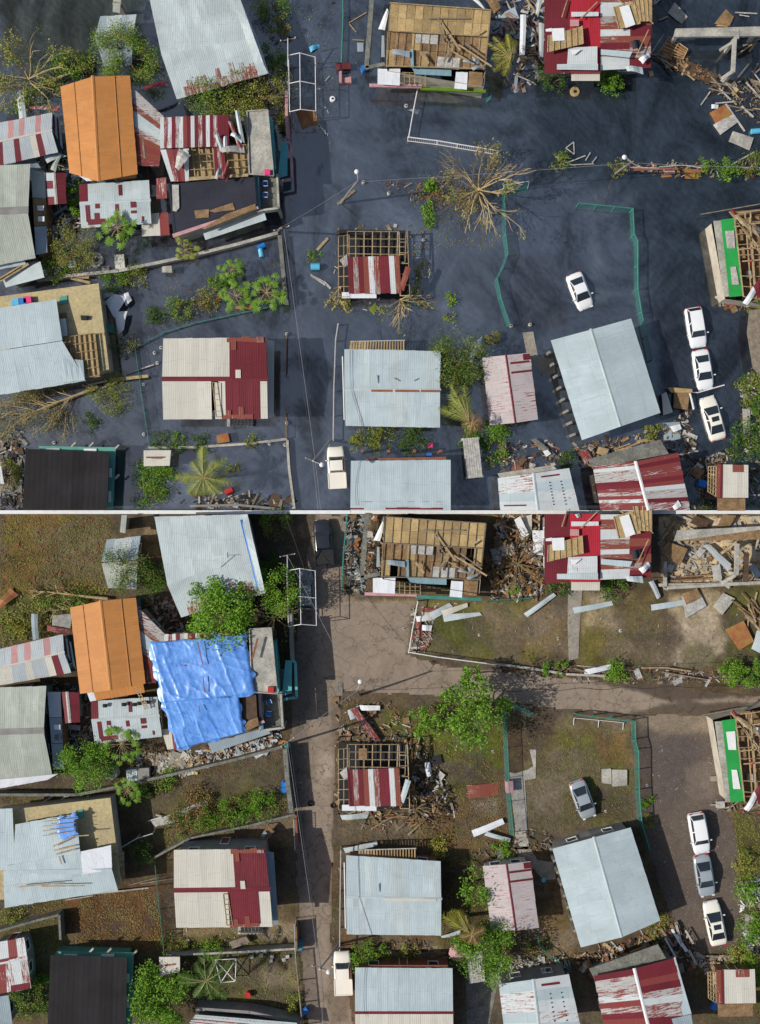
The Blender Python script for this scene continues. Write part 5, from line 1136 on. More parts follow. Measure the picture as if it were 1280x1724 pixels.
def twogreen(s, z0, y0, y1, y2, y3, x1, x2, x3, x4, dd, lean, low):
    h = building('lichen-stained grey double roof at the left edge'+s, [([(-15, y0+3, 3.5), (x1, y0, 3.5), (x2, y1, 3.9), (-15, y1+3, 3.9)], '0', .75), ([(-15, y3+dd, 3.3), (x4, y3, 3.3), (x3, y2, 3.9), (-15, y2+4, 3.9)], '0', .75)], [(-15, y0+3, 3.5), (x1, y0, 3.5), (x3, y2, 3.9), (x4, y3, 3.3), (-15, y3+dd, 3.3)], ['greygreen', 'white'], 'wallgrey', z0, jit=.03)
    mb = MB(); mb.slab([W(-15, y1+2, 3.95), W(x2, y1-1, 3.95), W(x3+1, y2+1, 3.95), W(-15, y2+4, 3.95)], .05); mb.build('valley_gutter', 'wallgrey', h['roof'])
    P = [W(*p, 3.0 if i in (0, 3) else 2.5) for i, p in enumerate(lean)]
    hh = thing('lean_to', 'narrow lean-to roof of dusty sheets beside the double roof'+s, 'lean-to', (P[0].x, P[0].y, z0)); mb = MB(); n = 3
    for i in range(n): mb.slab([quadpt(P, 0, i/n), quadpt(P, 1, i/n), quadpt(P, 1, (i+.98)/n), quadpt(P, 0, (i+.98)/n)], .04, i)
    mb.build('roof', ['greygreen', 'plyold', 'lean'] if s == TF else ['grey', 'lean', 'lean'], hh)
    for v in (.45, .58): mb = MB(); c = quadpt(P, .55, v)+Vector((0, 0, .08)); mb.box(c, (.85, .55, .06)); mb.build('skylight', 'whitep' if v < .5 or s == TF else 'glass', hh)
    mb = MB()
    for i in range(4): a, b = P[i], P[(i+1) % 4]; a = L(a, (P[0]+P[2])/2, .06); b = L(b, (P[0]+P[2])/2, .06); mb.poly([Vector((a.x, a.y, z0)), Vector((b.x, b.y, z0)), b-Vector((0, 0, .06)), a-Vector((0, 0, .06))])
    mb.build('wall', 'plyold', hh)
    Q = [W(*p, z) for p, z in zip(low, (2.6, 2.6, 2.9, 2.9))]; mb = MB(); sheets(mb, Q, '0', .5, .04); mb.build('awning', 'white' if s == TF else 'zinc', h['root'])
twogreen(TF, -.7, 276, 348, 358, 434, 51, 48, 47, 60, 15, [(52, 285), (76, 290), (80, 426), (61, 430)], [(-15, 456), (44, 445), (40, 435), (-15, 447)])
twogreen(BF, 0, 1155, 1226, 1234, 1304, 78, 74, 74, 88, 10, [(80, 1165), (102, 1165), (108, 1296), (90, 1296)], [(-15, 1330), (80, 1313), (98, 1303), (-15, 1314)])
def smallred(s, z0, q, r): house('small dark red roof with a white ridge board'+s, q, r, 2.4, 2.6, ['grey', 'redroof'], '1010' if s == TF else '11', '1', w=.7, z0=z0, wall='wallgrey', cap='whitedirty', capw=.35, win=False)
smallred(TF, -.7, [(80, 345), (77, 291), (110, 291), (112, 343)], ((95, 344), (91, 291)))
smallred(BF, 0, [(110, 1218), (104, 1165), (133, 1166), (135, 1216)], ((118, 1217), (113, 1165)))
def speckled(s, z0, q, r):
    h = house('whitish metal roof speckled with dark red rust squares'+s, q, r, 2.8, 3.2, ['white', 'redroof'], '10000000' if s == TF else '100000000', '0', w=.8, z0=z0, wall='wallgrey', jit=.05, cap='white', capw=.3)
    for u0, u1, v0, v1 in ((.08, .14, .2, .9), (.2, .27, .3, .6), (.22, .28, .75, .95), (.5, .55, .25, .5), (.5, .55, .6, .9), (.72, .8, .45, .62), (.72, .8, .7, .95), (.1, .35, .12, .3), (.87, .9, .1, .3)): patch(h, 1, u0, u1, v0, v1, 'redroof', rag=.03)
    patch(h, 0, .56, .61, .15, .7, 'redroof', n=1)
    if s == BF:
        for i, (x, y) in enumerate(((177, 1188), (209, 1186), (227, 1186), (235, 1184), (251, 1182))): slabthing('black mat number piece drying on the speckled roof'.replace(' number', ''), [(x-4, y-3), (x+4, y-3), (x+4, y+3), (x-4, y+3)], 3.25, 'dark', .04, name='mat', cat='mat', group='black mats on the speckled roof')
        P = [W(x, y, 3.5) for x, y in ((229, 1161), (233, 1160), (250, 1193), (245, 1195))]; root = thing('ladder', 'pale step ladder lying across the speckled roof in the dry half', 'ladder', P[0])
        for a, b in ((0, 3), (1, 2)): mb = MB(); mb.bar(P[a], P[b], .08, .06); mb.build('ladder_rail', 'wood', root)
        for i in range(8): mb = MB(); mb.bar(quadpt(P, 0, (i+.5)/8), quadpt(P, 1, (i+.5)/8), .1, .05); mb.build('rung', 'wood', root)
speckled(TF, -.7, [(133, 311), (251, 303), (255, 376), (137, 384)], ((134, 342), (253, 337)))
speckled(BF, 0, [(153, 1181), (265, 1173), (273, 1240), (160, 1253)], ((154, 1213), (268, 1205)))
for s, z0, a, b in ((TF, -.7, [(263, 300), (280, 299), (281, 334), (264, 335)], [(238, 362), (283, 357), (286, 396), (239, 398)]), (BF, 0, [(276, 1188), (291, 1188), (292, 1206), (277, 1206)], [(272, 1228), (296, 1226), (298, 1260), (282, 1262)])):
    house('tiny rust and white shed roof beside the speckled roof'+s, a, None, 2.6, 2.7, ['halfrust'], w=.5, z0=z0, wall='wallgrey', win=False, name='shed', cat='shed')
    house('small stained lean-to roof with one red triangle'+s, b, None, 2.2, 2.4, ['cream', 'halfrust'], '001', z0=z0, wall='wallgrey', win=False, name='shed', cat='shed')
def stainedshed(s, z0, q, q2):
    h = house('zinc shed roof half hidden under a leaning tree'+s, q, None, 2.5, 2.3, ['grey', 'lean'], '10010' if s == TF else '1001', z0=z0, wall='wallgrey', name='shed', cat='shed')
    mb = MB(); sheets(mb, [W(*p, 2.2) for p in q2], '0', .7, .05); mb.build('lower_roof', 'lean' if s == TF else 'greygreen', h['root'])
stainedshed(TF, -.7, [(169, 28), (230, 24), (224, 62), (160, 62)], [(160, 64), (224, 64), (222, 110), (175, 112)])
stainedshed(BF, 0, [(180, 909), (237, 902), (231, 942), (171, 946)], [(171, 948), (232, 944), (230, 992), (182, 990)])
for s, z0, q, q2 in ((TF, -.7, [(191, -10), (205, -10), (202, 22), (190, 20)], 0), (BF, 0, [(205, 867), (214, 867), (211, 898), (202, 896)], 0)):
    house('narrow pale roof strip above the leaning tree'+s, q, None, 2.6, 2.4, ['greygreen'], w=.5, z0=z0, wall='wallgrey', name='shed', cat='shed', win=False)
# patched house with peeled roof (flooded) / blue tarpaulins (dry), its balcony and concrete slab
def patched(s, z0, X):
    zt = 4.6; out = [(270, 198), (412, 192), (432, 300), (436, 345), (292, 396), (280, 300)]
    O = [(*X(*p), zt) for p in out]; Wp = [W(*p) for p in O]; c = sum(Wp, Vector())/6
    root = thing('house', ('house with red rusted roof peeled open over joists' if s == TF else 'house covered by two blue tarpaulins beside the street')+s, 'house', (c.x, c.y, z0))
    mb = MB(); I = [L(p, c, .05) for p in Wp]
    for i in range(6): a, b = I[i], I[(i+1) % 6]; mb.poly([Vector((a.x, a.y, z0)), Vector((b.x, b.y, z0)), Vector((b.x, b.y, zt-.25)), Vector((a.x, a.y, zt-.25))])
    mb.build('wall', 'wallcream', root)
    def sl(nm, pts, z, m, t=.05, par=root): mb = MB(); mb.slab([W(*X(*p), z) for p in pts], t); return mb.build(nm, m, par)
    mb = MB(); sheets(mb, [W(*X(*p), z) for p, z in (((270, 198), 4.7), ((385, 193), 4.7), ((386, 246), 5.1), ((270, 250), 5.1))], '020120210121012111', .45, .06); rf = mb.build('roof', ['whiterust', 'redroof', 'halfrust'], root)
    mb = MB(); sheets(mb, [W(*X(*p), z) for p, z in (((288, 306), 4.7), ((318, 303), 4.7), ((318, 250), 5.1), ((270, 252), 5.1))], '02120', .5, .15); mb.build('roof', ['whiterust', 'redroof', 'halfrust'], root)
    sl('ceiling_deck', [(300, 249), (416, 244), (420, 296), (306, 304)], 4.15, 'ply')
    mb = MB(); lattice(mb, [W(*X(*p), 4.55) for p in ((300, 249), (416, 244), (420, 294), (306, 300))], 10, 4, .1, .14); mb.build('rafter', 'wood', root)
    mb = MB(); sheets(mb, [W(*X(*p), 4.9) for p in ((362, 300), (383, 300), (376, 246), (360, 246))], '121', .6, .1); mb.build('roof_sheet', ['whiterust', 'redroof', 'halfrust'], root)
    dk = sl('lower_roof', [(283, 310), (430, 297), (434, 347), (292, 396)], 4.3, 'darkflat')
    if s == TF:
        sl('joist_edge', [(306, 299), (418, 292), (418, 297), (306, 305)], 4.7, 'wood')
        for i, q in enumerate((((327, 355), (352, 352), (352, 366), (330, 368)), ((352, 355), (392, 341), (396, 353), (362, 358)), ((340, 385), (382, 360), (430, 343), (431, 352), (345, 386)))):
            slabthing(('square', 'pointed', 'long')[i]+' tan plywood sheet on the dark flat roof by the street'+s, [X(*p) for p in q], 4.36+.03*i, 'plyold', .03, name='plywood_sheet', cat='plywood')
        sl('white_beam', [(290, 311), (301, 311), (302, 350), (297, 356), (291, 355)], 4.45, 'whitedirty'); 
        for i, q in enumerate((((362, 228), (368, 225), (378, 252), (371, 254)), ((377, 230), (383, 230), (383, 255), (376, 255)), ((370, 250), (410, 243), (412, 256), (374, 257)), ((384, 205), (390, 204), (410, 250), (404, 254)), ((396, 186), (403, 188), (412, 240), (404, 236)), ((392, 222), (409, 234), (406, 240), (388, 228)), ((302, 250), (322, 262), (300, 286), (294, 280)), ((376, 290), (384, 270), (388, 292), (380, 306)), ((362, 300), (372, 272), (374, 290), (366, 303)))):
            slabthing('curled white metal strip peeled up on the red rusted roof'+s, [X(*p) for p in q], 5.3+.06*i, ('white', 'whiterust', 'whitedirty', 'halfrust')[i % 4], .02, curl=.22, group='peeled white strips on the red rusted roof', name='metal_strip')
    else:
        sl('brown_roof', [(405, 1172-861), (434, 1166-861), (436, 1226-861), (412, 1234-861)] if 0 else [(394, 305), (421, 300), (424, 358), (400, 366)], 4.5, 'plyred' if 0 else 'darkwood'); sl('plywood_panel', [(404, 350), (424, 342), (426, 356), (402, 368)], 4.6, 'plyold')
    aw = [(342, 392), (445, 356), (449, 370), (346, 404)] if s == TF else [(342, 387), (440, 359), (445, 370), (348, 404)]
    sl('awning', aw, 3.2, 'white' if s == TF else 'lean', .06); sl('awning_trim', [(290, 394), (434, 347), (436, 351), (292, 400)], 4.35, 'pinkpaint', .1)
X_T = lambda x, y: (x, y)
X_B = lambda x, y: (x+7+(x-270)*.02, y+870-(y-200)*.03)
patched(TF, -.7, X_T); patched(BF, 0, X_B)
def balcony(s, z0, X):
    root = thing('balcony', 'roofed concrete balcony with turquoise walls beside the street'+s, 'balcony', W(*X(455, 300), 0)+Vector((0, 0, z0)))
    def sl(nm, pts, z, m, t=.1): mb = MB(); mb.slab([W(*X(*p), z) for p in pts], t); return mb.build(nm, m, root)
    sl('concrete_roof', [(416, 187), (451, 185), (461, 296), (420, 293)], 4.9, 'conc', .25)
    mb = MB(); P = [W(*X(*p), 5.0) for p in ((416, 187), (451, 185), (461, 296), (420, 293))]
    for i in range(4): mb.bar(P[i], P[(i+1) % 4], .12, .12)
    mb.build('parapet', 'conc', root)
    sl('floor', [(431, 298), (466, 295), (470, 353), (434, 357)], 3.0, 'concdark', .2)
    mb = MB(); P = [W(*X(*p), 3.5) for p in ((431, 298), (467, 295), (470, 352), (434, 357))]
    for i, (a, b) in enumerate(((1, 2), (2, 3), (3, 0))): mb.bar(P[a], P[b], .22, .9)
    mb.build('balustrade', 'conc', root)
    mb = MB(); mb.bar(W(*X(434, 300), 3.6), W(*X(437, 354), 3.6), .3, .9); mb.build('glass_wall', 'wallblue', root)
    mb = MB()
    for p in ((431, 298), (467, 295), (470, 352), (434, 357), (420, 200), (450, 190)): q = W(*X(*p), 3); mb.bar(Vector((q.x, q.y, z0)), q, .3, .3)
    mb.build('column', 'conc', root)
    mb = MB(); mb.bar(W(*X(458, 205), 1.9), W(*X(464, 290), 1.9), .25, 3.0); mb.build('turquoise_wall', 'teal', root)
    sl('stairs', [(462, 255), (473, 254), (474, 290), (464, 292)], 1.6, 'concdark', .1)
    sl('turquoise_slab', [(474, 240), (484, 240), (484, 295), (468, 300)], 2.6, 'teal', .15)
    mb = MB(); P = [W(*X(*p), 2.4) for p in ((484, 238), (490, 244), (492, 302), (478, 304), (470, 306))]
    for a, b in zip(P, P[1:]): mb.bar(a, b, .28, .25)
    mb.build('pink_coping', 'pinkpaint' if s == TF else 'teal', root)
    mb = MB(); P = [W(*X(*p), 1.2) for p in ((484, 160), (484, 205), (486, 240))]
    for a, b in zip(P, P[1:]): mb.bar(a, b, .3, 2.4)
    mb.build('side_wall', 'pinkpaint' if s == TF else 'wallgrey', root)
    chair('blue plastic chair at the upper end of the concrete balcony'+s, *X(448, 310), z=3.0, ang=1.6 if s == TF else .4); chair('blue plastic chair at the lower end of the concrete balcony'+s, *X(448, 329), z=3.0, ang=1.5)
    crate('small pink box on the lower corner of the concrete slab roof'+s, [X(446, 285), X(455, 285), X(455, 294), X(446, 294)], .35, 'pinkp' if s == TF else 'redp', 4.95)
balcony(TF, -.7, X_T); balcony(BF, 0, lambda x, y: (x+4+(x-416)*.05, y+872))
def ochre(s, z0, X, q1, q2, over):
    P = [W(*X(*p), 3.0) for p in ((-15, 501), (166, 477), (184, 622), (100, 640), (-15, 650))]; c = sum(P, Vector())/5; root = thing('house', ('ochre slab house with white metal roof and timber frame' if s == TF else 'ochre slab house with white metal roof and tarpaulin')+s, 'house', (c.x, c.y, z0))
    mb = MB(); mb.slab(P, .25); mb.build('concrete_roof', 'concyel', root); mb = MB(); I = [L(p, c, .04) for p in P]
    for i in range(5): a, b = I[i], I[(i+1) % 5]; mb.poly([Vector((a.x, a.y, z0)), Vector((b.x, b.y, z0)), Vector((b.x, b.y, 2.75)), Vector((a.x, a.y, 2.75))])
    mb.build('wall', 'wallcream', root)
    mb = MB(); sheets(mb, [W(*p, 3.9) if i < 2 else W(*p, 4.3) for i, p in enumerate(q1)], '0', .8, .05); mb.build('roof', 'blueroof', root)
    mb = MB(); sheets(mb, [W(*p, 3.8) if i < 2 else W(*p, 4.3) for i, p in enumerate(q2)], '0', .8, .05); mb.build('roof', 'blueroof', root)
    return root
o1 = ochre(TF, -.7, X_T, [(-15, 521), (95, 504), (105, 573), (-15, 592)], [(-15, 667), (145, 641), (105, 574), (-15, 593)], 0)
mb = MB(); mb.slab(PZ([(101, 569), (160, 561), (169, 634), (118, 640)], 3.3), .05); mb.build('open_floor', 'ply', o1)
mb = MB(); lattice(mb, PZ([(101, 569), (160, 561), (168, 632), (106, 641)], 3.45), 7, 5, .09, .14); mb.build('joist', 'wood', o1)
mb = MB(); sheets(mb, [W(143, 640, 4.0), W(104, 644, 4.0), W(106, 604, 4.2), W(140, 606, 3.8)], '0', .6, .05); mb.build('bent_sheet', 'blueroof', o1)
mb = MB()
for i in range(20): mb.bar(W(163, 566+i*3, 2.9-i*.1), W(176, 565+i*3, 2.9-i*.1), .1, .12)
mb.bar(W(162, 562, 3.1), W(169, 628, 1.1), .08, .1); mb.bar(W(175, 560, 3.1), W(183, 624, 1.1), .1, .1); mb.build('stairs', 'wood', o1)
mb = MB(); mb.slab(PZ([(96, 528), (112, 526), (113, 566), (102, 568)], 3.12), .04); mb.build('dark_panel', 'plyold', o1); mb = MB(); mb.slab(PZ([(101, 537), (111, 536), (114, 565), (103, 567)], 3.3), .04); mb.build('white_panel', 'whitep', o1)
mb = MB(); mb.slab(PZ([(102, 499), (113, 497), (114, 511), (98, 512)], 3.1), .06); mb.build('green_panel', 'wallgreen', o1)
for i, (x, y, m) in enumerate(((38, 507, 'bluep'), (46, 504, 'pinkp'), (26, 508, 'cyanp'))): crate(('blue', 'magenta', 'light blue')[i]+' bundle on the ochre slab roof at the left', [(x-7, y-5), (x+6, y-5), (x+7, y+5), (x-6, y+6)], .5, m, 3.0, name='bundle', cat='bundle')
crate('dark rounded tub lying on the ochre slab roof', [(136, 531), (148, 532), (146, 538), (137, 538)], .35, 'dark', 3.0, name='tub', cat='tub')
o2 = ochre(BF, 0, lambda x, y: (x+20 if x > 0 else x, y+866 if x < 170 else y+870), [(26, 1388), (128, 1370), (136, 1440), (22, 1458)], [(8, 1528), (199, 1499), (188, 1462), (6, 1466)], 0)
mb = MB(); sheets(mb, [W(-15, 1362, 3.8), W(21, 1361, 3.8), W(26, 1462, 4.2), W(-15, 1468, 4.2)], '0', .8, .03); mb.build('roof', 'blueroof', o2)
mb = MB(); sheets(mb, [W(10, 1458, 4.32), W(137, 1436, 4.3), W(152, 1475, 4.2), (W(6, 1490, 4.2))], '0', .8, .03); mb.build('roof', 'blueroof', o2)
mb = MB(); sheets(mb, [W(136, 1434, 4.3), W(187, 1423, 4.1), W(189, 1464, 4.2), W(139, 1472, 4.35)], '0', .9, .03); mb.build('zinc_sheet', 'zinc', o2)
mb = MB(); mb.slab(PZ([(128, 1365), (140, 1363), (141, 1376), (130, 1377)], 3.1), .06); mb.build('green_panel', 'wallgreen', o2)
mb = MB()
for i in range(16): mb.bar(W(195, 1440+i*3, 2.9-i*.12), W(208, 1438+i*3, 2.9-i*.12), .1, .12)
mb.bar(W(194, 1436, 3.1), W(197, 1486, 1.1), .08, .1); mb.bar(W(208, 1434, 3.1), W(210, 1486, 1.1), .1, .1); mb.build('stairs', 'wood', o2)
def tarp(label, q, z, seed, edges=.25, mt='bluecloth', fold=.18, nn=80):
    P = [W(*p, z[i]) for i, p in enumerate(q)]; pts = []; n = nn; F = []
    for j in range(n+1):
        for i in range(n+1):
            u, v = i/n, j/n; p = quadpt(P, u, v); x, y = p.x, p.y
            f1 = lambda a_, b_, s1, o: float(vnoise(np.array(a_), np.array(b_), s1, o))
            cr = lambda a_, b_, s1, o, k_: (1-abs(2*f1(a_, b_, s1, o)-1))**k_
            r_ = fold*(1.6*f1(x*.6+y*.2, y*.6, 2.0, seed)+.55*cr(x*1.1+y*.5, y*.22-x*.1, 1.1, seed+3, 5)+.4*cr(x*.25-y*.1, y*1.0+x*.3, 1.0, seed+5, 6)+.2*cr(x*2.4+y*.9, y*.5-x*.2, .8, seed+7, 4))
            e = min(u, 1-u, v, 1-v); d = max(0, .035-e)/.035*edges
            off = Vector(((float(vnoise(np.array(v*9.0), np.array(.5), 1, seed))-.5)*.7, 0, 0)) if u in (0, 1) else (Vector((0, (float(vnoise(np.array(u*9.0), np.array(.5), 1, seed))-.5)*.7, 0)) if v in (0, 1) else Vector())
            pts.append(p+Vector((0, 0, r_-d))+off)
    for j in range(n):
        for i in range(n): k = j*(n+1)+i; F.append([k, k+1, k+n+2, k+n+1])
    mb = MB(); mb.share(pts, F); o = mb.build('tarpaulin', mt, smooth=True); return tag(o, label, 'tarpaulin')
tarp('upper wrinkled blue tarpaulin draped over the house by the street', [(250, 1081), (415, 1066), (432, 1168), (272, 1186)], (4.9, 4.9, 5.2, 5.2), 3)
tarp('lower wrinkled blue tarpaulin hanging over the house edge by the garden wall', [(272, 1180), (404, 1171), (413, 1234), (298, 1263)], (5.15, 5.1, 4.7, 4.5), 9)
tarp('small bright blue tarpaulin with battens on the white metal roof', [(97, 1377), (128, 1370), (128, 1411), (98, 1413)], (4.3, 4.25, 4.4, 4.35), 5, .05, fold=.03, nn=16)
planks('thin pale batten lying over the small bright blue tarpaulin', [(72, 1383+i*8, 128, 1378+i*7, .06) for i in range(4)], 'battens on the small blue tarpaulin', 'wood', z=4.5)
planks('pale batten piled on the white metal roof below the small tarpaulin', [(90, 1425, 125, 1408, .14), (92, 1432, 130, 1423, .14), (95, 1438, 128, 1430, .14), (100, 1442, 104, 1455, .12), (33, 1493, 110, 1486, .12), (70, 1492, 143, 1491, .12), (120, 1408, 150, 1406, .12)], 'battens on the white metal roof', 'wood', z=4.5)
for s, z0, q in ((TF, -.7, [(242, 758), (272, 757), (288, 758), (286, 784), (242, 785)]), (BF, 0, [(268, 1611), (303, 1611), (303, 1636), (269, 1645)])):
    q4 = [q[0], q[-3], q[-2], q[-1]] if len(q) == 5 else q
    h = house('small dirty cream roofed hut by the palm'+s, q4, None, 2.3, 2.5, ['cream'], w=.7, z0=z0, wall='plyold', win=False, name='hut', cat='hut'); patch(h, 0, .1, .8, .4, .5, 'rust')
h = house('white roof with large red rust bands at the dry left edge', [(-15, 1588), (41, 1579), (53, 1664), (-15, 1675)], ((-15, 1624), (46, 1612)), 2.8, 3.1, ['whiterust', 'halfrust'], '0010', '01001', wall='wallgrey'); patch(h, 0, .1, .7, .84, .99, 'redroof'); patch(h, 1, .5, .97, .0, .2, 'redroof'); patch(h, 1, 0, .2, .72, .9, 'redroof')
house('low bluish roof under the white and rust one at the left edge', [(-15, 1680), (15, 1676), (22, 1730), (-15, 1730)], None, 2.6, 2.6, ['lean'], wall='wallgrey')
house('pale roof corner with rust tip at the flooded left edge', [(-15, 786), (2, 785), (7, 815), (-15, 812)], None, 2.6, 2.6, ['whiterust'], wall='wallgrey', z0=-.7, win=False)
house('rusty roof strip cut by the bottom edge beside the street', [(318, 1724), (330, 1708), (500, 1722), (505, 1745)], None, 2.6, 2.6, ['halfrust', 'white'], '0101001101', wall='wallgrey', win=False)
house('low white sheet roof below the grey double roof in water', [(10, 484), (5, 470), (68, 440), (75, 467)], None, 2.2, 2.4, ['white'], wall='wallgrey', z0=-.7, win=False, name='shed', cat='shed')
# ================================================================ VEHICLES
car('white sedan standing in flood water inside the green netted yard', 988, 520, 965, 461, 'carwhite', -.45)
car('white station wagon in flood water, first of the three-car row', 1177, 585, 1166, 518, 'carwhite', -.45, 'wagon')
car('white sedan in flood water in the middle of the three-car row', 1189, 656, 1178, 589, 'carwhite', -.45)
car('white rounded sedan with sunroof in flood water below the other cars', 1190, 668, 1210, 741, 'carcream', -.4, sunroof=True)
car('white pickup truck stranded in flood water near the white wall', 565, 752, 569, 822, 'carcream', -.35, 'pickup', name='pickup_truck', cat='pickup truck')
car('silver sedan parked on the grass inside the dry netted yard', 993, 1377, 970, 1315, 'carsilver')
car('white station wagon parked on gravel, first of the dry row', 1183, 1437, 1171, 1369, 'carwhite', 0, 'wagon')
car('silver sedan parked on gravel in the middle of the dry row', 1192, 1509, 1180, 1439, 'carsilver')
car('white rounded sedan with sunroof parked on gravel below the silver one', 1196, 1517, 1211, 1591, 'carcream', 0, sunroof=True)
car('white pickup truck parked at the roadside next to the grey metal roof', 576, 1601, 579, 1672, 'carcream', 0, 'pickup', name='pickup_truck', cat='pickup truck')
car('black pickup truck with grey bed cover parked at the top of the road', 542, 875, 548, 956, 'carblack', 0, 'pickup', name='pickup_truck', cat='pickup truck')
car('dark grey wagon in the shade beneath the white pipe carport frame', 513, 960, 516, 1026, 'cargrey', 0, 'wagon')
# ================================================================ WALLS, FENCES, PIPES
wallrun('long grey concrete garden wall across the flooded yards to the street', [(60, 470), (200, 456), (320, 431), (400, 411), (468, 392)], .9, 'conc', .3)
wallrun('long grey concrete garden wall across the dry yards to the street', [(-10, 1338), (130, 1338), (200, 1324), (320, 1297), (400, 1278), (476, 1257)], 1.3, 'concdark', .25)
wallrun('thick street side garden wall standing in water below the utility pole', [(471, 396), (476, 450), (483, 514)], .9, 'concdark', .4)
wallrun('tall mossy street side garden wall along the dry road', [(480, 1260), (484, 1315), (491, 1369)], 1.8, 'concdark', .45)
wallrun('brown roadside garden wall below the cream and red roofed house', [(499, 1560), (500, 1600)], 1.6, 'plyold', .2)
wallrun('thin garden wall between the fence corner and the street in water', [(250, 753), (330, 753), (420, 747), (484, 739)], .5, 'conc', .22)
wallrun('thin pale garden wall below the cream and red house in the dry half', [(280, 1608), (400, 1603), (500, 1597)], 1.2, 'conc', .18)
wallrun('curving concrete kerb wall on the street near the white wall, in water', [(484, 741), (487, 790), (496, 857)], .5, 'conc', .22)
wallrun('low garden wall between the hedge yard and the bare dirt yard', [(252, 1448), (320, 1411), (420, 1390), (497, 1371)], .9, 'concdark', .18)
wallrun('short earth coloured garden wall at the edge of the bare dirt yard', [(498, 1372), (501, 1424)], 1.3, 'wallbrown', .18)
wallrun('broken ochre garden wall beside the rusty white roof at the left', [(-10, 1570), (60, 1550), (100, 1540), (102, 1582)], 1.4, 'concdark', .2)
wallrun('dark garden wall in the lower flooded yard under the coconut palm', [(320, 852), (400, 850), (470, 857)], .6, 'wallgrey', .2)
wallrun('dark sloping garden wall under the coconut palm in the dry half', [(330, 1698), (420, 1704), (505, 1722)], 1.8, 'wallgrey', .3)
wallrun('pale ground level wall edge north of the cross road', [(836, 1118), (900, 1126), (952, 1135), (1020, 1138)], .35, 'conc', .2)
wallrun('low wall between the two cross road yards', [(1110, 985), (1190, 984), (1300, 980)], .5, 'conc', .3)
wallrun('submerged low wall line strewn with litter right of the bare tree', [(1068, 286), (1130, 284), (1190, 289)], .12, 'wallbrown', .2)
netfence('green chain fence between the fallen tree and the cream roofed house', [(228, 587), (238, 660), (252, 752)], 1.0, (.22, 0))
netfence('green chain fence overgrown with weeds beside the dry brown yard', [(262, 1450), (270, 1530), (278, 1605)], 1.6, (.3, 0))
netfence('curving green pipe fence along the flooded hedge yard', [(228, 587), (278, 561), (330, 545), (480, 513)], .5, (0, 0), netm=None, r=.05)
netfence('curving pale pipe fence around the ochre slab house', [(190, 1450), (192, 1436), (202, 1424), (236, 1404), (262, 1396)], 1.6, (0, 0), netm=None, r=.06, top='steel')
netfence('green pipe fence running up beside the roofless plywood house, in water', [(576, -10), (577, 30), (574, 108)], .6, (.1, 0), top='tealpipe', r=.08)
netfence('green pipe fence running beside the yard full of junk', [(584, 866), (578, 930), (575, 990)], 1.2, (.1, 0), r=.08)
netfence('green netted fence below the bare tree standing in water', [(844, 328), (846, 400), (850, 432), (842, 454), (832, 474), (838, 505), (853, 550)], 1.2, (.25, .05))
netfence('green netted fence beside the concrete path in the dry half', [(845, 1197), (848, 1260), (850, 1310), (853, 1350), (858, 1402)], 1.5, (.3, .1))
netfence('tilted green netted gate at the corner by the bare tree', [(846, 328), (888, 322)], .7, (.1, .9), netm='net', top='steelwhite')
netfence('fallen green netted gate panel by the leafy tree', [(862, 1190), (892, 1206)], .8, (.3, .5))
netfence('green rail fence around the flooded sedan yard', [(970, 349), (1060, 358), (1062, 400), (1068, 412), (1068, 490), (1074, 530), (1092, 610)], 1.2, (.12, .12), r=.06)
netfence('green rail fence around the dry sedan yard', [(966, 1200), (1062, 1212), (1063, 1245), (1068, 1262), (1069, 1330), (1073, 1378), (1086, 1425)], 1.5, (.15, .1), r=.06)
netfence('pale pipe fence panel laid flat inside the dry sedan yard', [(966, 1232), (1049, 1240)], .2, (0, 1.6), netm=None, top='steelwhite')
netfence('grey pipe fence on the street side of the pale blue roof, in water', [(570, 548), (566, 575), (563, 660), (562, 742)], .9, (0, 0), netm=None, r=.07, top='steel')
netfence('grey pipe fence on the street side of the pale blue roof, dry', [(575, 1425), (574, 1500), (573, 1592)], 1.6, (0, 0), netm=None, r=.06, top='steel')
netfence('short barred fence with white post caps beside the flooded cream and red house', [(484, 565), (483, 632)], .8, (0, 0), netm=None, top='plyold', bars=True)
netfence('lower barred fence with white post caps beside the flooded street', [(483, 690), (483, 738)], .8, (0, 0), netm=None, top='plyold', bars=True)
netfence('barred street fence casting ladder shadows near the bare dirt yard', [(497, 1372), (499, 1422)], 1.9, (0, 0), netm=None, top='steel', bars=True)
netfence('barred street fence below the cream and red house in the dry half', [(498, 1545), (500, 1600)], 1.9, (0, 0), netm=None, top='steel', bars=True)
netfence('bent street fence of pipes and boards at the bottom of the road', [(500, 1600), (505, 1650), (512, 1724)], 1.6, (0, 0), top='oldwood', r=.07)
netfence('white barred fence with two rails along the flooded crossing', [(687, 238), (736, 244), (837, 261)], .9, (0, .15), netm=None, top='steelwhite', bars=True, r=.06)
netfence('white barred fence along the grass at the dry crossing', [(688, 1098), (735, 1106), (835, 1119)], 1.0, (0, .15), netm=None, top='steelwhite', bars=True, r=.05)
netfence('thin white pipe fence from the plywood house to the flooded barred fence', [(704, 150), (697, 185), (688, 236)], .9, (0, 0), netm=None, top='steelwhite', r=.06, step=20)
netfence('thin white pipe fence between road and grass by the plywood house', [(703, 1012), (694, 1060), (688, 1097)], 1.0, (0, 0), netm=None, top='steelwhite', r=.06)
netfence('green net fence at the right front of the roofless plywood house, in water', [(822, 158), (818, 172)], 1.0, (.4, 0))
netfence('tangled green net fence in front of the roofless plywood house, dry', [(818, 1014), (890, 1010)], 1.2, (.1, .3))
netfence('dark green fence against the big grey roof, in water', [(1092, 615), (1108, 690)], .6, (-.4, 0))
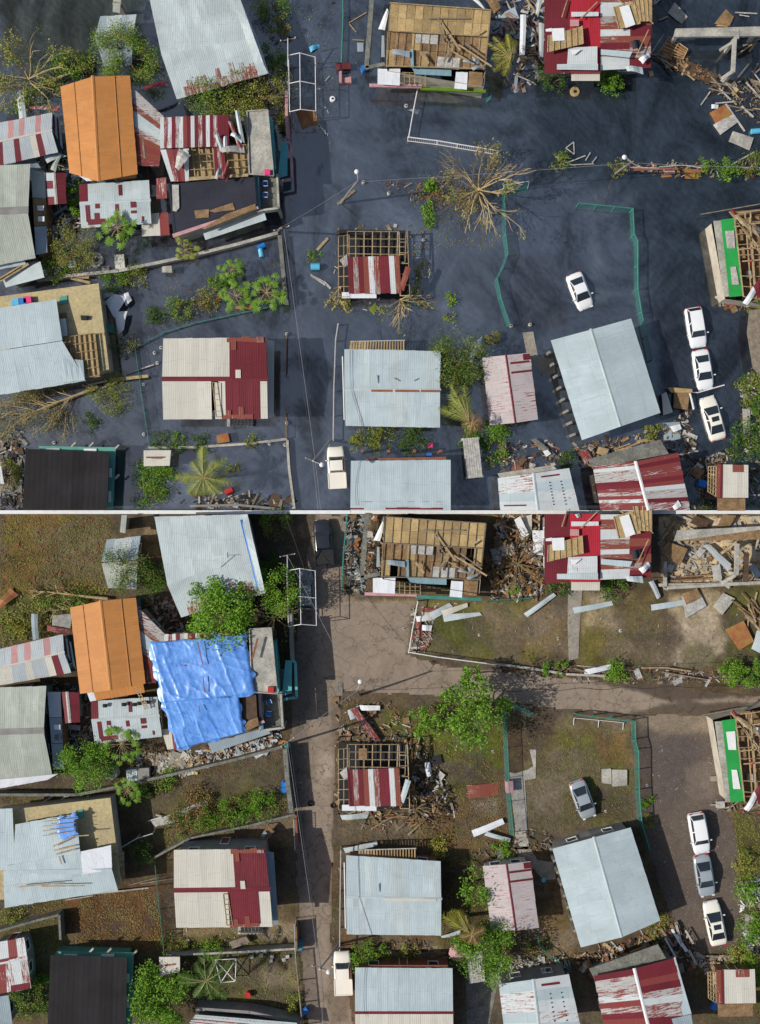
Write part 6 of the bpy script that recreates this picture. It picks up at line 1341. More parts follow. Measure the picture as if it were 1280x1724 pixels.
netfence('green pipe fence bending through the yard below the pink roof', [(903, 1572), (908, 1590), (935, 1610), (958, 1628)], 1.0, (0, 0), netm=None, r=.06)
def carport(s, P, h):
    (x0, y0), (xm, ym), (x1, y1), (x2, y2), (xn, yn), (x3, y3) = P; root = thing('carport_frame', 'white pipe carport frame without a roof beside the street'+s, 'carport frame', W(xm, (y0+y3)/2))
    A = [W(x0, y0, h), W(xm, ym, h+.5), W(x1, y1, h)]; B = [W(x3, y3, h), W(xn, yn, h+.5), W(x2, y2, h)]
    for k in (0, .5, 1): mb = MB(); mb.tube([L(a, b, k) for a, b in zip(A, B)], .045, 6); mb.build('rafter', 'steelwhite', root)
    for a, b in zip(A, B): mb = MB(); mb.tube([a, b], .045, 6); mb.build('rail', 'steelwhite', root)
    for p in (A[0], A[2], B[0], B[2]): mb = MB(); mb.tube([Vector((p.x, p.y, -.5)), p], .05, 6); mb.build('post', 'steel', root)
carport(TF, [(486, 93), (505, 89), (531, 96), (532, 187), (506, 184), (488, 188)], 3.0)
carport(BF, [(483, 961), (505, 957), (531, 961), (533, 1053), (507, 1051), (486, 1055)], 3.0)
# poles and cables
pole('leaning utility pole with a lamp above the timber grid house, in water', 572, 343, 603, 304, 7, lamp=True, arm=False, armang=1.7)
pole('utility pole at the corner of the concrete wall in the flooded street', 468, 388, 474, 383, 8, armang=.3)
pole('utility pole beside the white pickup in the flooded street', 560, 738, 527, 776, 8, m='steel', armang=-.4, lamp=True)
pole('leaning utility pole with a lamp right of the bare tree', 1036, 291, 1066, 272, 7, lamp=True, arm=True, armang=2.6)
pole('thin light pole beside the white pipe carport in water', 485, 205, 485, 64, 4, lamp=False, arm=True, armang=.2, m='steel', r=.1)
pole('utility pole at the dry street corner above the timber grid house', 606, 1172, 601, 1163, 7, lamp=True, arm=False, armang=1.2)
pole('utility pole with green transformer at the end of the concrete wall', 478, 1256, 484, 1250, 8, armang=.6)
pole('utility pole with crossarm next to the white pickup on the dry road', 572, 1590, 538, 1632, 8, m='steel', armang=-.35, lamp=True)
pole('thin light pole beside the white pipe carport in the dry half', 485, 1055, 484, 935, 4, m='steel', arm=True, armang=.2, r=.09)
mb = MB(); mb.lathe(W(484, 1252, 6.6), [(.1, 0), (.3, .05), (.3, .8), (.12, .9)], 12); tag(mb.build('transformer', 'tealpipe'), 'green transformer can hanging on the utility pole by the road', 'transformer')
for i, (a, b) in enumerate((((603, 304, 6.8), (474, 383, 7.6)), ((603, 304, 6.8), (1066, 272, 6.6)), ((603, 306, 6.5), (1066, 274, 6.4)), ((1066, 272, 6.7), (1320, 268, 7)), ((1066, 274, 6.4), (1320, 282, 6.6)), ((474, 383, 7.6), (527, 776, 7.6)), ((478, 384, 7.6), (531, 776, 7.6)), ((484, 384, 7.5), (533, 778, 7.4)), ((527, 776, 7.6), (536, 858, 7.2)), ((602, 302, 6.8), (480, -30, 8)), ((531, 776, 7.5), (540, 858, 7.2)))):
    wire('thin overhead cable above the flooded street', a, b, .25, .022, ('wirelt', 'wire')[i % 2], 'cables over the flooded street')
for i, (a, b) in enumerate((((601, 1163, 6.8), (484, 1250, 7.6)), ((601, 1163, 6.8), (1300, 1140, 6.6)), ((484, 1250, 7.6), (538, 1632, 7.6)), ((488, 1250, 7.5), (541, 1632, 7.5)), ((538, 1632, 7.6), (545, 1750, 7.6)), ((541, 1632, 7.6), (549, 1750, 7.6)), ((601, 1163, 6.8), (484, 935, 4)), ((480, 866, 7), (520, 980, 6)))):
    wire('thin overhead cable above the dry street', a, b, .3, .022, ('wirelt', 'wire')[i % 2], 'cables over the dry street')
mb = MB(); a, b = W(966, 1157, .1), W(1290, 1150, .1); mb.tube([W(845+i*12, 1163+2*math.sin(i)-i*.25, .06) for i in range(36)], .025, 4); tag(mb.build('cable', 'wire'), 'fallen black cable lying along the dry cross road', 'cable')

# ================================================================ VEGETATION, FLOODED HALF
tree('green tree leaning over the zinc shed in the flooded half', 206, 90, 3.8, 4.0, ['leafo', 'leaf', 'leafy'], n=5200, seed=3, size=.19, flat=.9)
baretree('tangled half bare tree at the flooded left edge', 48, 132, 5.2, 2.4, leaf=['leafo', 'leafy'], n=1700, seed=5, k=11, size=.22, thin=.022)
fallen('fallen tree with leafy stems above the orange roof', 158, 112, 40, 152, 2.0, ['leafo', 'leaf'], 1100, 8)
bush('leafy banana clump right of the orange roof top', 120, 108, 2.2, 1.6, ['leaf', 'leafo'], 800, .3, 7, rx=1.4, ry=.7)
for i, (x, y, r, h, m, n) in enumerate(((352, 162, 2.9, 5.6, ['leafo', 'leaf'], 1500), (408, 163, 3.1, 5.4, ['leafo', 'leafy'], 1500), (462, 140, 2.4, 4.0, ['leafo', 'leafbr'], 1000), (468, 196, 2.0, 2, ['leafo', 'leafy'], 800), (462, 95, 1.8, 2.2, ['leafd', 'leaf'], 800), (455, 12, 2.2, 2.5, ['leaf', 'leafo'], 900), (470, 45, 1.4, 2, ['leafo', 'leafbr'], 500))):
    bush(('wide olive shrub below the very large pale roof', 'olive shrub with bare twigs above the red rusted roof', 'browning shrub beside the white carport frame', 'sparse olive shrub below the carport frame corner', 'dark green shrub right of the very large pale roof', 'green shrub at the top edge beside the pale roof', 'thin twiggy shrub at the top street edge')[i]+' in water', x, y, r, h, m, n, .22, 20+i)
baretree('bare twisted tree behind the olive shrubs in water', 440, 165, 3.6, 4.5, leaf='leafo', n=260, seed=12, k=9, bark='bark', thin=.02)
tree('browning round tree beside the double grey roof in water', 125, 415, 3.0, 4.0, ['leafbr', 'leafo', 'leafbr'], n=2600, seed=14, size=.18)
bush('green shrub below the browning round tree in water', 98, 448, 2.2, 1.8, ['leafo', 'leaf'], 900, .24, 15)
bush('tall green banana leaves beside the speckled roof in water', 126, 330, 1.4, 2.2, ['leaf', 'leafb'], 500, .34, 16, rx=.7, ry=1.7)
papaya('small papaya tree in front of the speckled roof in water', 197, 384, 3.4, 2.0, n=24, seed=3, leaf='leaf')
papaya('second papaya tree by the awning house in the flooded yard', 312, 420, 1.5, 1.3, n=21, seed=4, leaf='leafo')
for i, (x, y, r, m, n) in enumerate(((190, 470, 1.7, 'leaf', 500), (228, 466, 1.6, 'leafo', 500), (262, 534, 1.3, 'leafd', 380), (304, 520, 1.7, ['leafo', 'leaf'], 520), (346, 506, 1.7, ['leafo', 'leafbr'], 520), (366, 474, 1.5, ['leaf', 'leafo'], 450), (150, 714, 1.3, 'leafd', 240), (420, 742, 1.0, 'leafo', 150), (392, 792, .9, 'leafo', 110), (340, 745, 1.3, 'leafd', 320), (272, 748, 1.6, 'leafd', 340), (300, 745, 1.2, 'leaf', 300))):
    bush(('green', 'pale olive', 'dark round', 'olive', 'reddish olive', 'light green', 'sparse drifting', 'tiny', 'wispy', 'dark low', 'dense dark', 'fresh green')[i]+' bush '+('behind the concrete wall', 'left of the white debris heap', 'left of the hedge row in water', 'second in the flooded hedge row', 'third in the flooded hedge row', 'at the upper end of the flooded hedge row', 'floating above the black roof', 'on the thin wall by the street', 'in the water below the thin wall', 'beside the small stepped boxes', 'at the fence corner above the hut', 'on the wall above the coconut palm')[i], x, y, r, 1.2, m, n, .24, 40+i)
papaya('bright papaya tree at the street corner of the flooded hedge yard', 448, 492, 2.4, 2.0, n=25, seed=9, leaf='leaf')
papaya('papaya tree in the middle of the flooded hedge yard', 396, 498, 1.8, 1.7, n=23, seed=10, leaf='leaf')
papaya('small papaya tree at the upper left of the flooded hedge yard', 388, 455, 1.8, 1.3, n=21, seed=11, leaf='leaf')
fallen('big fallen tree with fan of pale limbs below the white roof', 165, 652, 40, 700, 3.4, ['leafo', 'leafbr', 'leafo'], 4200, 21, k=16, size=.16)
bush('olive leafy crown heaped beside the fallen tree trunk', 185, 662, 2.5, 1.8, ['leafo', 'leafo', 'leaf'], 1200, .2, 22, rx=1.2)
plank('thick broken trunk lying across the green fence in water', 185, 640, 250, 633, .35, .8, 'barkpale', name='log', cat='log')
bush('brown leafy heap at the right edge of the ochre house in water', 208, 575, 1.8, 2, ['leafbr', 'leafd'], 500, .18, 24)
baretree('bare branching tree standing in water in the middle', 806, 318, 5.0, 6.0, leaf=['leafo', 'leafbr'], n=560, seed=35, k=12, size=.28, trunk_r=.24, thin=.03, depth=4)
bush('fresh green shoots on the left side of the bare tree', 727, 312, 1.0, 1.2, 'leafb', 160, .4, 33); bush('twiggy brown heap beneath the bare tree', 760, 325, 2.9, .8, ['leafbr', 'brownleafy', 'leafo'], 900, .2, 34, rx=1.5, ry=.8)
bush('small green sprig floating beyond the bare tree', 718, 350, 1.0, .7, 'leafb', 120, .3, 35, ry=1.0); bush('drooping green sprig under the bare tree', 725, 372, 1.1, .9, 'leaf', 160, .3, 36)
baretree('pulled up roots and vines around the timber grid house in water', 675, 505, 3.2, 1.0, leaf='leafo', n=260, seed=37, k=9, thin=.03, only=(-150, 60)); baretree('vine stem hanging from the left corner of the timber grid house', 572, 485, 2.4, 1.2, leaf='leafy', n=160, seed=38, k=6, only=(230, 300), thin=.03)
bush('tall thin weeds floating right of the timber grid house', 708, 455, 1.0, .8, ['leafy', 'leafbr'], 120, .25, 39, ry=1.8, rx=.6); bush('weedy green stems floating in line toward the pale roof', 758, 520, 1.4, .6, ['leafb', 'leafo'], 140, .3, 41, ry=1.8, rx=.6)
bush('weeds with a broken plank floating in the flooded street', 530, 432, .9, .6, ['leafo', 'leaf'], 150, .22, 42)
palm('yellowing coconut palm by the roofless plywood house in water', 860, 100, 3.6, 3.0, n=9, seed=5, leaf='palmy', angles=[80, 95, 112, 128, 145, 160, 178, 205, 250], droop=.7)
bush('dark green bush left below the striped roof in water', 930, 132, 1.6, 1.8, 'leafd', 600, .22, 43, rx=1.3); bush('bright green bush right below the striped roof in water', 1027, 138, 1.7, 1.6, ['leaf', 'leafb', 'leafd'], 800, .25, 44)
bush('brown uprooted root ball floating above the pink roof', 829, 570, 1.1, 1, ['brownleafy', 'leafbr', 'leafo'], 500, .18, 45)
tree('leaning olive tree between the pale blue and pink roofs in water', 768, 612, 3.7, 3.4, ['leafo', 'leafd', 'leafo'], n=3600, seed=46, size=.2, flat=1.2)
fallen('broken branching limb crossing above the coconut palm in water', 812, 592, 735, 640, 1.8, ['leafo', 'leafbr'], 300, 47, bark='bark')
palm('coconut palm with long fronds swept up beside the pale roof in water', 790, 708, 4.6, 4.0, n=9, seed=6, leaf='leafo', angles=[98, 108, 118, 126, 134, 145, 158], droop=.45, wid=.7)
palm('brown dead frond rosette below the swept coconut palm in water', 795, 712, 4.9, 1.5, n=6, seed=7, leaf='brownleafy', droop=.9, angles=[20, 70, 190, 260, 300, 340])
for i, (x, y, r, m, n) in enumerate(((800, 745, 1.8, ['leafd', 'leaf'], 900), (842, 718, 1.9, ['leaf', 'leafb'], 900), (828, 762, 1.9, ['leafo', 'leafb'], 420), (695, 742, 1.9, 'leafd', 800), (640, 738, 1.9, ['leafo', 'leafd'], 800), (600, 742, 1.3, 'leafo', 260), (262, 800, 2.6, ['leaf', 'leafb', 'leafo'], 1500), (250, 835, 2.0, ['leafo', 'leaf'], 700), (955, 772, 1.3, 'leafd', 380), (1270, 655, 2.2, ['leafd', 'leafo'], 900), (1262, 748, 2.6, ['leaf', 'leafd'], 1200), (1278, 690, 2.0, ['leafd', 'leaf'], 700), (1100, 725, 1.2, 'leafo', 260), (1222, 288, 1.5, ['leaf', 'leafb'], 420), (1268, 280, 1.8, ['leafo', 'leafd'], 420), (1188, 277, .9, 'leafb', 160), (940, 272, 1.3, ['leafo', 'leaf'], 220), (1040, 283, 1.2, 'leafo', 140), (12, 800, 1.9, ['leafo', 'leafbr'], 700), (1180, 850, 1.2, 'leafd', 120), (1275, 520, 1.2, 'leafo', 250))):
    bush(('dense dark bush under the swept palm', 'bright bush overhanging the pink roof edge', 'loose creeper right of the white board', 'dark bush beside the magenta litter', 'olive bush above the wide grey roof', 'thin bush at the pickup side', 'bright bush below the cream hut', 'low bush left of the coconut palm', 'spiky dark bush left of the red streaked roof', 'dark shrubbery at the right edge beside the cars', 'green shrubbery below the sunroof sedan', 'leafy shrub right of the long pale slab', 'low bush at the big grey roof corner', 'bright bush on the littered wall line', 'olive bush at the right end of the wall line', 'little bush on the littered wall line', 'floating bush among pipes near the wall line', 'thin weeds at the leaning lamp pole', 'brownish bush at the left edge below the fallen tree', 'sprig beside the dark rubbish near the shack', 'weeds below the green sided house')[i]+' in water', x, y, r, 1.3, m, n, .24, 60+i)
palm('coconut palm with full round crown in the lower flooded yard', 343, 803, 5.0, 3.2, n=13, seed=8, leaf='leafo', droop=.6, wid=.65)
# ================================================================ VEGETATION, DRY HALF
tree('dense bright green round tree between the pale roof and the tarpaulin', 372, 1035, 4.0, 6.5, ['leafb', 'leafb', 'leaf'], n=5200, seed=51, size=.34, flat=1.6)
tree('green tree above the bare branches beside the carport', 466, 998, 2.9, 5.5, ['leaf', 'leafb', 'leafo'], n=2600, seed=52, size=.24)
baretree('grey bare branches hanging below the carport tree', 462, 1040, 3.2, 4, leaf='leaf', n=120, seed=53, k=9, bark='barkpale', thin=.02)
tree('grey green feathery tree leaning over the zinc shed in the dry half', 208, 955, 3.2, 4.6, ['leafo', 'leafd', 'leafo'], n=2300, seed=54, size=.17); bush('dark dense bush right of the feathery tree', 252, 975, 2.2, 2.4, ['leafd', 'leaf'], 1400, .2, 55)
tree('bright green round tree beside the double grey roof in the dry half', 142, 1288, 3.1, 4.5, ['leafb', 'leaf', 'leafb'], n=3400, seed=56, size=.26, flat=1.3)
papaya('papaya tree in front of the speckled roof in the dry half', 204, 1252, 3.2, 2.1, n=24, seed=12, leaf='leaf'); papaya('small papaya tree on the concrete wall in the dry half', 214, 1332, 2.0, 1.5, n=22, seed=13, leaf='leaf')
tree('large spreading tree with sparse bright leaves at the cross road corner', 792, 1203, 4.0, 7.5, ['leafb', 'leaf', 'leafb'], n=1900, seed=57, size=.36, flat=1.0)
tree('leafy outer limb reaching left from the cross road tree', 722, 1218, 2.2, 4.5, ['leafb', 'leaf'], n=520, seed=58, size=.34); tree('leafy tuft right of the cross road tree', 853, 1188, .95, 6, 'leafb', n=190, seed=59, size=.34); tree('tall leafy top of the cross road corner', 794, 1150, 1.7, 8.5, ['leafb', 'leaf'], n=420, seed=60, size=.36)
tree('green round tree overhanging the white board path in the dry half', 818, 1604, 3.5, 5.2, ['leafb', 'leaf', 'leafd'], n=3600, seed=61, size=.27, flat=1.4); tree('sparse tree of round leaf tufts left of the pink roof', 800, 1498, 2.4, 4, ['leafb', 'leaf'], n=460, seed=62, size=.34)
fallen('dark bare fallen limb above the sparse tufted tree', 828, 1446, 752, 1475, 2.0, ['leafd'], 60, 63, bark='barkdark')
palm('coconut palm with fronds swept up over the pale blue roof corner', 790, 1568, 4.6, 4.0, n=7, seed=14, leaf='palmy', angles=[118, 126, 132, 138, 146], droop=.45, wid=.6); palm('stub of dead brown fronds on the swept coconut palm, dry', 795, 1572, 4.9, 1.4, n=6, seed=15, leaf='brownleafy', angles=[20, 70, 200, 260, 300, 340])
tree('bright green tree at the bottom left beside the black roof', 268, 1682, 3.7, 4.5, ['leafb', 'leaf'], n=3800, seed=64, size=.30, flat=1.4); palm('shaded coconut palm in the bottom yard', 348, 1650, 5, 3.4, n=11, seed=16, leaf='leafd', droop=.7, wid=.6)
tree('yellowish green tree at the left below the red banded roof', 50, 1688, 2.4, 3.4, ['leafo', 'leafd', 'leafo'], n=1800, seed=65, size=.22); bush('dark bush right of the red banded roof', 68, 1652, 1.5, 1.8, ['leafd', 'leaf'], 700, .22, 66)
for i, (x, y, r, h, m, n) in enumerate(((1232, 1136, 1.7, 1.8, ['leafb', 'leaf'], 1300), (1265, 1133, 1.6, 1.7, ['leafb', 'leaf'], 1200), (1040, 1132, 1.7, 1.3, 'leafb', 560), (922, 1127, .9, 1, 'leafb', 200), (946, 1125, .9, 1, 'leaf', 260), (1030, 988, 1.8, 1.5, ['leaf', 'leafd', 'leafbr'], 900), (940, 984, 1.5, 1.2, ['leafd', 'leafo'], 500), (305, 1385, 1.8, 1.3, ['leaf', 'brownleafy', 'leafb'], 700), (348, 1370, 2.0, 1.5, ['leafb', 'leaf', 'brownleafy'], 900), (395, 1365, 1.9, 1.5, ['leafb', 'leaf', 'brownleafy'], 900), (332, 1348, 2.0, 1.0, ['brownleafy', 'leafbr'], 800), (440, 1352, 1.9, 1.7, ['leaf', 'leafb'], 900), (640, 1612, 1.6, 1.5, ['leafo', 'leaf'], 600), (608, 1608, 1.9, 1.6, ['leafb', 'leaf'], 800), (690, 1606, 1.3, 1.0, ['leafo', 'leafy'], 320), (1250, 1450, 1.4, 1.2, ['leafo', 'leafy'], 420), (1265, 1500, 1.9, 1.5, 'leafb', 700), (1262, 1560, 1.8, 1.6, ['leafb', 'leaf'], 900), (1250, 1612, 2.1, 1.6, ['leafb', 'leafy'], 1000), (1272, 1640, 1.6, 1.5, 'leafb', 600), (1090, 1350, .9, .6, 'leafb', 200), (1093, 1382, .9, .5, 'leafo', 160), (845, 1432, 1.4, 1.0, ['leafb', 'leaf'], 420), (745, 1425, 1.5, 1.0, ['leafy', 'leafbr'], 420), (463, 882, 1.9, 1.8, ['leafo', 'leaf', 'brownleafy'], 700), (452, 950, 1.4, 1.6, 'leafd', 500), (270, 1320, 1.2, 1.0, 'leafo', 300), (248, 1330, 1.1, .9, 'leafd', 300), (75, 1040, 2.6, .8, ['leafo', 'brownleafy', 'leaf'], 1100), (130, 1020, 2.2, .9, ['leaf', 'leafo'], 800), (25, 1050, 2.0, .7, ['leafo', 'leafy'], 700), (470, 1720, 1.4, 1, 'leafo', 260), (355, 1600, 1.5, 1.0, ['leafb', 'leaf'], 420), (320, 1600, 1.1, .8, 'leafo', 280), (280, 1310, 1.3, 1.1, ['leafb'], 300), (868, 990, .9, .8, 'leafb', 200), (495, 1690, 1.2, 1.2, 'leafo', 260), (240, 1432, 1.8, 1.6, 'leafd', 500), (285, 1590, 1.6, .9, ['leafo', 'leaf'], 320), (905, 1595, 1.3, .8, ['leafo', 'leafd'], 260), (1110, 1560, 1.6, .8, ['leafo', 'leafy'], 320), (20, 1540, 1.5, .8, ['leafo'], 260))):
    bush(('round bush left of the pair at the right end of the cross road', 'round bush right of the pair at the right edge', 'bright bush on the white metal scrap by the cross road', 'tiny bright bush at the end of the garden path', 'small bush beside the thin board by the path', 'mixed bush at the right below the striped roof', 'low dark bush left below the striped roof', 'bush at the left end of the reddish hedge', 'second bush of the reddish hedge', 'third bush of the reddish hedge', 'dead brown brush heap behind the reddish hedge', 'leafy bush beside the two blue pipes', 'olive bush above the wide grey roof', 'bright bush beside the parked white pickup', 'yellowish weeds by the broken umbrella', 'pale weeds at the right edge near the wagon', 'bright bush at the right edge beside the silver car', 'bright bush at the right edge beside the long slab', 'yellow green bush below the sunroof car', 'bush above the little zinc shack', 'grass tuft at the upper gravel yard fence', 'grass tuft at the lower gravel yard fence', 'bright weeds above the pink roof', 'yellow weeds above the pale blue roof', 'brown tipped bush at the top beside the road', 'dark bush right of the very large pale roof', 'weeds on the stone heap by the wall', 'dark weeds along the concrete wall', 'tangled creeper left of the orange roof', 'creeper pile above the orange roof', 'creeper patch at the left edge', 'weeds at the bottom fence', 'bright weeds below the cream and red house', 'dull weeds by the stepped boxes', 'bright sprigs on the stone heap', 'sprig in the dead palm pile', 'weeds on the shaded bottom fence', 'shaded bush in the dark yard by the ochre house', 'creeper at the fence foot above the hut', 'weeds by the bent green pipe', 'weeds at the big grey roof corner', 'weeds below the white roof at the left edge')[i]+', dry', x, y, r, h, m, n, .24, 100+i)
fallen('long fallen pale trunk above the orange roof in the dry half', 182, 1008, 70, 995, 1.3, ['leafo', 'brownleafy'], 260, 71); fallen('second fallen trunk lying nearest the orange roof', 180, 1014, 90, 1028, 1.2, ['leaf'], 200, 72)
baretree('brown dead palm debris pile beside the plywood house', 872, 950, 4.0, 1.4, leaf='brownleafy', n=900, seed=73, k=16, bark='bark', thin=.03); baretree('scattered brown roots right of the timber grid house, dry', 700, 1362, 3.4, .8, leaf='brownleafy', n=260, seed=74, k=10, thin=.03, bark='bark')
# ================================================================ LOOSE THINGS IN THE FLOODED HALF
def ST(label, pts, m, z=.06, name='metal_sheet', cat='metal sheet', t=.05, curl=0, group=None): return slabthing(label, pts, z, m, t, name, cat, group, curl=curl)
tank('round pale water tank lid showing above water by the concrete wall', 162, 437, .85, .5)
ST('pale grey door leaf standing by the concrete wall in water', [(193, 429), (209, 428), (211, 452), (194, 453)], 'cream', .9, 'door_panel', 'door')
ST('small grey cabinet top beside the pale door in water', [(171, 448), (184, 447), (185, 456), (173, 456)], 'wallgrey', .5, 'cabinet', 'cabinet')
ST('small white board under the browning tree in water', [(114, 438), (127, 437), (128, 449), (116, 451)], 'white', .8)
ST('pale square lid on the concrete wall beside the hedge yard', [(273, 449), (289, 447), (290, 459), (273, 459)], 'conc', 1.0, 'concrete_slab', 'concrete slab')
barrel('light blue barrel floating in the flooded street by the broken plank', 531, 449, .38, 1.0, 'cyanp', 0)
barrel('bent blue barrel floating in the hedge yard, upper piece', 440, 415, .3, .9, 'bluep', 25); barrel('light blue barrel floating in the hedge yard, lower piece', 440, 426, .3, .9, 'cyanp', 100)
barrel('pinkish red barrel floating beside the round coconut palm', 386, 827, .35, .9, 'redp', 30); barrel('blue drum sunk beside the little zinc shack', 1182, 814, .45, .9, 'bluep', -15)
barrel('blue ringed drum at the corner of the roofless plywood house', 612, 116, .32, .7, 'bluep'); barrel('small turquoise drum floating at the right edge near the timber rafts', 1272, 221, .3, .9, 'cyanp', 5)
barrel('small blue can floating below the round tank lid', 164, 449, .16, .3, 'cyanp')
ST('crumpled light blue and white plastic sheet floating at the top of the street', [(520, 80), (537, 73), (539, 79), (523, 89)], 'cyanp', .1, 'plastic_sheet', 'plastic', curl=.15)
ST('dark red sofa floating beside the green pipe fence', [(565, 107), (590, 105), (591, 116), (566, 118)], 'darkred', .6, 'sofa', 'sofa'); ac = thing('armchair', 'pinkish armchair floating below the dark red sofa', 'armchair', W(581, 130))
for nm, q, z in (('armrest', [(571, 120), (576, 119), (577, 139), (571, 139)], .6), ('seat', [(577, 131), (587, 130), (587, 139), (577, 139)], .4), ('armrest', [(587, 129), (591, 129), (592, 139), (587, 139)], .6)): mb = MB(); mb.slab(PZ(q, z), .45); mb.build(nm, 'pinksheet', ac)
tank('small round white tub floating in the upper street', 560, 166, .32, .25, 'whitep')
ST('large reddish brown board floating below the carport frame, left part', [(497, 185), (512, 183), (528, 210), (509, 218)], 'plyred', .05, 'board', 'board'); ST('large reddish brown board floating below the carport frame, right part', [(513, 184), (524, 178), (537, 206), (529, 211)], 'plyred', .09, 'board', 'board')
planks('thin pale stick floating off the reddish board', [(535, 206, 548, 222, .1), (540, 214, 549, 226, .16), (555, 128, 548, 136, .08)], 'sticks by the reddish board', 'whitedirty')
ST('pale blue lid floating above the left of the plywood house', [(601, 72), (612, 72), (612, 87), (602, 87)], 'lean', .1, 'lid', 'lid')
planks('bent pale pipe floating left of the roofless plywood house', [(587, 39, 617, 21, .1), (587, 39, 600, 54, .1), (594, 67, 613, 68, .08)], 'pipes left of the plywood house', 'wood')
ST('grey seabird shaped scrap of sheet metal by the thin white fence', [(686, 186), (697, 182), (709, 184), (703, 192)], 'chrome', .1, curl=.1); tank('little round white lid floating by the thin white fence', 684, 178, .22, .1, 'whitedirty')
planks('long pale log lying with one end in the flooded street', [(534, 421, 552, 401, .3)], 'log in the street', 'wood', name='log', cat='log')
planks('pale boards crossed like scissors floating in the flooded street', [(523, 462, 545, 474, .12), (524, 464, 548, 480, .14), (545, 474, 557, 486, .25)], 'crossed boards in the street', 'whitedirty')
planks('thick brown beam floating below the leaning street pole', [(568, 344, 598, 320, .3)], 'beam at the leaning pole', 'oldwood', name='beam', cat='beam')
tank('round pale disc floating below the striped roof awning', 968, 154, .55, .12, 'ply')
ST('small tan block floating below the striped roof corner', [(1092, 120), (1099, 119), (1101, 128), (1094, 129)], 'ply', .1, 'block', 'block')
planks('white pipe triangle floating near the wall line', [(953, 249, 966, 239, .1), (966, 239, 967, 260, .1), (953, 249, 967, 260, .1)], 'white pipe triangle', 'whitedirty', name='pipe', cat='pipe')
planks('pale pipe tangled in plants near the wall line', [(935, 264, 962, 267, .1), (955, 274, 986, 262, .12), (948, 278, 1000, 276, .08), (986, 270, 994, 257, .1), (997, 274, 1005, 264, .1), (940, 268, 970, 280, .08)], 'pipes tangled near the wall line', 'whitedirty', name='pipe', cat='pipe')
ST('pink cabinet panel lying on the littered wall line', [(1118, 288), (1136, 287), (1137, 292), (1118, 294)], 'pinkpaint', .35, 'panel', 'panel')
planks('long pipe along the littered wall line', [(1060, 282, 1110, 283, .09), (1110, 281, 1150, 278, .1), (1150, 278, 1185, 283, .1), (1232, 277, 1270, 256, .14), (1235, 281, 1260, 283, .1)], 'pipes along the wall line', 'whitedirty', name='pipe', cat='pipe')
# concrete frame of the wrecked building, top right
fr = thing('building_frame', 'broken concrete beam frame standing in water at the top right', 'building frame', W(1220, 90))
mb = MB(); mb.slab([W(1138, 48, 3.0), W(1300, 44, 3.0), W(1300, 60, 3.0), W(1135, 62, 3.0)], .35); mb.build('beam', 'conc', fr)
for a, b, w_ in (((1237, 66, 2.9), (1234, 122, 2.9), .42), ((1234, 120, 2.8), (1215, 133, 2.5), .35), ((1233, 72, 2.7), (1212, 85, 2.5), .3), ((1240, 50, 2.9), (1240, 66, 2.9), .5)): mb = MB(); mb.bar(W(*a), W(*b), w_, .3); mb.build('beam', 'conc', fr)
for x, y in ((1236, 68), (1234, 120), (1142, 55), (1275, 52)): mb = MB(); p = W(x, y, 2.8); mb.bar(Vector((p.x, p.y, -.6)), p, .35, .35); mb.build('column', 'conc', fr)
fb = thing('building_frame', 'broken concrete beam frame among rubble at the top right, dry', 'building frame', W(1220, 910))
mb = MB(); mb.slab([W(1148, 897, 2.6), W(1300, 888, 2.6), W(1300, 908, 2.6), W(1137, 911, 2.6)], .3); mb.build('beam', 'plyold', fb); mb = MB(); mb.slab([W(1142, 893, 2.8), W(1300, 885, 2.8), W(1300, 889, 2.8), W(1136, 911, 2.8)], .4); mb.build('beam', 'conc', fb)
for a, b, w_, m in (((1241, 915, 2.5), (1240, 968, 2.5), .45, 'conc'), ((1238, 968, 2.4), (1215, 982, 2.0), .35, 'conc'), ((1257, 930, 2.0), (1255, 980, 2.0), .5, 'darkwood'), ((1120, 945, .6), (1120, 990, .6), .35, 'conc'), ((1118, 990, .6), (1290, 980, .6), .35, 'conc'), ((1240, 912, 2.3), (1214, 932, 1.8), .25, 'wood')): mb = MB(); mb.bar(W(*a), W(*b), w_, .3); mb.build('beam', m, fb)
for x, y in ((1241, 917), (1240, 966), (1150, 903), (1275, 898)): mb = MB(); p = W(x, y, 2.4); mb.bar(Vector((p.x, p.y, -.3)), p, .35, .35); mb.build('column', 'conc', fb)
rafts = [([(1124, 22), (1136, 4), (1158, 28), (1148, 40)], 'conc', 'pale stained mattress like slab floating at the upper right'), ([(1203, 40), (1222, 15), (1236, 28), (1228, 44)], 'plyold', 'brown board panel floating above the concrete beam'), ([(1205, 44), (1220, 33), (1231, 34), (1225, 45)], 'ply', 'tan board end floating above the concrete beam'),
         ([(1127, 62), (1158, 83), (1150, 100), (1110, 88)], 'plyred', 'reddish framed panel floating below the concrete beam'), ([(1110, 88), (1150, 98), (1212, 128), (1195, 140), (1150, 122), (1100, 100)], 'darkwood', 'wide dark timber raft floating right of the striped roof'),
         ([(1195, 190), (1220, 176), (1236, 194), (1205, 208)], 'plyred', 'dark reddish board beneath the pale board at the right'), ([(1201, 210), (1233, 192), (1242, 206), (1213, 227)], 'whitedirty', 'pale rectangular board floating at the right'), ([(1227, 238), (1234, 221), (1269, 232), (1262, 253)], 'conc', 'grey speckled board with a dark hole at the right edge')]
for pts, m, lb in rafts: ST(lb, pts, m, .12+rnd.uniform(0, .15), 'board', 'board', .1)
mb = MB(); P = PZ([(1127, 62), (1158, 83), (1150, 100), (1110, 88)], .42); lattice(mb, P, 2, 5, .1, .08); tag(mb.build('batten_frame', 'wood'), 'open batten frame on the reddish floating panel', 'frame')
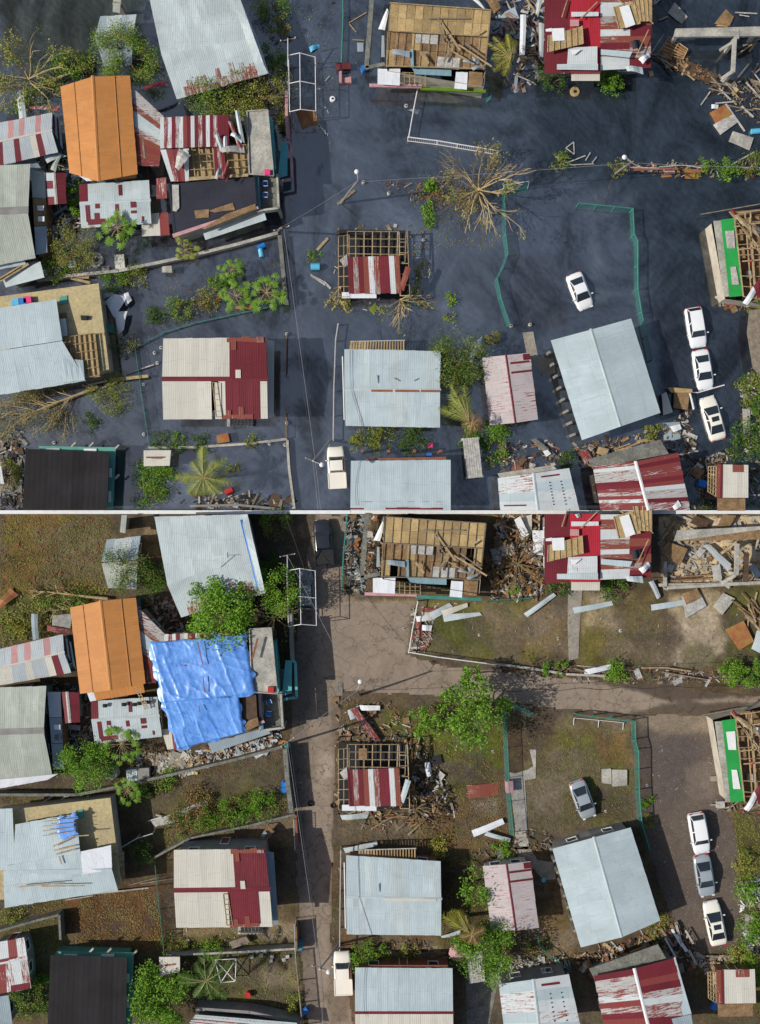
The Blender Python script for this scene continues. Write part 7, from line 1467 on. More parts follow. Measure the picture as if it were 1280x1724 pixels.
ST('small white box lid floating at the right', [(1198, 176), (1210, 176), (1209, 183), (1198, 183)], 'whitep', .2, 'lid', 'lid'); planks('long pale batten floating across the right hand boards', [(1222, 175, 1254, 221, .2), (1205, 174, 1238, 171, .14), (1180, 177, 1196, 154, .12), (1238, 21, 1275, 23, .14), (1245, 25, 1262, 28, .1)], 'battens among the floating boards', 'whitedirty')
scatterplanks('loose timber floating right of the striped roof', [(1095, 88), (1130, 95), (1205, 125), (1210, 142), (1140, 120), (1096, 98)], 11, 'floating timber right of the striped roof', ln=(12, 50), ang=-30, aj=14, seed=4)
scatterplanks('loose timber floating at the right edge below the concrete frame', [(1185, 138), (1285, 130), (1285, 200), (1262, 190), (1225, 170)], 18, 'floating timber at the right edge', m=('wood', 'oldwood', 'whitedirty'), ln=(12, 55), ang=-25, aj=20, seed=5)
scatterplanks('loose timber floating at the far right top corner', [(1240, 62), (1285, 50), (1285, 130), (1238, 135)], 7, 'floating timber in the far right top corner', ln=(20, 60), ang=50, aj=12, seed=6)
scatterplanks('broken plank floating between striped roof and raft', [(1092, 0), (1118, 0), (1120, 70), (1095, 85)], 8, 'planks beside the striped roof in water', m=('wood', 'whitedirty', 'oldwood'), ln=(10, 38), ang=60, aj=30, seed=7)
scatterplanks('wreckage plank between plywood house and striped roof', [(828, -5), (915, -5), (915, 130), (880, 150), (840, 60)], 17, 'wreckage between the two top houses in water', m=('oldwood', 'wood', 'whitedirty', 'darkwood'), ln=(12, 44), seed=8, z=.2)
rubble('small floating rubbish between the two top houses in water', [(828, -5), (915, -5), (915, 140), (860, 150), (830, 60)], 260, ['oldwood', 'whitedirty', 'darkwood', 'lean', 'rust'], (.1, .5), seed=9)
for i, q in enumerate((((876, 25), (886, 25), (884, 92), (875, 92)), ((788, -5), (812, 12), (820, 18), (800, -5)), ((907, 38), (916, 40), (915, 95), (908, 95)), ((818, 0), (834, -5), (844, 12), (832, 22)), ((905, -5), (915, -5), (906, 28), (903, 20)))): ST(('tall white', 'white curled', 'tall grey', 'tan square', 'bent grey')[i]+' sheet among the wreckage of the top houses in water', q, ('zinc', 'whitep', 'grey', 'plyold', 'grey')[i], .8+.1*i, curl=.1)
rubble('bits of wood floating on the dark timber raft', [(1105, 85), (1160, 95), (1215, 130), (1190, 142), (1130, 115)], 260, ['oldwood', 'darkwood', 'plyold', 'darkwood', 'plyred', 'wood'], (.05, .2), .12, seed=10)
rubble('bits of wood floating at the right edge', [(1180, 135), (1285, 130), (1285, 215), (1225, 175)], 240, ['oldwood', 'darkwood', 'plyold', 'darkwood', 'wood'], (.05, .2), .05, seed=11)
rubble('speckled rubbish floating along the left of the bare tree', [(640, 300), (760, 320), (770, 350), (650, 330)], 150, ['whitedirty', 'plyred', 'darkwood', 'plyold', 'brownleafy'], (.05, .16), .04, .15, seed=12)
rubble('speckled rubbish along the upper street', [(490, 0), (570, 0), (580, 150), (560, 250), (530, 240), (500, 80)], 90, ['whitedirty', 'plyold', 'leafo', 'darkwood', 'leafbr'], (.04, .12), .03, .05, seed=13)
rubble('rubbish floating around the timber grid house', [(565, 380), (720, 375), (735, 520), (640, 530), (560, 520)], 150, ['whitedirty', 'plyold', 'wood', 'brownleafy', 'leafo'], (.06, .28), .03, .1, seed=14)
rubble('litter and pipes on the submerged wall line', [(1035, 278), (1285, 268), (1285, 300), (1060, 296)], 170, ['whitedirty', 'plyred', 'oldwood', 'leafo'], (.06, .3), .03, .12, seed=15)
rubble('junk in the dark gaps between the left houses in water', [(55, 270), (140, 250), (150, 380), (90, 440), (60, 300)], 260, ['wallgrey', 'darkwood', 'whitedirty', 'lean', 'oldwood'], (.1, .45), 0, .6, seed=16)
ST('bent pale metal sheet sticking up above the striped roof', [(29, 153), (41, 153), (44, 197), (32, 200)], 'white', 1.5, curl=.1)
for i, q in enumerate((((48, 180), (100, 177), (100, 187), (52, 184)), ((240, 148), (282, 134), (276, 143), (246, 151)), ((85, 285), (98, 262), (104, 258), (94, 290)), ((72, 260), (98, 256), (112, 262), (80, 275)), ((20, 275), (60, 268), (70, 285), (40, 290)))): ST(('red curved', 'red rimmed curled', 'grey upright', 'white bent', 'crumpled grey')[i]+' metal scrap among the left hand houses in water', q, ('halfrust', 'redroof', 'greygreen', 'white', 'lean')[i], (1.6, 3.2, 2.2, 2.0, 1.8)[i], curl=.12)
for i, (a, b, c2, d2) in enumerate(((0, 473, 48, 444), (0, 470, 36, 448), (118, 468, 152, 476), (125, 466, 150, 467))): plank('yellow plank lying against the low white sheet roof', a, b, c2, d2, .3, 2.6 if i < 2 else .5, 'wood', group='yellow planks by the low white sheet roof')
# white broken boat-like heap by the ochre house
for i, q in enumerate((((178, 507), (193, 495), (214, 500), (192, 535)), ((194, 525), (215, 524), (208, 555), (199, 562)), ((205, 496), (216, 492), (222, 505), (212, 515)), ((172, 495), (188, 492), (196, 497), (176, 503)), ((170, 507), (178, 506), (179, 513), (171, 513)))): ST(('large white hull like', 'pointed white', 'bent white', 'grey flat', 'small grey')[i]+' fragment beside the ochre slab house in water', q, ('whitep', 'whitep', 'whitep', 'white', 'white')[i], 1.3-.15*i, 'fragment', 'fragment', curl=.12)
crate('green plastic bin beside the ochre slab house in water', [(178, 547), (190, 546), (190, 559), (178, 559)], .8, 'wallgreen', 0, 'bin', 'bin')
scatterplanks('stray plank beside the ochre house stairs in water', [(165, 600), (235, 610), (240, 650), (140, 655)], 5, 'planks below the ochre house in water', ln=(15, 60), ang=15, aj=10, seed=17, m=('oldwood', 'wood', 'whitedirty'))
for i, (x, y) in enumerate(((260, 594), (271, 585), (242, 731), (265, 611), (242, 647), (91, 745), (454, 747), (480, 749), (483, 562), (483, 633), (483, 692), (483, 712), (612, 306), (245, 465), (655, 325), (713, 404), (861, 548), (893, 546))): tank('small white tub or post cap showing above the water', x, y, .2, .35, 'whitedirty')['group'] = 'small white tubs in the flooded half'
crate('stepped timber box on the thin garden wall above the coconut palm', [(365, 733), (384, 729), (387, 743), (367, 746)], .8, 'plyred', 0)
ST('white plank floating through the flooded hedge yard', [(395, 516), (430, 514), (428, 521), (398, 520)], 'plyred', .05, 'board', 'board'); ST('small brown box floating in the flooded hedge row', [(363, 498), (372, 497), (372, 508), (363, 510)], 'plyred', .3, 'box', 'box')
# right lower corner
ST('tan plywood crate panel beside the big grey roof in water', [(1135, 656), (1162, 654), (1158, 690), (1134, 687)], 'plyold', .5, 'panel', 'panel'); ST('second tan board on top of the crate panel', [(1124, 652), (1166, 655), (1166, 661), (1130, 661)], 'ply', .7, 'board', 'board')
ST('pale green louvred door leaning by the big grey roof in water', [(1114, 664), (1122, 660), (1133, 694), (1117, 699)], 'cream', .7, 'door_panel', 'door'); ST('white upright board right of the tan crate panel', [(1160, 662), (1163, 662), (1170, 688), (1167, 690)], 'whitep', .6, 'board', 'board')
planks('long white pipe lying in the water below the middle sedan', [(1150, 659, 1175, 661, .1), (1175, 661, 1220, 648, .12)], 'white pipes below the middle sedan', 'steelwhite', name='pipe', cat='pipe')
ST('grey blue slab floating beside the big grey roof corner', [(1116, 712), (1145, 710), (1146, 740), (1118, 743)], 'lean', .2, 'slab', 'slab'); ST('open white bucket box on the grey blue slab', [(1128, 718), (1145, 714), (1148, 722), (1134, 728)], 'whitep', .5, 'box', 'box')
ST('torn white scrap lying on red rubbish at the roof corner, in water', [(975, 762), (988, 756), (998, 772), (985, 782)], 'halfrust', .6); ST('brown framed crate near the red streaked roof, in water', [(1008, 752), (1026, 756), (1020, 769), (1004, 763)], 'wood', .8, 'crate', 'crate')
scatterplanks('tan plank in the pile above the red streaked roof, in water', [(1040, 752), (1090, 738), (1095, 755), (1045, 765)], 13, 'tan plank pile above the red streaked roof, in water', ln=(15, 40), ang=14, aj=8, seed=18, m=('wood', 'ply'))
rubble('rubble around the big grey roof corner in water', [(965, 745), (1060, 735), (1150, 700), (1165, 760), (1160, 775), (1080, 760), (985, 785)], 420, ['oldwood', 'whitedirty', 'darkwood', 'plyold', 'darkwood', 'ply', 'dark'], (.06, .26), 0, .4, seed=19)
rubble('dark wrack along the yard edge in water', [(1145, 690), (1160, 690), (1175, 775), (1200, 765), (1240, 760), (1240, 778), (1160, 800)], 260, ['darkwood', 'oldwood', 'whitedirty', 'dark'], (.1, .4), 0, .3, seed=20)
ST('tan square panel floating left of the little shack', [(1163, 797), (1174, 783), (1186, 795), (1173, 807)], 'plyold', .3, 'panel', 'panel'); plank('long plank floating left of the little shack', 1150, 808, 1168, 786, .15, .3, 'oldwood')
ST('long pale slab floating at the right edge in water', [(1250, 688), (1263, 689), (1263, 738), (1252, 740)], 'conc', .3, 'slab', 'slab')
scatterplanks('white broken stick at the right edge in water', [(1240, 640), (1285, 650), (1285, 700), (1255, 680)], 5, 'white sticks at the right edge in water', m=('whitedirty', 'whitep'), ln=(10, 30), ang=-50, aj=15, seed=21)
rubble('rubbish beneath the right edge trees in water', [(1245, 630), (1285, 630), (1285, 860), (1265, 850), (1255, 760)], 180, ['darkwood', 'whitedirty', 'oldwood', 'leafd'], (.1, .4), 0, .3, seed=22)
mb = MB(); mb.slab(PZ([(1262, 522), (1290, 520), (1290, 640), (1268, 620), (1258, 560)], 1.6), .1); tag(mb.build('broken_roof', 'oldwood'), 'dark broken timber roof edge below the green sided house in water', 'roof')
# white board path, creeper roof
for s, z0, pts in ((TF, -.6, [(779, 738), (806, 736), (813, 803), (786, 806)]), (BF, 0, [(783, 1600), (812, 1600), (817, 1652), (791, 1656)])):
    P = PZ(pts, 1.9); rt = thing('walkway_roof', 'narrow white plank walkway roof overgrown by creeper'+s, 'walkway roof', W(795, sum(p[1] for p in pts)/4)); mb = MB()
    for i in range(7): mb.slab([quadpt(P, i/7, 0), quadpt(P, (i+.9)/7, 0), quadpt(P, (i+.9)/7, 1), quadpt(P, i/7, 1)], .05)
    mb.build('roof_board', 'whitedirty', rt)
    for p in P: q = p+(sum(P, Vector())/4-p)*.05; mb = MB(); mb.bar(Vector((q.x, q.y, z0)), q+Vector((0, 0, -.05)), .25, .25); mb.build('post', 'conc', rt)
crate('magenta and white plastic bundle above the wide grey roof in water', [(721, 746), (728, 745), (729, 753), (722, 754)], .4, 'pinkp', .2, 'bundle', 'bundle'); crate('blue plastic tub above the wide grey roof in water', [(719, 763), (727, 763), (727, 770), (719, 770)], .4, 'bluep', .2, 'tub', 'tub')
rubble('junk between palm and white roofs in water', [(835, 745), (930, 740), (950, 770), (900, 800), (835, 800)], 300, ['darkwood', 'whitedirty', 'wallbrown', 'oldwood', 'plyold', 'dark'], (.06, .3), 0, .4, seed=23)
ST('dark rowing boat like trough beside the white rusting roof in water', [(893, 740), (902, 738), (936, 765), (926, 772)], 'concdark', .5, 'trough', 'trough'); ST('white cloth scrap at the tip of the dark trough', [(914, 760), (922, 757), (928, 764), (920, 769)], 'whitep', .7, 'cloth', 'cloth')
ST('grey blue sheet leaning above the broken limb in water', [(790, 583), (812, 566), (806, 590), (792, 612)], 'lean', .8); 
mb = MB(); mb.slab(PZ([(838, 797), (930, 783), (938, 790), (842, 805)], 2.9), .12); tag(mb.build('concrete_canopy', 'conc'), 'stained concrete canopy strip above the white rusting roof in water', 'canopy')
# ================================================================ LOOSE THINGS IN THE DRY HALF
def junk(label, poly, n, cols, size=(.06, .3), pile=.2, seed=0): return rubble(label+', dry', poly, int(n*1.5), cols, (size[0]*.7, size[1]*.62), 0, pile, seed)
B1 = ['whitedirty', 'oldwood', 'plyold', 'darkwood', 'plyold', 'wallbrown']
junk('broken concrete and timber rubble on the top right slab', [(1112, 868), (1290, 868), (1290, 985), (1115, 985)], 300, ['conc', 'whitedirty', 'oldwood', 'plyold', 'concpath'], (.1, .5), .3, 31)
scatterplanks('broken plank on the pale rubble slab at the top right', [(1112, 868), (1290, 868), (1290, 985), (1115, 985)], 30, 'planks on the pale rubble slab', m=('wood', 'oldwood', 'conc', 'whitedirty', 'plyold'), ln=(14, 55), seed=32, w=(.1, .3))
scatterplanks('stacked long brown board at the bottom of the rubble slab', [(1122, 970), (1195, 968), (1195, 978), (1122, 981)], 5, 'stacked boards on the rubble slab', m=('plyold', 'darkwood'), ln=(50, 80), ang=3, aj=2, seed=33)
for i, (q, m) in enumerate(((((1112, 930), (1125, 912), (1158, 924), (1145, 953)), 'plyold'), (((1206, 890), (1218, 866), (1240, 868), (1225, 892)), 'plyold'), (((1162, 880), (1172, 868), (1195, 878), (1188, 892)), 'darkwood'), (((1184, 918), (1192, 916), (1232, 950), (1226, 962)), 'grey'), (((1258, 953), (1270, 950), (1282, 966), (1275, 975)), 'lean'), (((1198, 952), (1212, 950), (1216, 975), (1202, 978)), 'whitedirty'), (((1148, 1003), (1175, 992), (1190, 1020), (1155, 1041)), 'whitedirty'), (((1148, 1000), (1174, 990), (1182, 1006), (1156, 1018)), 'plyold'), (((1200, 1021), (1218, 998), (1238, 1008), (1216, 1035)), 'conc'), (((1221, 1060), (1252, 1045), (1270, 1080), (1245, 1095)), 'plyred'))):
    ST(('large tan panel', 'tan board pair', 'small dark panel', 'long grey metal sheet', 'short blue-grey sheet', 'pale square board', 'large pale board', 'brown board under the pale board', 'pale board with a pink stain', 'red brown double board')[i]+' at the right of the dry half', q, m, (.8, .7, .6, .9, .5, .6, .25, .35, .3, .4)[i], 'board', 'board', .08)
scatterplanks('splayed broken plank at the right edge above the round bushes', [(1245, 1025), (1290, 1005), (1290, 1060), (1262, 1060)], 17, 'splayed planks at the right edge, dry', m=('wood', 'oldwood', 'plyold'), ln=(20, 55), ang=-55, aj=22, seed=34)
for i, (q, m) in enumerate(((((1265, 1092), (1275, 1062), (1292, 1055), (1290, 1105)), 'white'), (((964, 1023), (1030, 1012), (1033, 1019), (967, 1033)), 'blueroof'), (((1096, 1018), (1150, 1010), (1152, 1019), (1097, 1028)), 'blueroof'), (((882, 1033), (932, 998), (937, 1003), (888, 1039)), 'white'), (((1092, 980), (1100, 977), (1113, 1004), (1107, 1009)), 'grey'), (((985, 1127), (1030, 1118), (1035, 1125), (983, 1137)), 'zinc'), (((745, 1034), (808, 1031), (812, 1036), (748, 1047)), 'white'), (((743, 1028), (787, 1015), (788, 1022), (747, 1038)), 'cream'), (((722, 1032), (757, 1015), (764, 1023), (728, 1044)), 'grey'), (((700, 1038), (726, 1034), (728, 1044), (702, 1047)), 'whitep'), (((711, 1052), (728, 1053), (726, 1063), (711, 1061)), 'whitep'), (((709, 1023), (738, 1022), (736, 1030), (710, 1031)), 'rust'), (((699, 1047), (709, 1046), (714, 1074), (704, 1076)), 'rust'), (((794, 1398), (846, 1378), (850, 1387), (798, 1409)), 'zinc'), (((820, 1400), (860, 1412), (858, 1418), (815, 1406)), 'white'), (((787, 1322), (840, 1318), (838, 1340), (788, 1344)), 'rust'), (((573, 1372), (622, 1368), (618, 1378), (576, 1380)), 'white'), (((578, 1428), (635, 1416), (636, 1424), (582, 1436)), 'white'), (((1254, 1538), (1268, 1541), (1266, 1588), (1255, 1586)), 'conc'), (((968, 866), (975, 864), (978, 870), (972, 872)), 'white'), (((878, 896), (880, 870), (896, 866), (895, 900)), 'cream'), (((896, 893), (916, 893), (914, 935), (899, 933)), 'zinc'), (((742, 1576), (775, 1566), (776, 1573), (745, 1579)), 'white'), (((590, 1195), (600, 1190), (640, 1245), (632, 1250)), 'halfrust'), (((605, 1187), (640, 1188), (640, 1196), (608, 1196)), 'whitep'), (((585, 1196), (604, 1188), (606, 1206), (590, 1212)), 'grey'), (((715, 1284), (724, 1283), (728, 1307), (718, 1308)), 'whitep'), (((698, 1236), (706, 1235), (706, 1242), (698, 1242)), 'whitedirty'))):
    ST(('crumpled white sheet beside the red brown boards', 'long pale blue roofing sheet across the garden path', 'second long pale blue roofing sheet beside the concrete pad', 'long narrow grey strip below the dead palm pile', 'short grey sheet below the striped roof corner', 'bright metal scrap beside the bright bush at the cross road', 'longest pale sheet on the grass below the plywood house', 'cream sheet on the grass below the plywood house', 'grey sheet on the grass below the plywood house', 'short white sheet at the grass corner', 'square white board beside the white barred fence', 'rust coloured strip at the top of the grass corner', 'rust coloured strip along the thin white fence', 'bright metal sheet above the pink roof path', 'pale strip crossing below the bright metal sheet', 'rusty sheet spread on gravel in the grass yard', 'white sheet scrap below the timber grid', 'white sheet scrap above the pale blue roof', 'long pale slab lying in the right edge bushes', 'small white corner scrap on the striped roof', 'pale sheet under the lettered board', 'bright sheet beside the lettered board', 'white triangular scrap under the swept palm', 'red and white strip above the timber grid', 'white board above the timber grid', 'grey bags heap above the timber grid', 'white board right of the timber grid', 'small square lid above right of the timber grid')[i]+', dry', q, m, (.3, .08, .08, .3, .5, .3, .15, .25, .15, .2, .2, .1, .12, .4, .5, .05, .15, .3, .1, 3.9, .7, .9, .5, .6, .4, .3, .2, .1)[i], 'metal_sheet' if m not in ('conc', 'whitep') else 'board', 'metal sheet' if m not in ('conc', 'whitep') else 'board', .04, .05)
# white board with faded marks that cannot be read
P = PZ([(866, 875), (876, 869), (891, 900), (880, 906)], 1.3); sg = thing('sign_board', 'white board with faded reddish marks lying on the dead palm pile', 'sign', P[0]); mb = MB(); mb.slab(P, .05); mb.build('board', 'whitep', sg)
junk('uprooted junk and paint tins in the narrow yard beside the road', [(584, 866), (616, 866), (614, 1000), (578, 1000)], 420, ['whitedirty', 'dark', 'oldwood', 'dark', 'wallblue', 'plyred', 'wallgrey', 'conc'], (.08, .4), .4, 35)
junk('rubble strip beside the roofless plywood house', [(622, 868), (655, 868), (652, 980), (616, 985)], 220, ['whitedirty', 'dark', 'oldwood', 'plyred'], (.08, .4), .3, 36)
junk('smashed timber and sheets between the two top houses', [(835, 868), (912, 868), (915, 1000), (825, 1010)], 420, ['plyold', 'oldwood', 'plyred', 'whitedirty', 'wood'], (.1, .6), .5, 37)
scatterplanks('broken board in the dead palm pile between the top houses', [(845, 880), (912, 870), (910, 1005), (850, 1000)], 20, 'boards in the dead palm pile', m=('plyold', 'oldwood', 'wood', 'wallbrown', 'whitedirty'), ln=(12, 50), seed=38, z=.2, w=(.1, .3))
junk('light rubble along the white fence and grass', [(695, 1020), (735, 1020), (720, 1100), (690, 1098)], 150, ['whitedirty', 'rust', 'oldwood', 'conc'], (.06, .35), .15, 39)
junk('scattered scraps over the cross road yards', [(700, 1015), (1110, 1000), (1260, 1000), (1250, 1130), (850, 1120), (700, 1100)], 260, ['whitedirty', 'conc', 'plyold', 'darkwood'], (.05, .16), .03, 40)
junk('branches and pipes along the edge of the cross road', [(830, 1118), (1290, 1130), (1290, 1150), (1000, 1150), (840, 1135)], 300, ['oldwood', 'darkwood', 'whitedirty', 'plyred'], (.06, .4), .12, 41)
scatterplanks('thin pale pole lying along the upper cross road edge', [(905, 1118), (1280, 1128), (1280, 1144), (1020, 1142)], 8, 'thin poles on the upper cross road edge', m=('whitedirty', 'oldwood', 'wood'), ln=(25, 80), ang=-4, aj=9, seed=42, w=(.08, .14))
junk('brown rubbish around the timber grid house', [(565, 1175), (650, 1180), (720, 1240), (740, 1370), (640, 1400), (565, 1380)], 700, B1+['wood', 'dark'], (.06, .4), .2, 43)
scatterplanks('splintered lath below the timber grid house', [(620, 1362), (690, 1345), (720, 1375), (700, 1395), (600, 1385)], 20, 'laths below the timber grid house', m=('wood', 'plyred', 'oldwood'), ln=(12, 45), ang=25, aj=30, seed=44, w=(.06, .14))
junk('dark junk pile right of the timber grid house', [(680, 1250), (715, 1250), (765, 1330), (770, 1370), (690, 1375)], 260, ['dark', 'dark', 'whitedirty', 'oldwood', 'plyold', 'darkwood'], (.1, .45), .4, 45)
litter('brown leaf litter in the big tree yard, dry', [(650, 1190), (850, 1190), (850, 1420), (600, 1425), (700, 1260)], 3800, 'brownleafy', .17, seed=46, thr=.5)
litter('brown leaf litter in the sedan yard, dry', [(860, 1215), (1062, 1215), (1066, 1395), (900, 1400)], 1900, ['brownleafy', 'leafbr'], .14, seed=47, thr=.5)
litter('reddish leaf litter in the bare yard left of the cream house, dry', [(100, 1505), (272, 1495), (272, 1600), (130, 1600)], 4200, ['brownleafy', 'leafbr'], .16, seed=48, thr=.42)
litter('leaf litter below the ochre slab house, dry', [(0, 1530), (110, 1505), (110, 1600), (0, 1600)], 1300, ['brownleafy', 'leafo'], .15, seed=49)
litter('fallen leaves and twigs in the wreck yard beside the orange roof, dry', [(0, 1000), (185, 985), (120, 1060), (0, 1090)], 2600, ['brownleafy', 'leafo', 'leafbr'], .2, seed=50, thick=.2)
litter('low clumpy weeds in the ploughed field at the top left, dry', [(0, 868), (190, 868), (175, 990), (0, 1010)], 5200, ['leafbr', 'leafo', 'brownleafy'], .13, seed=51, thr=.36, name='weeds', )
litter('leaf litter along the hedge yard wall, dry', [(250, 1400), (480, 1330), (495, 1370), (260, 1440)], 1500, ['brownleafy', 'leafo'], .16, seed=52)
litter('weeds and dead leaves between palm and pink roof, dry', [(745, 1430), (820, 1430), (900, 1600), (900, 1660), (750, 1640)], 2400, ['brownleafy', 'leafd', 'leafo'], .17, seed=53, thr=.38)
litter('dead leaves in the bottom street yard, dry', [(325, 1605), (505, 1600), (512, 1700), (330, 1700)], 1500, ['brownleafy', 'leafo', 'leafd'], .15, seed=54)
litter('weeds along the right edge of the gravel yard, dry', [(1235, 1370), (1290, 1370), (1290, 1640), (1245, 1620)], 2600, ['leafbr', 'leafo', 'brownleafy'], .17, seed=55, thr=.3)
litter('small weeds on the grass plots by the crossing, dry', [(700, 1020), (1120, 1010), (1120, 1112), (700, 1098)], 3600, ['leafo', 'leafbr', 'leafd'], .09, seed=56, thr=.45, thick=.02, name='grass')
litter('small weeds on the grass around the silver sedan, dry', [(880, 1220), (1064, 1220), (1068, 1390), (890, 1398)], 3000, ['leafo', 'leafd', 'leafbr'], .09, seed=57, thr=.45, thick=.02, name='grass')
litter('small weeds under the big crossroad tree, dry', [(650, 1190), (845, 1190), (845, 1420), (700, 1420)], 3000, ['leafo', 'leaf', 'leafbr'], .10, seed=58, thr=.47, thick=.02, name='grass')
junk('stones and broken tiles heaped beside the concrete wall', [(228, 1270), (320, 1265), (330, 1300), (240, 1322)], 420, ['conc', 'concpath', 'cream', 'ply'], (.1, .45), .25, 59)
junk('mixed rubbish under the grey awning above the wall', [(330, 1262), (470, 1225), (478, 1255), (330, 1295)], 380, ['whitedirty', 'dark', 'conc', 'plyred', 'grey'], (.08, .5), .3, 60)
junk('junk in the gaps between the left houses', [(85, 1140), (160, 1165), (155, 1260), (105, 1300), (95, 1180)], 260, ['wallgrey', 'darkwood', 'whitedirty', 'lean', 'oldwood'], (.1, .5), .5, 61)
junk('junk behind the rusty side roof', [(240, 1000), (300, 1010), (310, 1060), (290, 1075), (250, 1020)], 160, ['plyred', 'darkwood', 'whitedirty', 'oldwood', 'pinksheet'], (.1, .5), .4, 62)
junk('rubble at the corner below the big grey roof', [(960, 1600), (1060, 1585), (1110, 1560), (1170, 1560), (1175, 1640), (1120, 1620), (990, 1650)], 560, B1+['dark', 'wood'], (.1, .42), .4, 63)
scatterplanks('tan plank in the stack above the red streaked roof, dry', [(1032, 1610), (1092, 1592), (1098, 1606), (1040, 1618)], 15, 'tan plank stack above the red streaked roof, dry', ln=(15, 45), ang=12, aj=8, seed=64, m=('wood', 'ply'))
scatterplanks('upright pale board in the heap at the grey roof corner', [(1115, 1565), (1160, 1560), (1175, 1620), (1140, 1625)], 8, 'pale boards at the grey roof corner', ln=(20, 45), ang=-65, aj=10, seed=65, m=('whitedirty', 'oldwood', 'whitep'), w=(.2, .4), z=.4)
junk('broken boards and timber above the little zinc shack', [(1160, 1610), (1260, 1605), (1262, 1630), (1190, 1640)], 220, ['oldwood', 'wood', 'darkwood', 'whitedirty'], (.1, .5), .3, 66)
scatterplanks('grey board lying above the little zinc shack, dry', [(1178, 1610), (1245, 1606), (1245, 1626), (1185, 1630)], 7, 'grey boards above the little shack', m=('oldwood', 'wood'), ln=(20, 45), ang=4, aj=12, seed=67)
junk('dark rubbish in the gap above the white rusting roof', [(835, 1625), (960, 1600), (960, 1640), (840, 1655)], 200, ['conc', 'darkwood', 'whitedirty', 'oldwood'], (.1, .45), .3, 68)
junk('rubbish strip above the wide grey roof', [(590, 1590), (775, 1580), (780, 1625), (600, 1625)], 260, ['concdark', 'darkwood', 'plyold', 'oldwood'], (.1, .4), .2, 69)
junk('scraps around the pink roof path', [(850, 1395), (930, 1395), (940, 1450), (870, 1450), (790, 1440)], 160, ['concdark', 'plyold', 'darkwood', 'oldwood'], (.08, .35), .2, 70)
junk('gravel stones scattered on the gravel yard', [(1080, 1220), (1200, 1220), (1240, 1400), (1250, 1600), (1150, 1600), (1090, 1420)], 420, ['conc', 'plyold', 'whitedirty'], (.04, .11), .02, 71)
junk('litter in the right edge bushes beside the cars', [(1240, 1480), (1285, 1480), (1285, 1620), (1255, 1600)], 150, ['whitedirty', 'whitep', 'oldwood'], (.1, .5), .3, 72)
junk('stones and scraps on the bare yard by the cream house', [(290, 1565), (495, 1560), (500, 1598), (290, 1600)], 160, ['conc', 'whitedirty', 'plyold'], (.05, .2), .05, 73)
junk('muddy scraps along the roadsides', [(500, 1180), (600, 1160), (590, 1600), (560, 1600), (560, 1300), (540, 1600), (505, 1500)], 300, ['darkwood', 'plyold', 'brownleafy', 'conc'], (.04, .16), .03, 74)
junk('clods of earth in the ploughed field', [(0, 868), (190, 868), (175, 990), (0, 1010)], 900, ['plyold', 'darkwood', 'wallbrown'], (.06, .2), .02, 75)
# orange heap, tubes, umbrella, boxes
ST('crumpled orange sheet at the left edge of the ploughed field', [(-5, 1020), (16, 990), (31, 1002), (2, 1024)], 'plyred', .5, 'crumpled_sheet', 'sheet', .05, .2)
ST('blue-grey metal sheet standing above the striped roof, dry', [(53, 1033), (64, 1034), (65, 1076), (55, 1078)], 'lean', 1.2, curl=.1); ST('red and white curved scrap above the striped roof, dry', [(80, 1053), (118, 1060), (118, 1067), (80, 1062)], 'halfrust', 1.3, curl=.1)
mb = MB()
for i in range(16): mb.bar(W(88+i*2, 1062-i*.3, 1.0), W(90+i*2, 1036-i*.2, 1.4), .08, .06)
tag(mb.build('slatted_screen', 'whitedirty'), 'broken slatted screen left of the orange roof, dry', 'screen')
for i, (q, m) in enumerate((((213, 1296, 231, 1320), 'cream'), ((232, 1294, 251, 1316), 'dark'))): x0, y0, x1, y1 = q; crate(('pale blue-white water tank crate', 'dark square tank')[i]+' beside the concrete wall, dry', [(x0, y0), (x1, y0-1), (x1+1, y1-1), (x0+1, y1)], .9, 'white' if i == 0 else 'wallgrey', 0, 'tank_box', 'tank')
tank('round speckled tank lid beside the concrete wall, dry', 185, 1303, .85, 1.2, 'conc'); 
for i, (x, y) in enumerate(((479, 1320), (479, 1328))): barrel(('upper', 'lower')[i]+' blue drum at the end of the mossy wall, dry', x, y, .36, 1.0, 'lean' if 0 else 'bluep')
barrel('blue grey barrel beside the street fence below the stairs', 504, 1591, .5, 1.1, 'wallblue'); barrel('small red lantern like bin in the dark bottom yard', 418, 1674, .35, .6, 'redp'); barrel('bright blue bucket beside the pink roof, dry', 915, 1481, .25, .4, 'cyanp'); barrel('blue drum beside the little zinc shack, dry', 1203, 1692, .4, .9, 'bluep', 70); barrel('blue drum at the foot of the bottom street fence', 513, 1702, .35, .9, 'bluep', 40)
b_ = W(769, 1604, 1.6); um = thing('parasol', 'faded pink parasol open beside the wide grey roof', 'parasol', (b_.x, b_.y, 0)); mb = MB(); mb.tube([(b_.x, b_.y, 0), (b_.x, b_.y, 1.75)], .03, 6); mb.build('pole', 'steel', um)
mb = MB(); k = 8; rim = [b_+Vector((.9*math.cos(i/k*6.283+.2), .9*math.sin(i/k*6.283+.2), -.1+(.06 if i % 2 else 0))) for i in range(k)]
for i in range(k): mb.poly([b_+Vector((0, 0, .2)), rim[i], rim[(i+1) % k]])
mb.build('canopy', 'pinkpaint', um)
crate('pale pink sink box on the green fence beside the concrete path', [(852, 1316), (864, 1315), (865, 1334), (853, 1335)], .9, 'pinkpaint', 0, 'cabinet', 'cabinet')
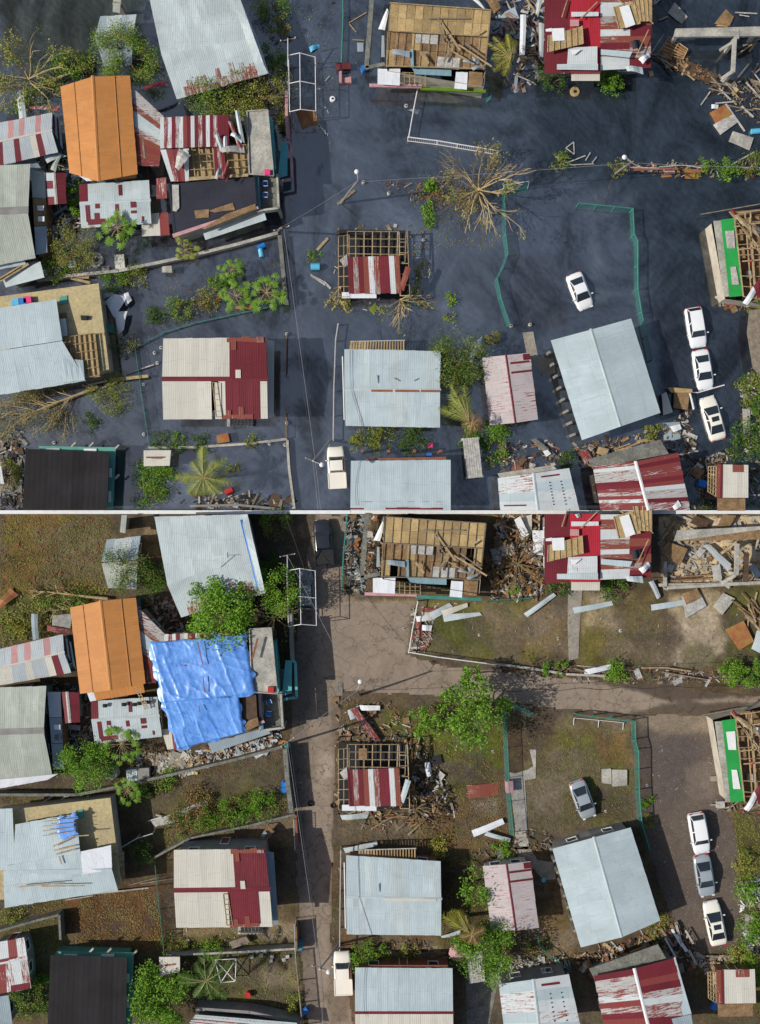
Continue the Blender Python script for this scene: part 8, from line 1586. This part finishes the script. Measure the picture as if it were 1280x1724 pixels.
for i, (x, y, r) in enumerate(((441, 1401, .9),)):
    P = PZ([(437, 1408), (452, 1390), (462, 1400), (446, 1418)], 1.0); tb = thing('table', 'tan wooden table with a pale box in the bare dirt yard', 'table', sum(P, Vector())/4-Vector((0, 0, 1.0))); mb = MB(); mb.slab(P, .06); mb.build('tabletop', 'plyold', tb)
    for p in P: q = L(p, sum(P, Vector())/4, .08); mb = MB(); mb.bar(Vector((q.x, q.y, 0)), q-Vector((0, 0, .05)), .08, .08); mb.build('leg', 'oldwood', tb)
crate('pale box standing on the tan wooden table', [(441, 1405), (447, 1400), (450, 1403), (444, 1409)], .25, 'lean', 1.03)
tyre('tyre lying at the street edge left of the timber grid', 561, 1356, group=None); tyre('tyre lying in the road beside the long wall shadow', 523, 1353); tyre('white rimmed tyre in the rubbish strip by the road', 583, 874)
crate('steel storm drain grating frame in the road', [(569, 1150), (577, 1150), (577, 1166), (569, 1166)], .06, 'concdark', 0, 'drain_grate', 'drain')
crate('grey manhole slab beside the white well cover in the sedan yard', [(1031, 1296), (1056, 1296), (1056, 1322), (1032, 1324)], .2, 'conc', 0, 'concrete_slab', 'slab'); crate('round edged pale slab left of the manhole slab', [(1014, 1295), (1029, 1294), (1030, 1320), (1014, 1318)], .15, 'conc', 0, 'concrete_slab', 'slab')
crate('small pale square block on the gravel yard beside the green house', [(1197, 1307), (1207, 1307), (1208, 1315), (1197, 1315)], .15, 'concpath', 0, 'block', 'block')
crate('pale hollow block by the green house corner', [(1208, 1350), (1220, 1349), (1221, 1360), (1208, 1361)], .5, 'whitedirty', 0, 'block', 'block'); plank('short pipe joined to the pale hollow block', 1196, 1355, 1208, 1355, .08, .3, 'whitedirty')
for i, (x, y) in enumerate(((1045, 1062), (940, 1075), (680, 1058), (807, 1069), (1137, 1118), (1020, 1366), (1090, 1322), (830, 1265))): tank('small white lid lying on the ground', x, y, .16 if i else .2, .06, 'whitedirty')['group'] = 'small white lids on the dry ground'
for i, (x, y) in enumerate(((434, 1602), (446, 1602), (440, 1608), (424, 1611), (458, 1611), (478, 1616), (484, 1611), (456, 1618))): crate('small white block scattered on the weeds below the thin wall', [(x-3, y-2), (x+3, y-3), (x+3, y+2), (x-2, y+3)], .2, 'whitedirty', 0, 'block', 'block', 'white blocks below the thin wall')
crate('stepped reddish box on the weeds below the stairs, dry', [(386, 1586), (415, 1577), (421, 1586), (392, 1597)], .7, 'oldwood', 0)
P = PZ([(362, 1616), (398, 1614), (396, 1652), (372, 1654)], 1.2); mb = MB()
for a, b in ((0, 1), (1, 2), (2, 3), (3, 0), (0, 2), (1, 3)): mb.bar(P[a], P[b], .08, .08)
tag(mb.build('pipe_rack', 'steelwhite'), 'white pipe frame with crossed bars beside the shaded palm', 'frame')
ST('long white torn sheets on the grass by the hedge yard', [(255, 1383), (345, 1347), (350, 1355), (262, 1392)], 'whitedirty', .2, 'torn_sheet', 'sheet', .06, .15)
scatterplanks('pale debris strip above the reddish hedge', [(252, 1378), (350, 1342), (352, 1358), (262, 1394)], 8, 'pale debris strip above the hedge', m=('whitedirty', 'whitep', 'plyold'), ln=(10, 28), ang=20, aj=15, seed=76)
scatterplanks('old batten lying above the ochre slab house, dry', [(70, 1335), (130, 1330), (130, 1350), (80, 1356)], 5, 'battens above the ochre slab house', m=('whitedirty', 'oldwood'), ln=(20, 40), ang=25, aj=6, seed=77)
scatterplanks('thin pipe lying under the white roof eave, dry', [(100, 1500), (270, 1480), (275, 1498), (110, 1516)], 6, 'pipes under the white roof eave', m=('oldwood', 'whitedirty', 'conc'), ln=(40, 90), ang=9, aj=4, seed=78, w=(.08, .16))
litter('grassy weeds along the concrete walls, dry', [(0, 1330), (200, 1318), (470, 1255), (480, 1290), (250, 1345), (0, 1365)], 2200, ['leafo', 'brownleafy', 'leafd'], .13, seed=79)
litter('weeds around the bottom right shack, dry', [(1150, 1600), (1290, 1600), (1290, 1724), (1270, 1724), (1270, 1630), (1180, 1640)], 900, ['leafo', 'brownleafy'], .15, seed=80)

rubble('dark junk and grey boards at the left edge of the water', [(-5, 728), (36, 728), (40, 790), (34, 858), (-5, 858)], 260, ['wallgrey', 'darkwood', 'oldwood', 'dark'], (.1, .5), 0, .3, 91)
planks('white bent pipe at the left edge of the water', [(0, 764, 20, 756, .12), (20, 742, 16, 780, .12), (16, 780, 24, 785, .12), (26, 752, 29, 780, .1)], 'white pipes at the flooded left edge', 'whitedirty', name='pipe', cat='pipe')
rubble('dark junk in the flooded yard below the coconut palm', [(300, 825), (400, 830), (500, 838), (495, 858), (300, 858)], 200, ['darkwood', 'dark', 'oldwood', 'whitedirty'], (.08, .4), 0, .25, 92)
planks('red brown batten laid over a tarpaulin seam', [(333, 1082, 342, 1120, .1), (342, 1140, 345, 1166, .1), (335, 1188, 337, 1198, .1), (434, 1075, 425, 1110, .22)], 'battens on the upper blue tarpaulin', 'wallbrown', z=5.6)
litter('small floating leaves around the drowned hedge row', [(250, 480), (480, 440), (480, 515), (250, 560)], 500, ['leafo', 'brownleafy'], .12, seed=93, thr=.5)
litter('floating leaves and twigs near the bare tree', [(690, 290), (860, 290), (840, 420), (700, 420)], 700, ['leafbr', 'leafo', 'brownleafy'], .14, seed=94, thr=.48)
litter('floating leaves in the upper street', [(480, 0), (610, 0), (600, 260), (500, 260)], 420, ['leafbr', 'leafo', 'whitedirty'], .09, seed=95, thr=.5)
litter('dead leaves scattered over the dry crossing and road edges', [(500, 1000), (700, 1010), (690, 1110), (600, 1180), (570, 1600), (505, 1600)], 700, ['brownleafy', 'leafbr'], .09, seed=96, thr=.45, thick=.01)

litter('grass tufts on the hedge yard gravel, dry', [(260, 1350), (480, 1280), (485, 1330), (270, 1400)], 900, ['leafo', 'leafbr'], .09, seed=97, thr=.52, thick=.02, name='grass')
litter('dry leaves and mud flakes over the gravel yard edges', [(1070, 1205), (1200, 1205), (1255, 1500), (1250, 1600), (1150, 1600), (1085, 1420)], 1200, ['brownleafy', 'leafbr'], .09, seed=98, thr=.52, thick=.02)
litter('leaf litter round the middle houses, dry', [(560, 1380), (860, 1380), (1000, 1600), (960, 1660), (560, 1640)], 2600, ['brownleafy', 'leafd', 'leafbr'], .14, seed=99, thr=.46)
litter('leaf litter round the cream and red house, dry', [(270, 1400), (500, 1380), (505, 1610), (280, 1610)], 1600, ['brownleafy', 'leafbr', 'leafo'], .13, seed=100, thr=.48)
